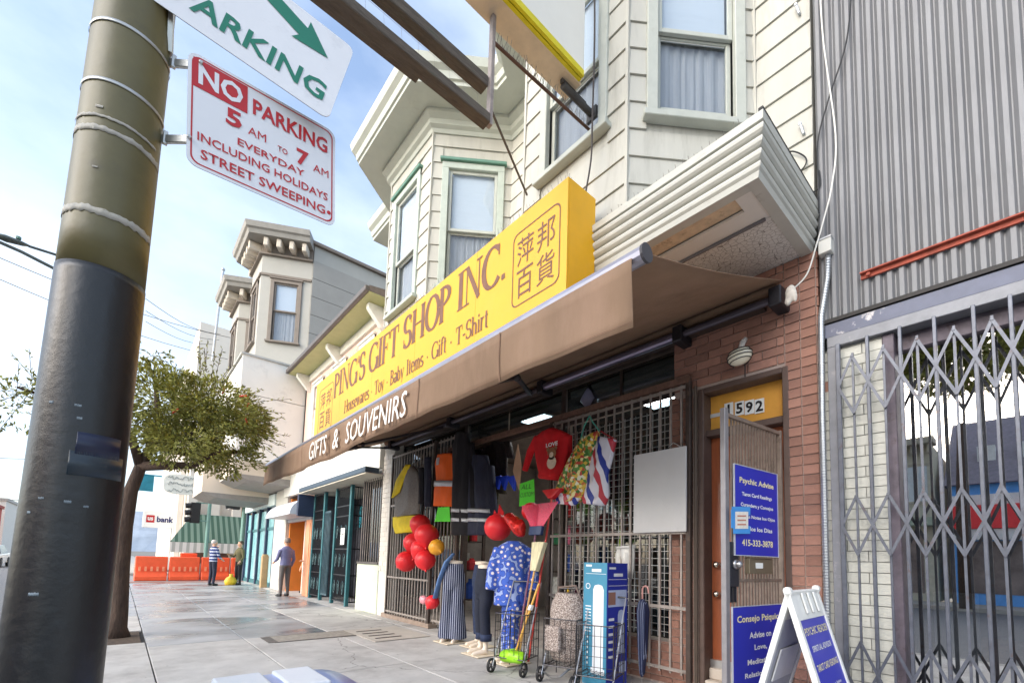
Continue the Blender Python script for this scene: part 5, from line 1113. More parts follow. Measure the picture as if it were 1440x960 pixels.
# ------------------------------------------------------------------ mannequin legs
skin_m = M('mannequin plastic', (232, 216, 196), .35, var=.04)
def legs(name, label, fx, fy, ht, mat, flare, face=V((-.95, .25, 0)), cuff=None, bare=.18, col=skin_m, top=None):
    t = T(name, label, 'mannequin', (fx, fy, 0)); f = face.normalized(); s_ = V((-f.y, f.x, 0)); b = V((fx, fy, 0))
    mb = MB(); zc = ht; hip = ht - .28
    mb.loft([[b + UP * z + s_ * (w_ * math.cos(a)) + f * (d * math.sin(a)) for a in [2 * math.pi * k / 20 for k in range(20)]] for z, w_, d in ((ht, .125, .095), (ht - .1, .145, .11), (hip + .08, .165, .125), (hip - .02, .155, .12), (hip - .10, .09, .09))])
    for sg_ in (-1, 1):
        o = s_ * sg_; pts = [b + o * .075 + UP * (hip + .05), b + o * .085 + UP * (hip - .12), b + o * .085 + f * .02 + UP * (.52 * ht), b + o * .085 + UP * .3, b + o * .085 - f * .01 + UP * bare]
        mb.tube(pts, [.09, .088, .068 if flare < .1 else .075, .062 + flare * .35, .058 + flare * .6], 16, up=f)
    mb.build('trousers', mat, t, fuse=.014)
    mb = MB()
    for sg_ in (-1, 1):
        o = b + s_ * sg_ * .085; mb.tube([o + UP * (bare + .08), o + UP * .1 - f * .01, o + UP * .07], [.042, .034, .038], 10, up=f); mb.tube([o + UP * .05 - f * .035, o + UP * .045 + f * .05, o + UP * .03 + f * .14, o + UP * .024 + f * .17], [.034, .036, .03, .018], 10)
    mb.build('feet', col, t, fuse=.009)
    mb = MB(); mb.loft([[b + UP * z + s_ * (w_ * math.cos(a)) + f * (w_ * .76 * math.sin(a)) for a in [2 * math.pi * k / 18 for k in range(18)]] for z, w_ in ((ht - .02, .11), (ht + .035, .118), (ht + .045, .06))]); mb.build('waist_cap', skin_m, t, smooth=True)
    mb = MB(); mb.box((fx - .2, fy - .19, .005), (fx + .16, fy + .19, .018)); mb.build('base', M('mannequin base', (222, 206, 180), .5), t, bevel=.006)
    if cuff:
        for sg_ in (-1, 1): o = b + s_ * sg_ * .085 - f * .01; mb = MB(); mb.tube([o + UP * (bare - .01), o + UP * (bare + .075)], .069 + flare * .5, 16); mb.build('cuff', cuff, t, smooth=True)
    return t
legs('mannequin_legs', 'mannequin legs in navy pinstriped flared trousers', 3.60, 5.72, 1.12, pin, .13, face=V((-.85, -.5, 0)), bare=.06)
legs('mannequin_legs', 'mannequin legs in plain dark jeans at the back of the row', 3.72, 5.22, 1.12, jean, .01, bare=.16)
legs('mannequin_legs', 'mannequin legs in dark jeans with turned-up cuffs and bare feet', 3.46, 4.78, 1.08, jean2, .01, cuff=jean, bare=.19)
pj = legs('mannequin_legs', 'mannequin dressed in blue printed pyjamas beside the wire carts', 3.46, 4.22, .98, paj, .05, bare=.12)
mb = MB(); b = V((3.46, 4.22, 0)); f = V((-.6, -.8, 0)); s_ = V((.8, -.6, 0))
mb.loft([[b + UP * z + s_ * (w_ * math.cos(a) + .008 * math.sin(6 * a)) + f * (d * math.sin(a) + .006 * math.cos(7 * a)) for a in [2 * math.pi * k / 28 for k in range(28)]] for z, w_, d in ((.66, .215, .15), (.85, .205, .15), (1.05, .19, .14), (1.25, .205, .13), (1.36, .17, .10), (1.42, .07, .07))])
for sg_ in (-1, 1): mb.tube([b + s_ * sg_ * .16 + UP * 1.33, b + s_ * sg_ * .235 + UP * 1.1, b + s_ * sg_ * .25 + f * .04 + UP * .84], [.075, .07, .075], 12)
mb.build('pyjama_top', paj, pj, fuse=.014)
# scarf trailing from the first mannequin
mb = MB(); mb.tube([onX(638, 778, 3.5), onX(628, 790, 3.46), onX(618, 815, 3.44), onX(612, 840, 3.44)], [.03, .05, .045, .05], 10, flat=.5); tag(mb.build('denim_sleeve', M('light denim', (96, 128, 176), .8, var=.3, scale=20), smooth=True), 'light blue denim sleeve hanging beside the pinstriped trousers', 'garment')
# ------------------------------------------------------------------ brooms standing in the first cart
wd = M('broom stick wood', (206, 158, 92), .5, var=.12, scale=8, stretch=(3, 3, .5))
def broom(name, label, foot, headp, stick_m, parts):
    foot = V(foot); headp = V(headp); t = T(name, label, 'broom', foot); mb = MB(); mb.tube([foot, headp], .012, 8); mb.build('stick', stick_m, t); d = (headp - foot).normalized()
    for nm, l0, l1, w0, w1, d0, m_ in parts:
        s_ = V((-.55, .83, 0)).normalized(); s_ = V((0, 1, 0)); q = d.cross(s_).normalized(); mb = MB()
        mb.loft([[headp + d * l + s_ * (w_ * a) + q * (d0 * b_) for a, b_ in ((-1, -1), (-.33, -1.2), (.33, -1.2), (1, -1), (1, 1), (.33, 1.2), (-.33, 1.2), (-1, 1))] for l, w_ in ((l0, w0), ((l0 + l1) / 2, (w0 + w1) / 2), (l1, w1))]); mb.build(nm, m_, t, smooth=False, bevel=.004)
    return t
Z0 = .12
hb = onX(753, 752, 3.42); hb = V((3.42, hb.y, hb.z))
bt = broom('push_broom', 'upside-down broom with pink bristles and dark blue head in the first cart', (3.24, 3.86, Z0), hb, M('plum stick', (120, 72, 96), .5), [('head', 0, .10, .10, .105, .022, M('broom navy', (34, 52, 92), .4))])
d = (hb - V((3.24, 3.86, Z0))).normalized()
brm = M('pink bristles', (226, 74, 104), .5, var=.2, scale=60)
for k in range(26):
    a = (k / 25 - .5) * 2; p = hb + d * .1 + V((0, a * .1, 0)); q = hb + d * .36 + V((-.02, a * .30, 0)); mb = MB(); mb.bar(p, q, .005, .010); mb.build('bristle', brm, bt)
h2 = onX(752, 800, 3.36); broom('corn_broom', 'straw broom with pale wrapped head in the first cart', (3.2, 3.78, Z0), h2, wd, [('head', -.02, .30, .045, .10, .03, M('wrapped straw', (214, 204, 166), .6, var=.2, scale=40, stretch=(1, 1, .1)))])
h3 = onX(776, 700, 3.6); broom('red_broom', 'broom with red plastic head and red stick leaning by the grille', (3.30, 3.72, Z0), h3, M('red stick', (206, 70, 58), .45), [('head', -.01, .10, .03, .16, .03, M('red plastic', (214, 32, 38), .35))])
broom('mop_stick', 'yellow wooden mop handle standing in the first cart', (3.16, 3.82, Z0), onX(758, 820, 3.3), M('yellow stick', (226, 172, 76), .45), [('clip', -.3, -.24, .02, .02, .02, whitep)])
c_ = V((3.2, 3.86, .12)); mb = MB(); mb.tube([c_ + V((0, .16, 0)), c_ + V((-.03, .08, .04)), c_ + V((-.02, -.05, .06)), c_ + V((0, -.17, .03))], [.05, .09, .10, .05], 12, flat=.8); mb.ell(c_ + V((0, -.1, .05)), (.09, .1, .07)); tag(mb.build('wrapped_slipper', M('lime plastic', (160, 226, 40), .4, var=.2, scale=9), fuse=.014), 'lime green plastic-wrapped bundle at the foot of the brooms', 'bundle')
# ------------------------------------------------------------------ folding wire carts
chrome = M('cart wire', (74, 72, 74), .35, .8, var=.1); rub = M('rubber', (28, 28, 30), .6); chr2 = M('bright rod', (176, 174, 174), .3, .9)
def cart(label, x, y, rz, w=.36, dp=.32, h=.95):
    t = T('wire_cart', label, 'cart', (x, y, 0), 'folding wire shopping carts'); c, s = math.cos(rz), math.sin(rz)
    def q(a, b, z): return V((x + a * c - b * s, y + a * s + b * c, z))
    zb = .16; zt = .62
    for sy in (-1, 1):
        b = sy * w / 2; mb = MB(); mb.tube([q(-dp / 2 - .03, b, .07), q(dp / 2 + .04, b, h)], .008, 8); mb.build('side_rod', chr2, t)
    mb = MB(); mb.tube([q(dp / 2 + .04, -w / 2, h), q(dp / 2 + .045, 0, h + .004), q(dp / 2 + .04, w / 2, h)], .009, 8); mb.build('handle', chrome, t)
    for zz_ in (zb, zt):
        mb = MB(); ps = [q(-dp / 2, -w / 2, zz_), q(dp / 2, -w / 2, zz_), q(dp / 2, w / 2, zz_), q(-dp / 2, w / 2, zz_), q(-dp / 2, -w / 2, zz_)]; [mb.tube([a, b], .006, 6) for a, b in zip(ps, ps[1:])]; mb.build('rim', chrome, t)
    for (a, b) in ((-1, -1), (-1, 1), (1, -1), (1, 1)): mb = MB(); mb.tube([q(a * dp / 2, b * w / 2, .02 if a > 0 else zb), q(a * dp / 2, b * w / 2, zt + .01)], .006, 6); mb.build('leg', chrome, t)
    mb = MB()
    for k in range(1, 6):
        u_ = -.5 + k / 6
        for (a0, b0, a1, b1) in ((u_ * dp, -w / 2, u_ * dp, -w / 2), (u_ * dp, w / 2, u_ * dp, w / 2), (-dp / 2, u_ * w, -dp / 2, u_ * w), (dp / 2, u_ * w, dp / 2, u_ * w)): mb.bar(q(a0, b0, zb), q(a1, b1, zt), .004)
        mb.bar(q(u_ * dp, -w / 2, zb), q(u_ * dp, w / 2, zb), .004); mb.bar(q(-dp / 2, u_ * w, zb + .004), q(dp / 2, u_ * w, zb + .004), .004)
    for k in range(1, 5):
        z = zb + (zt - zb) * k / 5; ps = [q(-dp / 2, -w / 2, z), q(dp / 2, -w / 2, z), q(dp / 2, w / 2, z), q(-dp / 2, w / 2, z), q(-dp / 2, -w / 2, z)]; [mb.bar(a, b, .004) for a, b in zip(ps, ps[1:])]
    mb.build('basket_wires', chrome, t)['kind'] = 'stuff'
    for sy in (-1, 1):
        cc = q(-dp / 2 - .03, sy * (w / 2 + .015), .075); ax = q(0, 1, 0) - q(0, 0, 0); mb = MB(); n = 20; e1 = V((c, s, 0)); ring = []
        for (rr_, off) in ((.075, -.012), (.075, .012), (.058, .012), (.058, -.012)): ring.append([cc + ax * off + e1 * (rr_ * math.cos(2 * math.pi * k / n)) + UP * (rr_ * math.sin(2 * math.pi * k / n)) for k in range(n)])
        mb.loft(ring + [ring[0]], cap=False); wh = mb.build('wheel', rub, t, smooth=False)
        mb = MB(); [mb.bar(cc, cc + e1 * (.06 * math.cos(a)) + UP * (.06 * math.sin(a)), .012, .008) for a in [2 * math.pi * k / 5 for k in range(5)]]; mb.tube([cc - ax * .012, cc + ax * .012], .016, 8); mb.build('spokes', chrome, wh)
    return t
cart('wire cart holding the brooms, left of the tower heater box', 3.25, 3.86, R_(20)); cart('wire cart holding the houndstooth bag, between brooms and box', 3.42, 3.28, R_(20), h=.9); cart('wire cart in front of the tall blue appliance box', 3.38, 2.80, R_(20), h=.86)
t = T('trolley_bag', 'brown houndstooth trolley bag with drawstring top in the middle cart', 'bag', (3.46, 3.30, .2)); mb = MB(); b = V((3.46, 3.30, 0))
mb.loft([[b + UP * z + V((w_ * .8 * math.cos(a), w_ * math.sin(a), 0)) * (1 + .04 * math.sin(7 * a) * (z > .7)) for a in [2 * math.pi * k / 30 for k in range(30)]] for z, w_ in ((.2, .17), (.23, .195), (.5, .205), (.68, .205), (.77, .185), (.83, .15), (.87, .14), (.86, .08))]); mb.build('body', plaid, t, smooth=True)
mb = MB(); mb.box((3.22, 3.2, .3), (3.28, 3.42, .55)); mb.build('front_pocket', plaid, t, bevel=.02, seg=2); mb = MB(); mb.tube([b + V((.02, .2, .72)), b + V((-.02, .12, .92)), b + V((0, -.1, .95)), b + V((.02, -.2, .74))], .012, 6); mb.build('strap', M('taupe strap', (120, 104, 96), .7), t); mb = MB(); mb.tube([b + V((-.1, .15, .16)), b + V((-.22, .12, .08)), b + V((-.24, 0, .06)), b + V((-.22, -.12, .08)), b + V((-.1, -.15, .16))], .012, 8); mb.build('foot_rail', chr2, t)
# ------------------------------------------------------------------ tall appliance box
bx0 = V((3.44, 2.775, 0)); bw, bd, bh_ = .30, .315, 1.19
box = T('appliance_box', 'tall blue and teal cardboard box with a white tower fan printed on it', 'box', (3.6, 2.92, 0))
tealm = M('teal print', (64, 138, 168), .45, var=.1, scale=3); roym = M('royal blue print', (30, 50, 156), .45, var=.06); prw = M('white print', (232, 236, 240), .45, var=.04, scale=9); lil = M('pale print', (182, 196, 226), .45)
mb = MB(); mb.box((bx0.x + .004, bx0.y + .004, .02), (bx0.x + bd - .002, bx0.y + bw - .002, bh_)); mb.build('carton', roym, box)
mb = MB(); mb.box((bx0.x, bx0.y + .006, .02), (bx0.x + .003, bx0.y + bw, bh_)); mb.build('front_panel', tealm, box)
mb = MB(); mb.box((bx0.x + .004, bx0.y, .02), (bx0.x + bd, bx0.y + .003, bh_)); mb.build('side_panel', roym, box)
def onfront(a, b, z0, z1, m_, nm='print_panel', off=.001): mb = MB(); x = bx0.x - off; mb.add([(x, bx0.y + bw * (1 - a), z0), (x, bx0.y + bw * (1 - b), z0), (x, bx0.y + bw * (1 - b), z1), (x, bx0.y + bw * (1 - a), z1)], [(0, 1, 2, 3)]); return mb.build(nm, m_, box)
def onside(a, b, z0, z1, m_, nm='print_panel', off=.001): mb = MB(); y = bx0.y - off; mb.add([(bx0.x + bd * a, y, z0), (bx0.x + bd * b, y, z0), (bx0.x + bd * b, y, z1), (bx0.x + bd * a, y, z1)], [(0, 1, 2, 3)]); return mb.build(nm, m_, box)
mb = MB(); fr = bx0.x - .0015
def towerpoly(y0, y1, z0, z1, put): return [put(y0, z0), put(y1, z0), put(y1, z1 - .05), put(y1 + (y0 - y1) * .15, z1 - .01), put((y0 + y1) / 2, z1), put(y0 + (y1 - y0) * .15, z1 - .01), put(y0, z1 - .05)]
pf = lambda a, z: V((bx0.x - .0015, bx0.y + bw * (1 - a), z)); ps_ = lambda a, z: V((bx0.x + bd * a, bx0.y - .0015, z))
mb = MB(); mb.add(towerpoly(.42, .86, .18, .98, pf), [tuple(range(7))]); mb.build('printed_fan', prw, box); onfront(.36, .92, .13, .185, prw, 'printed_fan_base', .002)
mb = MB(); mb.add(towerpoly(.52, .84, .36, .74, ps_), [tuple(range(7))]); mb.build('printed_fan', lil, box); onside(.46, .9, .32, .36, lil, 'printed_fan_base', .002)
onside(.05, .95, .77, .93, lil, 'photo_strip'); onside(.05, .4, .79, .91, M('photo brown', (150, 110, 96), .5), 'photo', .002); onside(.62, .95, .14, .24, lil)
for z in (.29, .36, .43, .50, .57, .64): onside(.08, .34, z, z + .025, prw, 'caption_line', .002)
for k in range(9): onfront(.1, .34, .52 + k * .03, .53 + k * .03, prw, 'caption_line', .002)
for k in range(6): mb = MB(); mb.tube([pf(.2, .22 + k * .05), pf(.2, .22 + k * .05) - V((.002, 0, 0))], .012, 8); mb.build('feature_icon', prw, box)
onfront(.1, .95, 1.08, 1.084, prw, 'rule', .002); onside(.05, .95, 1.03, 1.034, prw, 'rule', .002); onside(.05, .95, .97, .974, prw, 'rule', .002); onfront(.35, .75, 1.10, 1.13, prw, 'caption_line', .002); onside(.3, .75, 1.06, 1.09, prw, 'caption_line', .002)
onfront(.1, .35, 1.15, 1.17, prw, 'caption_line', .002); onside(.08, .4, 1.13, 1.15, prw, 'caption_line', .002); mb = MB(); k_ = 16; c_ = pf(.2, .96); mb.add([c_ + V((-.001, .03 * math.cos(2 * math.pi * i / k_), .03 * math.sin(2 * math.pi * i / k_))) for i in range(k_)] + [c_ + V((-.001, .022 * math.cos(2 * math.pi * i / k_), .022 * math.sin(2 * math.pi * i / k_))) for i in range(k_)], [(i, (i + 1) % k_, k_ + (i + 1) % k_, k_ + i) for i in range(k_)]); mb.build('round_badge', prw, box)
# striped umbrella on the rail
u0 = onX(903, 838, 3.90); um = T('umbrella', 'folded navy pinstriped umbrella with pink hook handle hung on the grille', 'umbrella', (3.9, u0.y, .1))
umm = ramp_mat('umbrella stripe', [(0, (34, 44, 78)), (.84, (150, 160, 186))], 'Y', 44, .6)
uy = u0.y - .01; mb = MB(); mb.loft([[V((3.89 + w_ * math.cos(a) * (1 + .2 * math.sin(5 * a)), uy + w_ * math.sin(a) * (1 + .2 * math.sin(5 * a)), z)) for a in [2 * math.pi * k / 20 for k in range(20)]] for z, w_ in ((.84, .012), (.80, .045), (.72, .06), (.6, .055), (.35, .045), (.12, .025), (.08, .01))]); mb.build('canopy', umm, um, smooth=True)
mb = MB(); mb.tube([V((3.89, uy, .83)), V((3.89, uy, .93))] + [V((3.89, uy - .035 + .035 * math.cos(a), .93 + .04 * math.sin(a))) for a in [math.pi * k / 8 for k in range(1, 9)]] + [V((3.89, uy - .07, .90))], .009, 8); mb.build('handle', M('pink handle', (226, 170, 160), .35), um, smooth=True); mb = MB(); mb.tube([(3.89, uy, .0), (3.89, uy, .09)], .005, 6); mb.build('tip', chr2, um)
# pale bag of goods and a lime garment behind the bars
mb = MB(); drape(mb, densify([((868, 770), (892, 768)), ((866, 780), (893, 780)), ((868, 812), (890, 812))]), 4.0, .04, .012, seed=80); drape(mb, [((866, 768), (894, 766)), ((866, 772), (894, 770))], 4.0, .045, .006); tag(mb.build('clear_bag', M('cloudy plastic', (214, 212, 206), .25, var=.15, scale=14), smooth=True), 'cloudy plastic bag hung below the blank board', 'bag')
mb = MB(); drape(mb, densify([((872, 735), (884, 735)), ((862, 770), (888, 770)), ((860, 815), (886, 815))]), 4.36, .05, .02, seed=81); mb.ell(onX(878, 738, 4.36), (.05, .09, .05)); tag(mb.build('lime_garment', M('lime cloth', (188, 226, 50), .8, var=.1), smooth=True), 'lime green garment inside the window below the blank board', 'garment')
# ================================================================== open iron gate with the blue signs
HG = V((3.99, 1.40, 0)); FE = V((3.17, 1.50, 0)); gr = (HG - FE); GW = gr.length; gr.normalize(); gn = nrm(gr)
ig = T('iron_gate', 'open brown iron bar gate standing out from the door', 'gate', FE); zt_ = atD(1022, 579, FE.x, FE.y)
igm = M('gate brown steel', (140, 124, 112), .5, .4, var=.2, scale=14, dirt=(92, 76, 64), dscale=10); igp = M('gate post grey', (150, 146, 148), .45, .5, var=.15, scale=9)
def gbox(a, b, m_, nm, par=None, bev=.003): mb = MB(); mb.fbox(FE, gr, UP, a, b); return mb.build(nm, m_, par or ig, bevel=bev)
gbox((-.02, .12, -.02), (.03, zt_ + .03, .02), igp, 'stile'); gbox((GW - .05, .12, -.018), (GW - .02, zt_ + .01, .018), igm, 'stile')
gbox((.03, zt_ - .03, -.016), (GW - .05, zt_, .016), igm, 'rail'); gbox((.03, .14, -.016), (GW - .05, .17, .016), igm, 'rail'); gbox((.03, 1.08, -.012), (GW - .05, 1.10, .012), igm, 'rail')
k = .085
while k < GW - .07: gbox((k, .17, -.007), (k + .014, zt_ - .03, .007), igm, 'bar', bev=0); k += .042
zlk = atD(1037, 793, FE.x + .15, 1.48); gbox((.03, zlk - .16, -.02), (.14, zlk + .16, .022), M('lock plate', (48, 50, 58), .45, .4), 'lock_plate')
c_ = FE + gr * .085 + UP * zlk + gn * .022; mb = MB(); mb.tube([c_, c_ + gn * .02], .035, 12); mb.ell(c_ + gn * .035, .026); mb.build('lock_knob', chr2, ig, smooth=True)
for q in range(4): gbox((.045 + q * .022, zlk - .27, -.01), (.055 + q * .022, zlk + .12, .012), MATS['lock plate'], 'lock_guard', bev=0)
z_m0, z_m1 = [ (onP(1062, y_, FE, gn)).z for y_ in (806, 789)]; s0, s1 = [(onP(x_, 797, FE, gn) - FE).dot(gr) for x_ in (1045, 1078)]
mbx = gbox((s0, z_m0, .012), (s1, z_m1 + .02, .05), M('mail slot brass', (128, 116, 96), .45, .5), 'mail_box'); gbox((s0 + .08, z_m0 + .04, .051), (s0 + .18, z_m1 - .01, .054), whitep, 'slot_card', mbx); gbox((s0 + .02, z_m1 + .021, .012), (s1 - .02, z_m1 + .03, .06), MATS['mail slot brass'], 'flap', mbx)
blue_s = M('royal blue sign', (34, 44, 176), .4, var=.05, scale=3); yl = M('pale yellow print', (240, 228, 176), .5)
def gsign(name, label, pxs, lines, col=blue_s, off=.03):
    O = FE + gn * off; P_ = [onP(px, py, O, gn) for px, py in pxs]; s = [(p - O).dot(gr) for p in P_]; z = [p.z for p in P_]; s0, s1 = (s[0] + s[3]) / 2, (s[1] + s[2]) / 2; z1, z0 = (z[0] + z[1]) / 2, (z[2] + z[3]) / 2
    t = T(name, label, 'sign', O + gr * (s0 + s1) / 2 + UP * z0); mb = MB(); mb.fbox(O, gr, UP, (s0, z0, -.008), (s1, z1, 0)); mb.build('panel', col, t, bevel=.002)
    mb = MB()
    for (a, b) in (((s0 - .006, z0 - .006), (s0, z1 + .006)), ((s1, z0 - .006), (s1 + .006, z1 + .006)), ((s0, z0 - .006), (s1, z0)), ((s0, z1), (s1, z1 + .006))): mb.fbox(O, gr, UP, (a[0], a[1], -.01), (b[0], b[1], .003))
    mb.build('edge', M('sign edge', (200, 204, 214), .4, .3), t); W = s1 - s0
    for tx, fy, h, wf, m_ in lines: text(t, tx, O + gr * (s0 + W / 2) + UP * (z1 - (z1 - z0) * fy), gr, UP, h * (z1 - z0), m_, width=W * wf, ext=.002, bold=.025)
    return t, O, s0, s1, z0, z1
gs = gsign('advice_sign', 'upper blue sign on the iron gate headed Psychic Advise', ((1032, 652), (1092, 667), (1095, 781), (1035, 781)), [('Psychic Advise', .17, .085, .80, yl), ('Tarot Card Readings', .32, .055, .70, whitep), ('Curandera y Consejos', .44, .055, .76, whitep), ('Lee las Notas los Ojos', .57, .05, .84, whitep), ('Todos los Dias', .70, .05, .7, whitep), ('415-333-3878', .86, .075, .72, yl)])
nt_ = T('taped_note', 'small paper note held by blue tape over the upper blue sign', 'note', onP(1041, 733, FE + gn * .05, gn)); O = FE + gn * .045
def nq(px0, py0, px1, py1, off, m_, nm): P_ = [onP(a, b, FE + gn * off, gn) for a, b in ((px0, py0), (px1, py0), (px1, py1), (px0, py1))]; mb = MB(); mb.prism(P_, gn * .001); mb.build(nm, m_, nt_)
bt_ = M('painter tape', (70, 150, 220), .6, var=.1); nq(1029, 712, 1055, 724, .045, bt_, 'tape'); nq(1031, 739, 1055, 750, .045, bt_, 'tape'); nq(1028, 716, 1034, 742, .0452, bt_, 'tape'); nq(1034, 719, 1052, 743, .047, M('note paper', (232, 226, 214), .7, var=.12, scale=30), 'paper')
for i in range(3): nq(1037, 724 + i * 6, 1049, 726 + i * 6, .049, M('faded ink', (196, 130, 110), .7), 'ink_line')
gsign('consult_sign', 'lower blue sign on the iron gate headed Consejo Psiquico', ((1031, 858), (1104, 845), (1104, 990), (1031, 990)), [('Consejo Psiquico', .13, .09, .86, yl), ('Advise on', .29, .065, .42, whitep), ('Love,', .42, .065, .24, whitep), ('Meditation,', .56, .065, .5, whitep), ('Relationships', .69, .065, .6, whitep), ('Lectura de Cartas', .85, .065, .8, whitep)])
# ------------------------------------------------------------------ A-frame board
A0 = V((2.98, 0, 0)); A0.y = A0.x * onX(1107, 830, 4).y / 4; A0.z = atD(1107, 830, A0.x, A0.y); dd = ray(1420, 805); dd.z = 0; dd.normalize(); A1 = A0 + dd * .60
pr = V((dd.y, -dd.x, 0)); af = T('a_frame_sign', 'white plastic A-frame sidewalk sign with blue panel in front of the gate', 'sign', (A0.x + dd.x * .3, A0.y + dd.y * .3, 0))
afw = M('white moulded plastic', (228, 228, 224), .4, var=.05, scale=4, dirt=(180, 176, 168), dscale=5); afg = M('grey back panel', (186, 188, 192), .5, var=.06)
for sgn_, nm in ((1, 'right_leaf'), (-1, 'left_leaf')):
    fo = pr * sgn_ * .30; down = (V((fo.x, fo.y, -A0.z + .01))); dl = down.length; dn = down.normalized(); nn_ = dd.cross(dn) * (1 if sgn_ < 0 else -1); Lw = .60
    if nn_.dot(pr * sgn_) < 0: nn_ = -nn_
    def Q(a, b, o_): return A0 + dd * (a * Lw) + dn * (b * dl) + nn_ * o_
    def slab(a0, b0, a1, b1, o0, o1, m_, name, bev=.006): mb = MB(); mb.prism([Q(a0, b0, o0), Q(a1, b0, o0), Q(a1, b1, o0), Q(a0, b1, o0)], nn_ * (o1 - o0)); return mb.build(name, m_, af, bevel=bev, seg=2)
    slab(0, .0, .065, 1, -.026, .008, afw, nm, .004); slab(.935, .0, 1, 1, -.026, .008, afw, nm + '_stile', .004); slab(.065, .0, .935, .17, -.022, .006, afw, nm + '_top', .004); slab(.065, .93, .935, 1, -.022, .006, afw, nm + '_foot', .004)
    slab(.065, .17, .935, .93, -.016, .0, blue_s if sgn_ > 0 else afg, nm + '_panel', .002)
    if sgn_ > 0:
        up_ = -dn
        for tx, fy, wf, hf, m_ in (('PSYCHIC READER', .235, .78, .042, yl), ('SPIRITUAL ADVISOR', .33, .66, .032, whitep), ('TAROT CARD READINGS', .43, .74, .036, yl), ('Love, Marriage, Business', .54, .5, .022, whitep), ('Palm Readings', .59, .4, .022, whitep), ('One Free Question', .64, .5, .022, whitep)):
            text(af, tx, Q(.5, fy, .002), dd, up_, dl * hf, m_, width=Lw * wf, ext=.002 if dd.cross(up_).dot(nn_) > 0 else -.002, bold=.01)
        mb = MB(); c_ = Q(.62, .80, .003); mb.add([c_ + dd * a + up_ * b for a, b in ((-.03, -.06), (.03, -.06), (.05, .02), (.03, .08), (.0, .1), (-.03, .08), (-.05, .02))], [tuple(range(7))]); mb.build('palm_print', prw, af)
    else:
        slab(.2, .35, .8, .55, -.032, -.021, afw, 'rib_panel'); slab(.2, .62, .8, .85, -.032, -.021, afw, 'rib_panel')
    for k in range(3): slab(.3 + k * .2, .02, .38 + k * .2, .14, .010, .022, afw, 'moulded_grip', .01)
mb = MB(); mb.tube([A0 - dd * .01, A0 + dd * .03], .022, 10); mb.build('hinge', afw, af); mb = MB(); mb.tube([A1 - dd * .03, A1 + dd * .01], .022, 10); mb.build('hinge', afw, af)
# ------------------------------------------------------------------ pale blue lidded bin at the bottom edge
bn = T('blue_bin', 'pale blue rounded bin lid with framed panels at the bottom edge of the view', 'bin', (.56, 1.86, 0)); pb_ = M('pale blue plastic', (150, 164, 206), .3, var=.08, scale=5); pb2 = M('deep blue plastic', (92, 108, 168), .3, var=.1)
ZL = .69; cx, cy = .49, 1.95
def bring(z, a, b, e=4): return [V((cx + a * (abs(math.cos(t)) ** (2 / e)) * (1 if math.cos(t) >= 0 else -1), cy + b * (abs(math.sin(t)) ** (2 / e)) * (1 if math.sin(t) >= 0 else -1), z)) for t in [2 * math.pi * k / 32 for k in range(32)]]
mb = MB(); mb.loft([bring(0.02, .19, .19), bring(.55, .24, .24)]); mb.build('body', pb2, bn, smooth=True); mb = MB(); mb.loft([bring(.58, .26, .26), bring(.66, .265, .265), bring(.695, .25, .25), bring(.715, .16, .16), bring(.72, .05, .05)]); mb.build('lid', pb_, bn, smooth=True)
for (a0, a1) in ((-.2, -.04), (0, .14)): mb = MB(); mb.box((cx + a0, cy - .12, .70), (cx + a1, cy + .17, .728)); mb.build('lid_panel', whs, bn, bevel=.008, seg=2)
# ================================================================== pink building next door with its shops
pinkm = M('pink stucco', (226, 196, 182), .85, var=.06, scale=3, dirt=(190, 164, 152), dscale=2); gutm = M('gutter brown', (96, 90, 86), .5, .2, var=.15); eavem = M('pale green soffit', (176, 178, 128), .7, var=.06); ltw = M('light wall', (226, 226, 218), .7, var=.05, scale=3, dirt=(190, 188, 180), dscale=2)
tealp = M('teal paint', (56, 112, 118), .45, .15, var=.15, scale=9); dkb = M('dark blue paint', (44, 58, 84), .5, var=.15)
PB = T('pink_building', 'low pink building with brown gutter and pale green eaves beyond the sign', 'building', (5, 12.3, 0)); QY0, QY1 = 9.27, 15.4
XE = 3.45; ZE = (onX(545, 385, XE).z + onX(430, 500, XE).z) / 2
mb = MB(); mb.box((4.0, QY0, 3.9), (4.2, QY1, ZE + .05)); mb.box((4.2, QY1 - .1, 0), (12, QY1, ZE)); mb.build('wall', pinkm, PB)
mb = MB(); mb.prism([V((XE, QY0 - .05, ZE + .02)), V((4.2, QY0 - .05, ZE + .02)), V((9, QY0 - .05, ZE + .9)), V((XE, QY0 - .05, ZE + .14))], (0, QY1 - QY0 + .05, 0)); mb.build('roof', M('brown roofing', (110, 100, 94), .9, var=.2, scale=12), PB)
mb = MB(); mb.box((XE, QY0 - .04, ZE), (4.0, QY1 - .01, ZE + .018)); mb.build('soffit', eavem, PB); mb = MB(); mb.box((XE - .09, QY0 - .06, ZE + .0), (XE - .002, QY1, ZE + .12)); mb.build('gutter', gutm, PB, bevel=.02, seg=2)
mb = MB(); mb.box((3.93, QY0, ZE - .22), (3.998, QY1, ZE - .002)); mb.build('frieze', ltw, PB)
for y in (9.6, 12.3, 15.0):
    mb = MB(); mb.prism([V((3.999, y, ZE - .5)), V((3.9, y, ZE - .45)), V((3.6, y, ZE - .12)), V((3.6, y, ZE - .003)), V((3.999, y, ZE - .003))], (0, .14, 0)); mb.build('corbel', ltw, PB, bevel=.01)
for (a, b) in ((10.1, 11.0), (11.9, 12.9), (13.7, 14.6)):
    window(PB, (4.0, b, 0), RF, 0, b - a, ZE - 2.1, ZE - .42, ZE - 1.2, ltw, ltw, cas=.09)
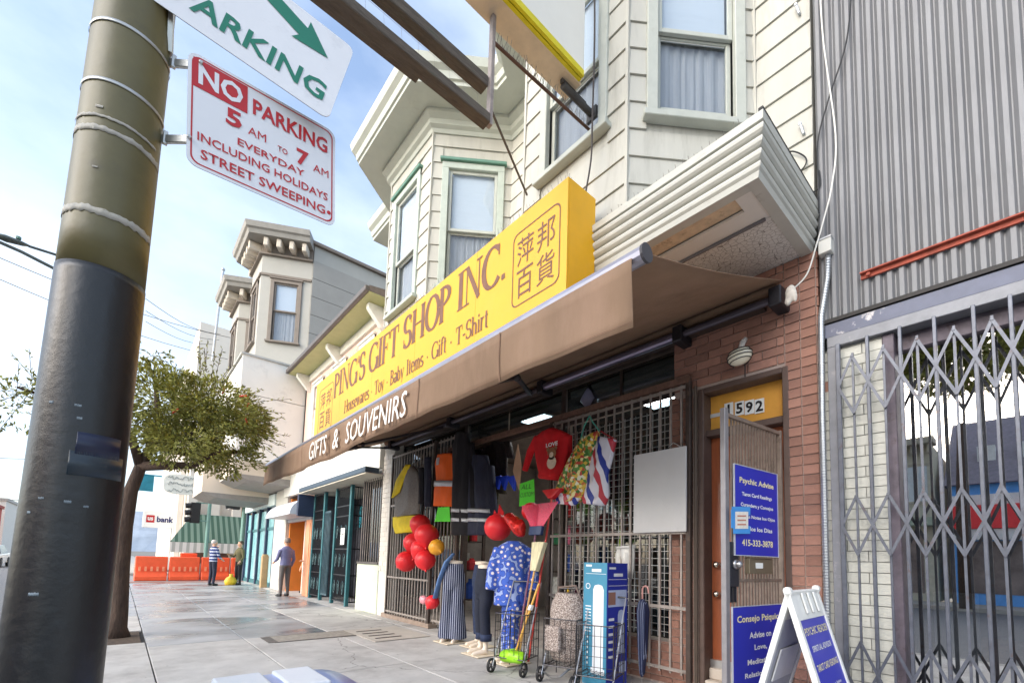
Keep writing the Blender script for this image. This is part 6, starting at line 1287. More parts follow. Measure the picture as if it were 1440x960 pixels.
# shop band, canopy edge
mb = MB(); mb.box((3.9, QY0, 3.05), (4.02, 16.9, 3.88)); mb.build('shop_fascia', ltw, PB); text(PB, 'Beauty Salon', (3.899, 12.6, 3.5), RF, UP, .34, M('faint lettering', (186, 186, 190), .6), width=4.2, ext=.003, slant=.25)
mb = MB(); mb.box((3.6, QY0, 2.92), (3.9, 14.0, 3.04)); mb.build('shop_canopy', M('canopy slate', (70, 86, 100), .5, .2), PB, bevel=.01); mb = MB(); mb.box((3.62, QY0, 2.895), (5.2, 14, 2.915)); mb.build('canopy_soffit', M('canopy cream', (214, 208, 190), .7), PB)
mb = MB()
for k in range(40):
    y = QY0 + .1 + k * .11; mb.bar((3.92, y, 3.885), (3.90, y + random.uniform(-.1, .1), 4.0 + random.uniform(0, .1)), .012)
mb.build('white_spikes', whitep, PB)['kind'] = 'stuff'
# pale green wall piece and barred window
mb = MB(); mb.box((3.98, 9.26, 0), (4.2, 10.4, 1.02)); mb.build('low_wall', M('pale green wall', (206, 216, 192), .7, var=.05), PB, bevel=.01); mb = MB(); mb.box((3.96, 9.26, 1.021), (4.2, 10.4, 1.07)); mb.build('window_ledge', gutm, PB)
mb = MB(); mb.box((4.14, 9.27, 1.08), (4.15, 10.4, 2.9)); mb.build('display_pane', glassd, PB)
mb = MB(); [mb.loft([[V((4.2 + .02 * math.sin(k * 2.2), 9.3 + k * .045, z)) for z in (1.1, 2.85)] for k in range(24)], cap=False, closed=False)]; mb.build('curtain', M('rust striped curtain', (150, 110, 96), .8, var=.5, scale=14, stretch=(1, 4, .05)), PB)
for k in range(9): mb = MB(); mb.box((4.0, 9.34 + k * .12, 1.07), (4.014, 9.354 + k * .12, 2.9)); mb.build('window_bar', barm, PB)
# iron security gate of the salon
sg2 = T('security_gate', 'teal ornamental iron security gate enclosing the salon entrance', 'gate', (4, 12.2, 0)); tgm = M('teal ironwork', (60, 86, 92), .45, .4, var=.25, scale=12); tgb = M('black ironwork', (44, 46, 50), .5, .4, var=.2)
for y in (11.0, 12.0, 12.9, 13.78): mb = MB(); mb.box((3.96, y - .04, 0), (4.04, y + .04, 2.88)); mb.build('post', tealp, sg2, bevel=.006)
mb = MB(); mb.box((4.52, 10.97, 0), (4.58, 11.03, 2.88)); mb.build('post', tealp, sg2, bevel=.006)
for z in (.1, .72, 1.35, 2.15, 2.4, 2.84):
    for a_, b_ in (((3.985, 11.04), (4.012, 11.96)), ((3.985, 12.94), (4.012, 13.74)), ((4.05, 10.985), (4.51, 11.012))): mb = MB(); mb.box((*a_, z - .015), (*b_, z + .015)); mb.build('rail', tgb, sg2)
for k in range(44):
    y = 11.06 + k * .062
    if 11.97 < y < 12.94 and True: continue
    mb = MB(); mb.box((3.992, y, .1), (4.004, y + .012, 2.84)); mb.build('bar', tgb, sg2)
for k in range(8): x = 4.07 + k * .056; mb = MB(); mb.box((x, 10.992, .1), (x + .012, 11.004, 2.84)); mb.build('bar', tgb, sg2)
for (y, z) in [(yy, zz) for yy in (11.25, 11.55, 11.82, 13.1, 13.4, 13.62) for zz in (.4, 1.05, 1.75)]:
    pts = [V((3.98, y + (.1 - .016 * i / 3) * math.cos(i * .7) * (1 - i / 22), z + .2 * (1 - i / 22) * math.sin(i * .7))) for i in range(18)]; mb = MB(); mb.tube(pts, .008, 5); mb.build('scroll', tgm, sg2)
for (x, z) in [(xx, zz) for xx in (4.18, 4.38) for zz in (1.9, 2.25)]:
    pts = [V((x + .09 * math.cos(i * .7) * (1 - i / 20), 10.98, z + .14 * (1 - i / 20) * math.sin(i * .7))) for i in range(16)]; mb = MB(); mb.tube(pts, .008, 5); mb.build('scroll', tgm, sg2)
mb = MB(); mb.box((3.99, 12.4, .15), (4.02, 12.9, 2.35)); [mb.box((3.97, 12.42 + k * .1, .2), (3.985, 12.43 + k * .1, 2.3)) for k in range(5)]; mb.build('door_leaf', M('salon door', (70, 92, 100), .3, var=.4, scale=6), sg2)
mb = MB(); mb.box((5.2, 10.4, 0), (5.3, 14, 3)); mb.box((4.04, 10.38, 0), (5.3, 10.42, 3)); mb.box((4.04, 13.8, 0), (5.3, 13.9, 3)); mb.build('salon_recess', M('salon recess', (84, 84, 92), .8, var=.5, scale=3), PB)
for (y, z0, z1, c_, nm, lab) in ((11.6, 1.5, 2.1, (170, 52, 48), 'poster', 'red poster inside the teal security gate'), (12.3, .2, .75, (30, 96, 170), 'crate', 'blue plastic crate inside the teal security gate'), (12.8, 2.0, 2.6, (40, 150, 170), 'poster', 'teal poster inside the security gate')):
    mb = MB(); mb.box((5.0, y - .3, z0), (5.19, y + .3, z1)); mb.box((4.99, y - .26, z0 + .06), (5.0, y + .26, z0 + .12)); tag(mb.build(nm, M('inside ' + lab[:9], c_, .5, var=.25, scale=6), bevel=.01), lab, nm)
t = T('gate_notice', 'small white notice on the teal security gate', 'notice', (3.95, 11.3, 1.5)); mb = MB(); mb.box((3.94, 11.2, 1.45), (3.95, 11.45, 1.85)); mb.build('sheet', whitep, t); text(t, 'OPEN', (3.939, 11.325, 1.7), RF, UP, .06, blackp, width=.18, ext=.002)
# barrel awning and orange doorway
mb = MB(); n = 10; mb.loft([[V((4.0 - .62 * math.sin(a), y, 2.30 + .5 * math.cos(a))) for a in [math.pi / 2 * k / n for k in range(n + 1)]] + [V((4.0, y, 2.3))] for y in (13.9, 16.7)]); tag(mb.build('barrel_awning', M('pale vinyl', (206, 212, 220), .45, var=.06), smooth=False), 'pale rounded vinyl awning over the orange doorway', 'awning')
mb = MB(); mb.box((3.55, 13.78, 2.25), (4.0, 13.88, 2.85)); tag(mb.build('awning_end_panel', dkb, bevel=.01), 'dark blue end panel of the rounded awning', 'panel')
DO = T('orange_shop', 'narrow shop with orange interior walls past the teal gate', 'shop', (4.4, 15.2, 0)); orgw = M('orange wall', (226, 134, 52), .7, var=.1, scale=2)
mb = MB(); mb.box((6.2, 13.95, 0), (6.3, 17, 3)); mb.box((4.05, 16.45, 0), (6.2, 16.55, 3)); mb.build('back_wall', orgw, DO); mb = MB(); mb.box((4.02, 13.95, 0), (6.2, 14.05, 3)); mb.build('side_wall', M('peach wall', (232, 168, 128), .7), DO)
mb = MB(); mb.box((3.99, 14.0, 0), (4.06, 14.5, 2.2)); mb.box((3.97, 14.08, .9), (3.99, 14.42, 2.1)); mb.build('door_leaf', M('peach door', (226, 160, 120), .5), DO, bevel=.006); mb = MB(); mb.box((3.98, 14.0, 2.2), (4.1, 16.6, 2.34)); mb.build('shutter_box', M('roller grey', (176, 176, 180), .5, .3), DO)
mb = MB(); mb.box((3.95, 16.56, 0), (4.3, 18.1, 3.4)); mb.build('pier', M('grey pier', (196, 196, 188), .8, var=.06), DO); mb = MB(); mb.box((3.95, 9.26, 2.96), (3.99, 10.4, 3.04)); mb.build('trim', ltw, DO)
# teal shopfront on the corner
CB = T('corner_shop', 'corner shopfront with teal window frames and dark blue posts', 'shop', (4.4, 20.7, 0)); 
for y in (18.15, 19.4, 20.7, 22.0, 23.1): mb = MB(); mb.box((3.95, y - .06, 0), (4.1, y + .06, 2.9)); mb.build('post', dkb, CB, bevel=.01)
for (a, b) in ((18.21, 19.34), (19.46, 20.64), (20.76, 21.94), (22.06, 23.04)):
    mb = MB(); mb.box((4.04, a, .15), (4.06, b, 2.8)); mb.build('shop_pane', M('teal shop pane', (150, 206, 212), .08, var=.25, scale=2, spec=.8), CB); mb = MB(); mb.box((4.0, a, 2.05), (4.05, b, 2.15)); mb.box((4.0, a, .0), (4.09, b, .14)); mb.build('mid_rail', tealp, CB)
mb = MB(); mb.box((3.9, 18.1, 2.9), (4.3, 23.2, 3.3)); mb.build('fascia', M('pale fascia', (206, 222, 222), .6), CB); mb = MB(); mb.box((4.3, 16.6, 0), (9, 23.2, 3.3)); mb.build('block', ltw, CB)
mb = MB(); mb.box((3.7, 18.3, 0), (3.9, 18.5, 1.1)); mb.box((3.72, 18.32, 1.1), (3.88, 18.48, 1.16)); tag(mb.build('timber_post', M('tan timber', (176, 148, 108), .7), bevel=.01), 'short tan timber post by the corner shop', 'post')
# ================================================================== taupe building with bracketed bays, white projecting wing
TB = T('taupe_building', 'tall taupe building with two bracketed bays and plank side wall', 'building', (6, 18.5, 0)); tpm = M('taupe paint', (172, 170, 162), .75, var=.05, scale=2); tps = M('taupe planks', (160, 157, 150), .8, var=.05, scale=3, rnd=.03); tpt = M('taupe trim dark', (128, 118, 108), .7, var=.1)
ZTb = 10.75
for k in range(13):
    z0 = 3.4 + k * .62
    if z0 + .6 > 11.4: break
    mb = MB(); mb.box((4.0, 15.66, z0), (13, 15.70, z0 + .605)); mb.build('plank', tps, TB)
mb = MB(); mb.box((4.02, 15.71, 3.3), (13, 23.1, 11.35)); mb.build('block', tpm, TB); mb = MB(); mb.box((3.9, 15.6, 11.36), (13.1, 23.2, 11.46)); mb.build('coping', tpt, TB)
for bi, (y0, ztop) in enumerate(((15.72, ZTb), (19.6, ZTb))):
    pts = bay_pts(y0, 4.0, 1.3, .72, 1.5); fc = [seg_face(pts[i], pts[i + 1]) for i in range(3)]; zb = 6.2
    for fi, (O, r, W) in enumerate(fc):
        s0, s1 = W * .2, W * .82; z0, z1 = 7.95, 10.0; mb = MB()
        for (p0, q0, p1, q1) in ((0, zb, s0, ztop), (s1, zb, W, ztop), (s0, zb, s1, z0), (s0, z1, s1, ztop)): mb.fbox(O, r, UP, (p0, q0, -.08), (p1, q1, 0))
        mb.build('bay_wall', tpm, TB); window(TB, O, r, s0, s1, z0, z1, 8.95, tpt, tpt, cas=.11, curtain=True)
        mb = MB(); mb.fbox(O, r, UP, (0, 10.08, 0), (W, 10.15, .05)); mb.build('string_course', tpt, TB)
    mb = MB(); sweep(mb, pts, [(-.1, ztop), (.1, ztop), (.1, ztop + .05), (-.1, ztop + .05)]); mb.build('cornice_band', tpt, TB)
    mb = MB(); sweep(mb, pts, [(-.1, ztop + .05), (.02, ztop + .05), (.02, ztop + .40), (-.1, ztop + .40)]); mb.build('frieze', tpt, TB)
    mb = MB(); sweep(mb, pts, [(-.1, ztop + .402), (.46, ztop + .40), (.5, ztop + .52), (.56, ztop + .56), (.6, ztop + .72), (-.1, ztop + .76)]); mb.build('cornice', M('taupe cornice', (150, 147, 140), .7), TB)
    for fi, (O, r, W) in enumerate(fc):
        nbk = 4
        for k in range(nbk): s_ = W * (k + .5) / nbk; mb = MB(); mb.fbox(O, r, UP, (s_ - .07, ztop + .12, 0), (s_ + .07, ztop + .395, .38)); mb.build('bracket', M('pale bracket', (206, 196, 180), .7), TB, bevel=.02)
WW = T('white_wing', 'plain white projecting upper wing beside the pink building', 'building', (3, 17.5, 4)); whw = M('white render', (222, 220, 212), .8, var=.03, scale=2, dirt=(196, 194, 186), dscale=1.5)
for (z0, z1) in ((3.9, 5.85), (5.87, 7.0)): mb = MB(); mb.box((2.25, 15.5, z0), (3.99, 15.65, z1)); mb.build('side_panel', whw, WW)
mb = MB(); mb.box((2.25, 15.651, 4.3), (3.0, 20.4, 6.95)); mb.build('block', whw, WW); mb = MB(); mb.box((2.2, 15.46, 7.0), (4.0, 20.4, 7.06)); mb.build('coping', M('grey coping', (176, 176, 170), .7), WW)
beige = M('beige render', (220, 206, 188), .8, var=.04, scale=2)
for k, (x0, y0, z0, z1) in enumerate(((2.35, 16.2, 3.35, 4.9), (1.9, 19.0, 3.0, 4.4))):
    t = T('projecting_canopy', ['nearer beige boxy canopy projecting past the awning end', 'farther beige boxy canopy behind the tree leaves'][k], 'canopy', (3, y0, z0)); mb = MB(); mb.box((x0, y0, z0 + .22), (3.9, y0 + 2.6, z1)); mb.build('fascia', beige, t); mb = MB(); mb.prism([V((x0, y0, z0 + .218)), V((3.9, y0, z0 + .218)), V((3.9, y0, z0)), V((x0 + .4, y0, z0 + .06))], (0, 2.6, 0)); mb.build('soffit', M('soffit grey', (150, 144, 138), .8), t)
CR = T('cream_building', 'cream stucco building with parapet past the taupe bays', 'building', (5, 26, 0)); mb = MB(); mb.box((3.7, 23.3, 8.5), (12, 25.5, 10.3)); mb.box((3.5, 23.4, 10.3), (4.6, 24.6, 12.2)); mb.build('upper_wall', M('cream stucco', (222, 204, 160), .8), CR); mb = MB(); mb.box((3.4, 23.3, 12.2), (4.8, 24.8, 12.4)); mb.build('cap', M('copper green', (120, 160, 140), .6), CR); mb = MB(); mb.box((3.6, 23.2, 3.2), (3.75, 25.5, 8.6)); mb.build('street_wall', whw, CR); mb = MB(); mb.box((3.8, 23.3, 3.3), (12, 25.4, 8.5)); mb.build('core', MATS['cream stucco'], CR)
fp = onY(303, 460, 24.0); mb = MB(); mb.tube([(fp.x, 24, 9.5), (fp.x + .1, 24, onY(311, 378, 24).z)], .05, 8); mb.ell((fp.x + .1, 24, onY(311, 378, 24).z), .08); tag(mb.build('flagpole', galv), 'thin bare flagpole above the far cream building', 'flagpole')
# ================================================================== far corner: bank, striped awning, signals, barriers
BK = T('bank_building', 'pale stone bank with pilasters beyond the crossing', 'building', (8, 40, 0)); stone = M('pale stone', (222, 214, 202), .75, var=.05, scale=2)
mb = MB(); mb.box((2.6, 33.5, 0), (20, 52, 15)); mb.build('wall', stone, BK)
for k in range(9): mb = MB(); mb.box((2.7 + k * 1.1, 33.2, 0.0), (3.2 + k * 1.1, 33.5, 8.4)); mb.box((2.62 + k * 1.1, 33.1, 7.9), (3.28 + k * 1.1, 33.49, 8.39)); mb.build('pilaster', stone, BK, bevel=.04)
for k in range(10): mb = MB(); mb.box((2.3, 34.0 + k * 1.8, 0), (2.6, 34.6 + k * 1.8, 8.4)); mb.build('pilaster', stone, BK, bevel=.04)
mb = MB(); mb.box((2.1, 33.0, 8.41), (20, 52, 9.2)); mb.build('entablature', stone, BK)
mb = MB(); mb.box((5.2, 33.3, 2.2), (6.2, 33.49, 6.0)); mb.build('arched_window', M('amber pane', (196, 140, 60), .3), BK); mb = MB(); mb.box((3.3, 33.25, .5), (4.9, 33.49, 1.9)); mb.build('ground_window', M('dim pane', (110, 90, 80), .2), BK); mb = MB(); mb.box((2.75, 33.25, .5), (3.1, 33.49, 1.9)); mb.build('ground_window', M('green pane', (110, 140, 90), .2), BK)
GA = T('striped_awning', 'green and white striped awning on the far corner', 'awning', (4.4, 32.6, 1.8)); gst_ = ramp_mat('green stripe', [(0, (58, 88, 72)), (.5, (112, 134, 118))], 'X', 3.6, .7); wst_ = ramp_mat('white stripe', [(0, (220, 216, 208)), (.55, (176, 176, 168))], 'X', 3.2, .7)
x0, x1 = onY(240, 755, 31.6).x, onY(372, 745, 31.6).x
mb = MB(); za, zb = onY(345, 765, 31.6).z, onY(345, 728, 33.2).z; mb.prism([V((x0, 31.6, za)), V((x1 + 2, 31.6, za)), V((x1 + 2, 33.2, zb)), V((x0 + 1.0, 33.2, zb))], (0, 0, .03)); mb.build('canvas', gst_, GA); mb = MB(); mb.box((x0, 31.58, za - .55), (x1 + 2, 31.6, za)); mb.build('valance', wst_, GA); mb = MB(); mb.prism([V((x0, 31.6, za)), V((x0, 31.6, za - .5)), V((x0 + .8, 33.2, za)), V((x0 + 1, 33.2, zb))], (.02, 0, 0)); mb.build('end_panel', M('awning dark end', (70, 80, 74), .7), GA)
# bank sign on its post
q0, q1 = onY(202, 716, 36), onY(247, 743, 36); bks = T('bank_sign', 'white rectangular bank sign projecting over the far sidewalk', 'sign', (q0.x, 36, q1.z)); mb = MB(); mb.box((q0.x, 36, q1.z), (q1.x, 36.25, q0.z)); mb.build('panel', whitep, bks, bevel=.02); mb = MB(); mb.box((q1.x - .2, 36.1, 0), (q1.x, 36.24, q1.z)); mb.build('post', galv, bks)
W_ = q1.x - q0.x; zc_ = (q0.z + q1.z) / 2; mb = MB(); mb.add([(q0.x + W_ * a, 35.99, zc_ + b * .22) for a, b in ((.1, -1), (.34, -1), (.34, 1), (.1, 1))], [(0, 1, 2, 3)]); mb.build('red_shield', reds, bks); text(bks, 'us', (q0.x + W_ * .22, 35.98, zc_), RX, UP, .2, whitep, width=W_ * .16, ext=.004, bold=.03); text(bks, 'bank', (q0.x + W_ * .66, 35.99, zc_), RX, UP, .36, M('bank navy', (30, 38, 96), .5), width=W_ * .5, ext=.004, bold=.03)
# hanging shop sign with faint writing
q0, q1 = onY(231, 664, 25), onY(281, 697, 25); hs = T('oval_shop_sign', 'pale scalloped hanging sign with faint lettering above the signal', 'sign', (q0.x, 25, q1.z)); mb = MB(); k_ = 24; cx_, cz_ = (q0.x + q1.x) / 2, (q0.z + q1.z) / 2; mb.prism([V((cx_ + abs(math.cos(a)) ** .6 * math.copysign(1, math.cos(a)) * (q1.x - q0.x) / 2, 25, cz_ + abs(math.sin(a)) ** .6 * math.copysign(1, math.sin(a)) * (q0.z - q1.z) / 2)) for a in [2 * math.pi * i / k_ for i in range(k_)]], (0, .15, 0)); mb.build('panel', M('sign ivory', (222, 222, 216), .5), hs)
rt0 = random.Random(4)
mb = MB()
for i in range(3):
    pts_ = [V((cx_ - .5 + j * .035, 24.985, cz_ - .27 + i * .27 + rt0.uniform(-.09, .09))) for j in range(30)]
    mb.tube(pts_, .014, 4)
mb.build('faint_writing', M('faded grey ink', (150, 156, 156), .6), hs)['kind'] = 'stuff'
mb = MB(); mb.bar((q1.x, 25.08, cz_ + .2), (3.7, 25.08, cz_ + .2), .08); mb.build('arm', iron, hs)
# banner
q0, q1 = onY(197, 667, 30), onY(215, 691, 30); mb = MB(); mb.box((q0.x, 30, q1.z), (q1.x, 30.04, q0.z)); mb.box((q0.x, 29.98, q0.z), (q1.x + .3, 30.06, q0.z + .06)); tag(mb.build('street_banner', M('banner teal', (40, 130, 150), .7, var=.3, scale=3)), 'small teal street banner behind the tree trunk', 'banner')
# traffic signals
def signal(label, px, py0, py1, Y, polepx=None):
    a, b = onY(px, py0, Y), onY(px, py1, Y); h = a.z - b.z; t = T('traffic_signal', label, 'traffic light', (a.x, Y, 0)); mb = MB(); w_ = h * .2
    mb.box((a.x - w_, Y, b.z), (a.x + w_, Y + .25, a.z)); mb.build('housing', M('signal black', (34, 36, 38), .5), t, bevel=.03)
    for k in range(3):
        z = b.z + h * (k + .5) / 3; mb = MB(); mb.tube([(a.x - w_, Y + .08, z), (a.x - w_ - .22, Y + .08, z - .03)], h * .13, 10); mb.build('visor', MATS['signal black'], t); mb = MB(); mb.tube([(a.x - w_ - .001, Y + .08, z), (a.x - w_ - .03, Y + .08, z)], h * .11, 10); mb.build('lens', M('lens dark', (60, 40, 40), .2), t)
    if polepx: p = onY(polepx, 760, Y); mb = MB(); mb.tube([(p.x, Y + .1, -.13), (p.x, Y + .1, a.z + .3)], .09, 10); mb.bar((p.x, Y + .1, b.z + .15), (a.x, Y + .1, b.z + .15), .06); mb.bar((p.x, Y + .1, a.z), (a.x, Y + .1, a.z), .06); mb.build('post', M('signal post green', (110, 150, 140), .5), t)
    return t
signal('black traffic signal on a green post in front of the striped awning', 276, 706, 735, 31.4, 291); signal('black traffic signal half hidden by the corner shop', 334, 691, 716, 23.6, 341)
# orange water-filled barriers
orb = M('barrier orange', (240, 92, 48), .5, var=.1, scale=4); bx = [onY(188, 800, 26.4).x + k * 1.16 for k in range(5)]
for k, x in enumerate(bx):
    z0, z1 = -.13, onY(230, 782, 26.4).z; t = T('traffic_barrier', ['orange plastic barrier nearest the tree trunk', 'second orange plastic barrier from the tree trunk', 'orange plastic barrier left of the striped shirt person', 'orange plastic barrier between the two standing people', 'orange plastic barrier by the corner shop'][k], 'barrier', (x + .55, 26.4, z0), 'orange barriers across the street')
    mb = MB(); mb.loft([[V((x + .02 + s_[0] * 1.1, 26.4 + s_[1] * d_, z)) for s_ in ((0, -1), (1, -1), (1, 1), (0, 1))] for z, d_ in ((z0, .3), (z0 + .18, .3), (z0 + .4, .16), (z1, .12))]); mb.build('body', orb, t, bevel=.03)
    for q in range(5): mb = MB(); mb.box((x + .14 + q * .2, 26.17, z0 + .42), (x + .22 + q * .2, 26.2, z0 + .62)); mb.build('slot', M('barrier slot', (250, 150, 110), .5), t)
mb = MB(); q0, q1 = onY(254, 777, 26.8), onY(277, 792, 26.8); mb.box((q0.x, 26.9, -.13), (q1.x, 27.2, q0.z)); mb.box((q0.x - .05, 26.85, -.13), (q1.x + .05, 27.25, .05)); tag(mb.build('orange_drum', orb, bevel=.03), 'taller orange block standing behind the barriers', 'barrier')
g = MB(); g.box((2.0, 31.5, -.2), (40, 33.5, 0)); g.box((-.42, 31.5, -.2), (2.0, 120, 0)); tag(g.build('corner_sidewalk', kerbm, origin=(0, 0, 0)), kind='structure')
mb = MB(); mb.add([(-.42, 22.2, .004), (3.9, 22.2, .004), (3.9, 22.95, .004), (-.42, 22.95, .004)], [(0, 1, 2, 3)]); mb.build('tactile_strip', M('brick red strip', (150, 100, 84), .8, var=.2, scale=9), walk)
# ================================================================== people
def person(label, x, y, face, h, shirt, pants, hair, arms, shoes=None, skin=(214, 164, 136), cap=False):
    t = T('person', label, 'person', (x, y, 0)); f = V(face).normalized(); s_ = V((-f.y, f.x, 0)); b = V((x, y, 0)); k = h / 1.72
    def P_(a, c_, z): return b + (s_ * a + f * c_ + UP * z) * k
    mb = MB()
    rings = [(.88, .165, .115), (.98, .165, .12), (1.12, .155, .11), (1.28, .185, .125), (1.40, .195, .11), (1.46, .12, .08), (1.5, .058, .058), (1.55, .055, .058)]
    mb.loft([[P_(w_ * math.cos(a), d_ * math.sin(a), z) for a in [2 * math.pi * i / 16 for i in range(16)]] for z, w_, d_ in rings])
    mb.ell(P_(0, .015, 1.62), (.078 * k, .092 * k, .112 * k), 14, 10, Matrix.Rotation(math.atan2(f.y, f.x) - math.pi / 2, 3, 'Z')); mb.ell(P_(0, .11, 1.60), .018 * k, 6, 4)
    for sg_ in (-1, 1):
        mb.tube([P_(sg_ * .085, 0, .9), P_(sg_ * .10, .02, .5), P_(sg_ * .11, -.01, .09)], [.09 * k, .066 * k, .045 * k], 12, up=f); mb.tube([P_(sg_ * .11, -.05, .05), P_(sg_ * .12, .08, .045), P_(sg_ * .125, .16, .035)], [.042 * k, .045 * k, .032 * k], 10)
        el, ha = arms[0 if sg_ < 0 else 1]; sh = P_(sg_ * .185, 0, 1.38); e = P_(sg_ * el[0], el[1], el[2]); q = P_(sg_ * ha[0], ha[1], ha[2]); mb.tube([sh, e, q], [.06 * k, .048 * k, .033 * k], 10); d_ = (q - e).normalized(); mb.tube([q, q + d_ * .05 * k, q + d_ * .08 * k], [.03 * k, .038 * k, .03 * k], 8)
        for fi in range(4): o_ = s_ * ((fi - 1.5) * .017 * k); mb.tube([q + d_ * .07 * k + o_, q + d_ * (.145 - .012 * abs(fi - 1.5)) * k + o_ * 1.3], [.0095 * k, .007 * k], 6)
        mb.tube([q + d_ * .03 * k, q + d_ * .085 * k + f * .035 * k], [.011 * k, .008 * k], 6)
        mb.ell(P_(sg_ * .08, 0, 1.62), .02 * k, 6, 4)
    o = mb.build('body', [shirt, pants, M('skin %d' % skin[0], skin, .5, var=.05), shoes or rub], t, fuse=.0105)
    me = o.data; org = V(o['_o'])
    while len(me.materials) < 4: me.materials.append(None)
    for i_, mm in enumerate((shirt, pants, MATS['skin %d' % skin[0]], shoes or rub)): me.materials[i_] = mm
    hands = [P_(sg_ * arms[0 if sg_ < 0 else 1][1][0], arms[0 if sg_ < 0 else 1][1][1], arms[0 if sg_ < 0 else 1][1][2]) for sg_ in (-1, 1)]
    for p in me.polygons:
        c_ = p.center + org; z = c_.z / k; p.material_index = 2 if z > 1.5 else 3 if z < .085 else 1 if z < .93 and (c_ - b - UP * c_.z).length < .21 * k and min((c_ - q).length for q in hands) > .13 * k else 0
        if min((c_ - q - (q - q) ).length for q in hands) < .07 * k or min((c_ - q).length for q in hands) < .05 * k: p.material_index = 2
    mb = MB(); mb.loft([[P_(r_ * math.cos(a), -.02 + r_ * 1.15 * math.sin(a) - (0.01 if z < 1.62 else 0), z) for a in [2 * math.pi * i / 14 for i in range(14)]] for z, r_ in ((1.60, .07), (1.66, .086), (1.71, .08), (1.745, .05), (1.755, .01))]); mb.build('cap' if cap else 'hair', hair, t, smooth=True)
    for sg_ in (-1, 1): mb = MB(); mb.ell(P_(sg_ * .03, .097, 1.63), .009 * k, 6, 4); mb.build('eye', blackp, t)
    mb = MB(); mb.ell(P_(0, .098, 1.565), (.02 * k, .008 * k, .005 * k), 6, 4); mb.build('mouth', M('lip', (150, 84, 78), .5), t)
    return t
strs = ramp_mat('striped shirt', [(0, (36, 52, 104)), (.7, (196, 204, 222))], 'Z', 9, .8); g1 = onZ(297, 823); g2 = onZ(334, 822)
person('person in blue striped shirt and dark trousers standing at the corner', g1.x, g1.y, (.75, .35, 0), 1.60, strs, navy, M('white hair', (206, 196, 190), .8), (((.24, .05, 1.1), (.2, .2, 1.0)), ((.25, .05, 1.14), (.12, .16, 1.42))))
person('person in olive jacket and dark trousers facing the striped shirt', g2.x, g2.y, (-.75, -.3, 0), 1.60, M('olive coat', (104, 98, 66), .85, var=.15, scale=8), blkc, M('brown cap', (84, 72, 60), .8), (((.25, .08, 1.12), (.22, .32, 1.2)), ((.24, 0, 1.1), (.2, .12, .9))), cap=True)
g3 = onZ(404, 838); g4 = onZ(428, 836)
person('person in grey blue shirt walking by the orange doorway', g3.x - .1, g3.y, (-.3, .9, 0), 1.62, M('dusty blue shirt', (120, 120, 156), .8, var=.15, scale=9), M('grey trousers', (104, 98, 96), .8), M('grey hair', (130, 116, 108), .8), (((.24, -.02, 1.1), (.22, .1, .85)), ((.24, .05, 1.1), (.2, .25, 1.02))))
person('person in tan clothes standing inside the orange doorway', 4.35, 15.4, (-.9, -.2, 0), 1.55, M('tan shirt', (190, 140, 96), .8, var=.1), M('yellow trousers', (200, 156, 84), .8), M('auburn hair', (120, 70, 50), .8), (((.24, .0, 1.1), (.22, .1, .85)), ((.24, .05, 1.1), (.14, .25, 1.1))))
c_ = onZ(324, 822); mb = MB(); mb.loft([[V((c_.x + w_ * math.cos(a) * (1 + .1 * math.sin(5 * a)), c_.y + w_ * math.sin(a), z)) for a in [2 * math.pi * i / 14 for i in range(14)]] for z, w_ in ((.004, .17), (.15, .2), (.26, .14), (.33, .05), (.4, .07))]); tag(mb.build('yellow_bag', M('yellow plastic', (240, 200, 50), .4, var=.1), smooth=True), 'yellow plastic bag on the ground between two standing people', 'bag')
# ================================================================== street tree
tr = T('street_tree', 'bottlebrush street tree with leaning dark trunk and loose crown', 'tree', (.1, 8.7, 0)); bark = M('bark', (74, 58, 48), .9, var=.45, scale=14, stretch=(1.5, 1.5, .35), bump=.9, bscale=22)
rt_ = random.Random(11); mb = MB(); tp = [V((.05, 8.7, -.04)), V((.05, 8.7, .12))] + [onY(px, py, 8.7) for px, py in ((168, 860), (171, 800), (176, 740), (184, 690), (198, 655), (214, 625))]
mb.tube(tp, [.17, .115, .095, .088, .085, .08, .07, .055], 14); trunk = mb.build('trunk', bark, tr, smooth=True)
limbs = [[tp[-2], V((.0, 8.6, 2.8)), V((-.5, 8.7, 3.1)), V((-1.1, 8.6, 3.2))], [tp[-1], V((.6, 8.5, 2.9)), V((1.1, 8.6, 3.2))], [tp[-1], V((.3, 8.9, 3.1)), V((.2, 8.8, 3.8))], [tp[-1], V((.8, 8.9, 2.7)), V((1.5, 8.8, 2.9))], [tp[-2], V((.7, 8.3, 2.45)), V((1.0, 8.1, 2.7))]]
for l in limbs: mb = MB(); mb.tube(l, [.07, .05, .035, .015][:len(l)] if len(l) == 4 else [.075, .05, .02], 8); mb.build('limb', bark, tr, smooth=True)
leafm = M('leaves', (140, 140, 66), .5, var=.85, scale=7, dirt=(160, 150, 84), dscale=11, dlo=.55, dhi=.72)
N_, L_n = tree_nodes(leafm); b_ = N_['Principled BSDF']; b_.inputs['Subsurface Weight'].default_value = .0
vs, fs = [], []
def leaf(p, d, l, w_):
    d = d.normalized(); s_ = d.cross(V((rt_.uniform(-1, 1), rt_.uniform(-1, 1), rt_.uniform(-1, 1)))).normalized(); n0 = len(vs); up = d.cross(s_) * (l * .12)
    vs.extend([p, p + d * l * .5 + s_ * w_ + up, p + d * l, p + d * l * .5 - s_ * w_ + up]); fs.append((n0, n0 + 1, n0 + 2, n0 + 3))
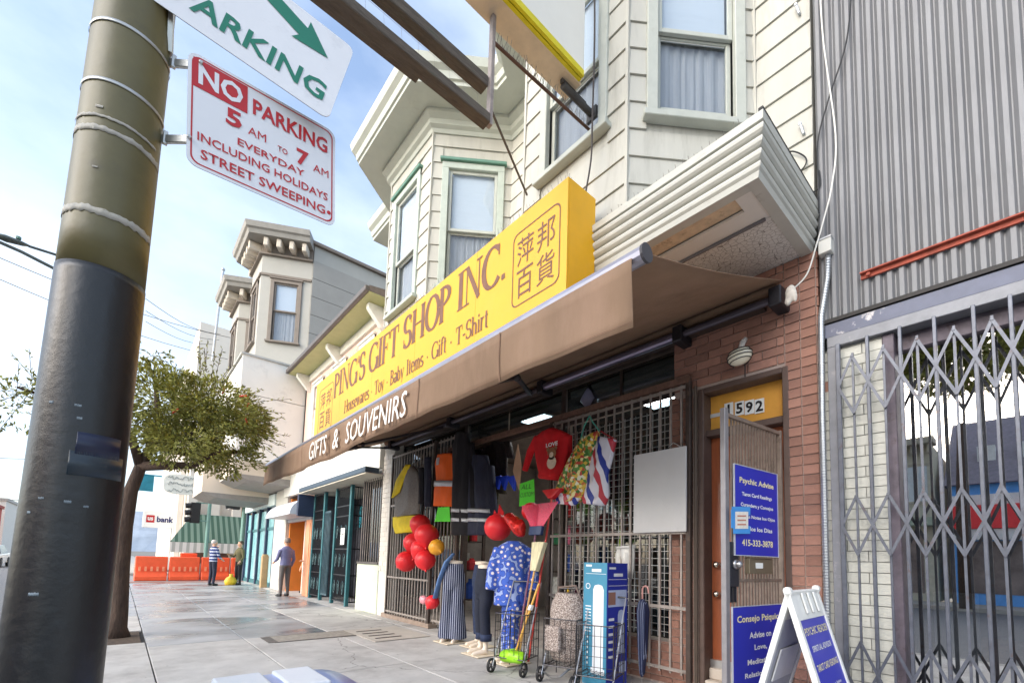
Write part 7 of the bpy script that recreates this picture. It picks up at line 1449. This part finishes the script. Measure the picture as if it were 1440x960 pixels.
def cl(c_, r_, n, l=.075):
    for _ in range(n):
        u_ = V((rt_.gauss(0, 1), rt_.gauss(0, 1), rt_.gauss(0, 1))).normalized(); rad = rt_.random() ** .45; p = V((c_[0] + u_.x * r_[0] * rad, c_[1] + u_.y * r_[1] * rad, c_[2] + u_.z * r_[2] * rad))
        if pnoise(p * 2.9) < -.03 - .1 * (1 - rad): continue
        dr = (u_ + V((rt_.uniform(-.7, .7), rt_.uniform(-.7, .7), rt_.uniform(-.7, .5)))); leaf(p, dr, l * rt_.uniform(.6, 1.3), l * rt_.uniform(.12, .24))
for c_, r_, n in (((.85, 8.6, 3.25), (.82, .9, .66), 13500), ((.3, 8.7, 3.4), (.62, .8, .58), 6500), ((1.25, 8.5, 3.15), (.5, .7, .5), 2800), ((.55, 8.3, 2.75), (.62, .6, .38), 4200), ((-.55, 8.7, 3.2), (.5, .6, .35), 1200), ((-1.15, 8.6, 3.0), (.45, .5, .35), 520), ((.15, 8.7, 4.05), (.25, .4, .22), 240), ((1.1, 8.6, 2.65), (.6, .5, .3), 1800)): cl(c_, r_, n)
sprigs = MB()
for k in range(34):
    a = rt_.uniform(-.5, math.pi * .9); p0 = V((.75 + .75 * math.cos(a), 8.6 + rt_.uniform(-.5, .3), 3.25 + .6 * math.sin(a))); d = V((math.cos(a) + rt_.uniform(-.2, .2), rt_.uniform(-.3, .3), math.sin(a) + rt_.uniform(-.3, .3))).normalized(); l = rt_.uniform(.2, .55); p1 = p0 + d * l + UP * -.03; sprigs.bar(p0, p1, .005)
    for q in range(12): leaf(p0.lerp(p1, rt_.random()), d + V((rt_.uniform(-1, 1), rt_.uniform(-1, 1), rt_.uniform(-1, 1))), .06, .010)
for k in range(16):
    p0 = V((-1.0 + rt_.uniform(-.2, .4), 8.6, 3.1 + rt_.uniform(-.1, .2))); d = V((rt_.uniform(-1, .4), 0, rt_.uniform(-1, .9))).normalized(); p1 = p0 + d * rt_.uniform(.3, .6); sprigs.bar(p0, p1, .005)
    for q in range(11): leaf(p0.lerp(p1, rt_.random()), d + V((rt_.uniform(-1, 1), rt_.uniform(-1, 1), rt_.uniform(-1, 1))), .06, .010)
sprigs.build('twigs', bark, tr)['kind'] = 'stuff'
mb = MB(); mb.add(vs, fs); crown = mb.build('crown', leafm, tr); crown['kind'] = 'stuff'
flo = M('bottlebrush red', (206, 60, 44), .7, var=.2)
for k in range(5):
    a = rt_.uniform(0, 6.28); p = V((.8 + .7 * rt_.uniform(-1, 1), 8.0 + rt_.uniform(-.1, .3), 3.15 + .5 * rt_.uniform(-1, 1))); mb = MB(); d = V((rt_.uniform(-1, 1), -.5, rt_.uniform(-1, 1))).normalized() * .05; mb.tube([p - d, p, p + d], [.008, .016, .01], 7); mb.build('flower', flo, tr, smooth=True)
# tree across the street that shows in the shop glass
t2 = T('mirrored_tree', 'dark tree across the street reflected at the top of the shop glass', 'tree', (-11.8, 1.6, 0)); vs2 = len(vs); mb = MB(); mb.tube([(-11.8, 1.6, 0), (-11.8, 1.6, 3), (-11.7, 1.5, 6)], [.18, .15, .1], 10); mb.build('trunk', bark, t2, smooth=True); vs, fs = [], []
cl((-11.8, 1.2, 8.4), (1.6, 2.0, 1.3), 9000, .26); cl((-11.8, 2.4, 9.0), (1.2, 1.3, 1.1), 4000, .26); mb = MB(); mb.add(vs, fs); o = mb.build('crown', leafm, t2); o['kind'] = 'stuff'
# ================================================================== left edge: lamp arm, wires, far street
lp = T('street_lamp', 'street lamp with double arm reaching in from the left edge', 'street lamp', (-1.3, 14, 0)); lgm = M('lamp grey green', (84, 92, 90), .5, .3); mb = MB(); mb.tube([(-1.32, 14, 0), (-1.32, 14, 7.6)], [.1, .06], 10); mb.build('post', lgm, lp)
mb = MB(); mb.tube([onY(100, 367, 14), onY(78, 358, 14), onY(40, 346, 14)], .028, 8); mb.build('arm', lgm, lp); mb = MB(); mb.tube([onY(100, 394, 14), onY(75, 377, 14), onY(30, 354, 14), onY(-25, 330, 14)], .035, 8); mb.build('brace', lgm, lp)
a, b = onY(42, 346, 14), onY(-15, 328, 14); d = b - a; mb = MB(); mb.tube([a, a.lerp(b, .2), a.lerp(b, .6), b], [.03, .075, .11, .06], 12, flat=.55); mb.build('lamp_head', lgm, lp, smooth=True); mb = MB(); c_ = a.lerp(b, .3) + UP * .07; mb.tube([c_, c_ + UP * .05], .04, 8); mb.build('photocell', M('photocell green', (70, 110, 100), .5), lp)
wirem = M('overhead wire', (70, 70, 74), .6)
for k, (p, q) in enumerate((((-30, 350), (330, 476)), ((-30, 380), (320, 505)), ((205, 420), (310, 470)), ((205, 437), (308, 478)), ((205, 452), (300, 484)), ((-30, 642), (60, 645)), ((-30, 700), (60, 703)))):
    A_0, B_0 = onY(*p, 16 + k), onY(*q, 22 + k); mb = MB(); mb.tube([A_0.lerp(B_0, i / 8) - UP * (.25 * math.sin(math.pi * i / 8) * (1 if k < 5 else .1)) for i in range(9)], .010, 5)
    tag(mb.build('overhead_wire', wirem), ['highest overhead wire left of the pole running to the taupe building', 'second overhead wire left of the pole', 'upper thin wire right of the pole against the sky', 'middle thin wire right of the pole against the sky', 'lowest thin wire right of the pole against the sky', 'low horizontal wire at the far left edge', 'lowest horizontal wire at the far left edge'][k], 'wire', 'overhead wires')
hl_ = MB(); nx_ = 60; rows = []
for i in range(nx_ + 1): x = -420 + i * 14; rows.append([V((x, 620, -5)), V((x, 640, 8 + 6 * math.sin(x * .011 + 1) + 3 * math.sin(x * .04))), V((x, 700, 30 + 16 * math.sin(x * .008 + 2) + 5 * math.sin(x * .03)))])
hl_.loft(rows, cap=False, closed=False); tag(hl_.build('hills', M('hazy hill', (150, 160, 172), .95, var=.2, scale=.05), origin=(0, 650, -5)), kind='structure')
for k, (x0, x1, y0, h, c_, lab) in enumerate(((-17, -12.8, 90, 6.5, (196, 92, 70), 'rust red low building at the far left end of the street'), (-19, -13, 104, 8, (224, 214, 200), 'cream building behind the rust red one down the street'), (-12.4, -9.5, 150, 5.5, (206, 196, 186), 'pale building closing the far end of the street'))):
    t = T('distant_building', lab, 'building', ((x0 + x1) / 2, y0, 0)); mb = MB(); mb.box((x0, y0, 0), (x1, y0 + 10, h)); mb.build('wall', M('distant %d' % k, c_, .8, var=.08), t); mb = MB(); mb.box((x0 - .2, y0 - .2, h), (x1 + .2, y0 + 10.2, h + .4)); mb.build('parapet', M('distant cap %d' % k, tuple(int(q * .85) for q in c_), .8), t)
    for i in range(3): mb = MB(); mb.box((x0 + .6 + i * 1.2, y0 - .05, h * .55), (x0 + 1.3 + i * 1.2, y0 - .01, h * .8)); mb.build('window', M('distant pane', (96, 104, 112), .2), t)
def car(label, x, y, col):
    t = T('parked_car', label, 'car', (x, y, -.14)); bm_ = M('car ' + label[:6], col, .25, .2, var=.03, coat=.5); z = -.14; mb = MB(); mb.loft([[V((x + s_[0] * .88, y + yy, z + hh)) for s_, hh in (((-1, 0), lo), ((1, 0), lo), ((1, 0), hi), ((-1, 0), hi))] for yy, lo, hi in ((-2.1, .35, .7), (-1.9, .25, .85), (1.9, .25, .9), (2.1, .35, .75))]); mb.build('body', bm_, t, bevel=.06, seg=2)
    mb = MB(); mb.loft([[V((x + s_ * w_, y + yy, z + hh)) for s_, w_, hh, yy in ((-1, .84, .86, -1.3), (1, .84, .86, -1.3), (1, .84, .88, 1.6), (-1, .84, .88, 1.6))], [V((x + s_ * w_, y + yy, z + hh)) for s_, w_, hh, yy in ((-1, .66, 1.42, -.6), (1, .66, 1.42, -.6), (1, .66, 1.42, 1.1), (-1, .66, 1.42, 1.1))]]); mb.build('cabin', M('car glass', (40, 46, 54), .08), t, bevel=.03)
    for sx in (-1, 1):
        for yy in (-1.3, 1.3): mb = MB(); mb.tube([(x + sx * .80, y + yy, z + .32), (x + sx * .92, y + yy, z + .32)], .32, 16); mb.build('wheel', rub, t)
        mb = MB(); mb.box((x + sx * .5 - .14, y - 2.13, z + .55), (x + sx * .5 + .14, y - 2.08, z + .68)); mb.build('headlight', M('tail lamp', (190, 40, 40), .3), t)
car('white car far down the road at the left edge', -6.4, 46, (226, 226, 226)); car('red car far down the road at the left edge', -8.8, 64, (176, 40, 40))
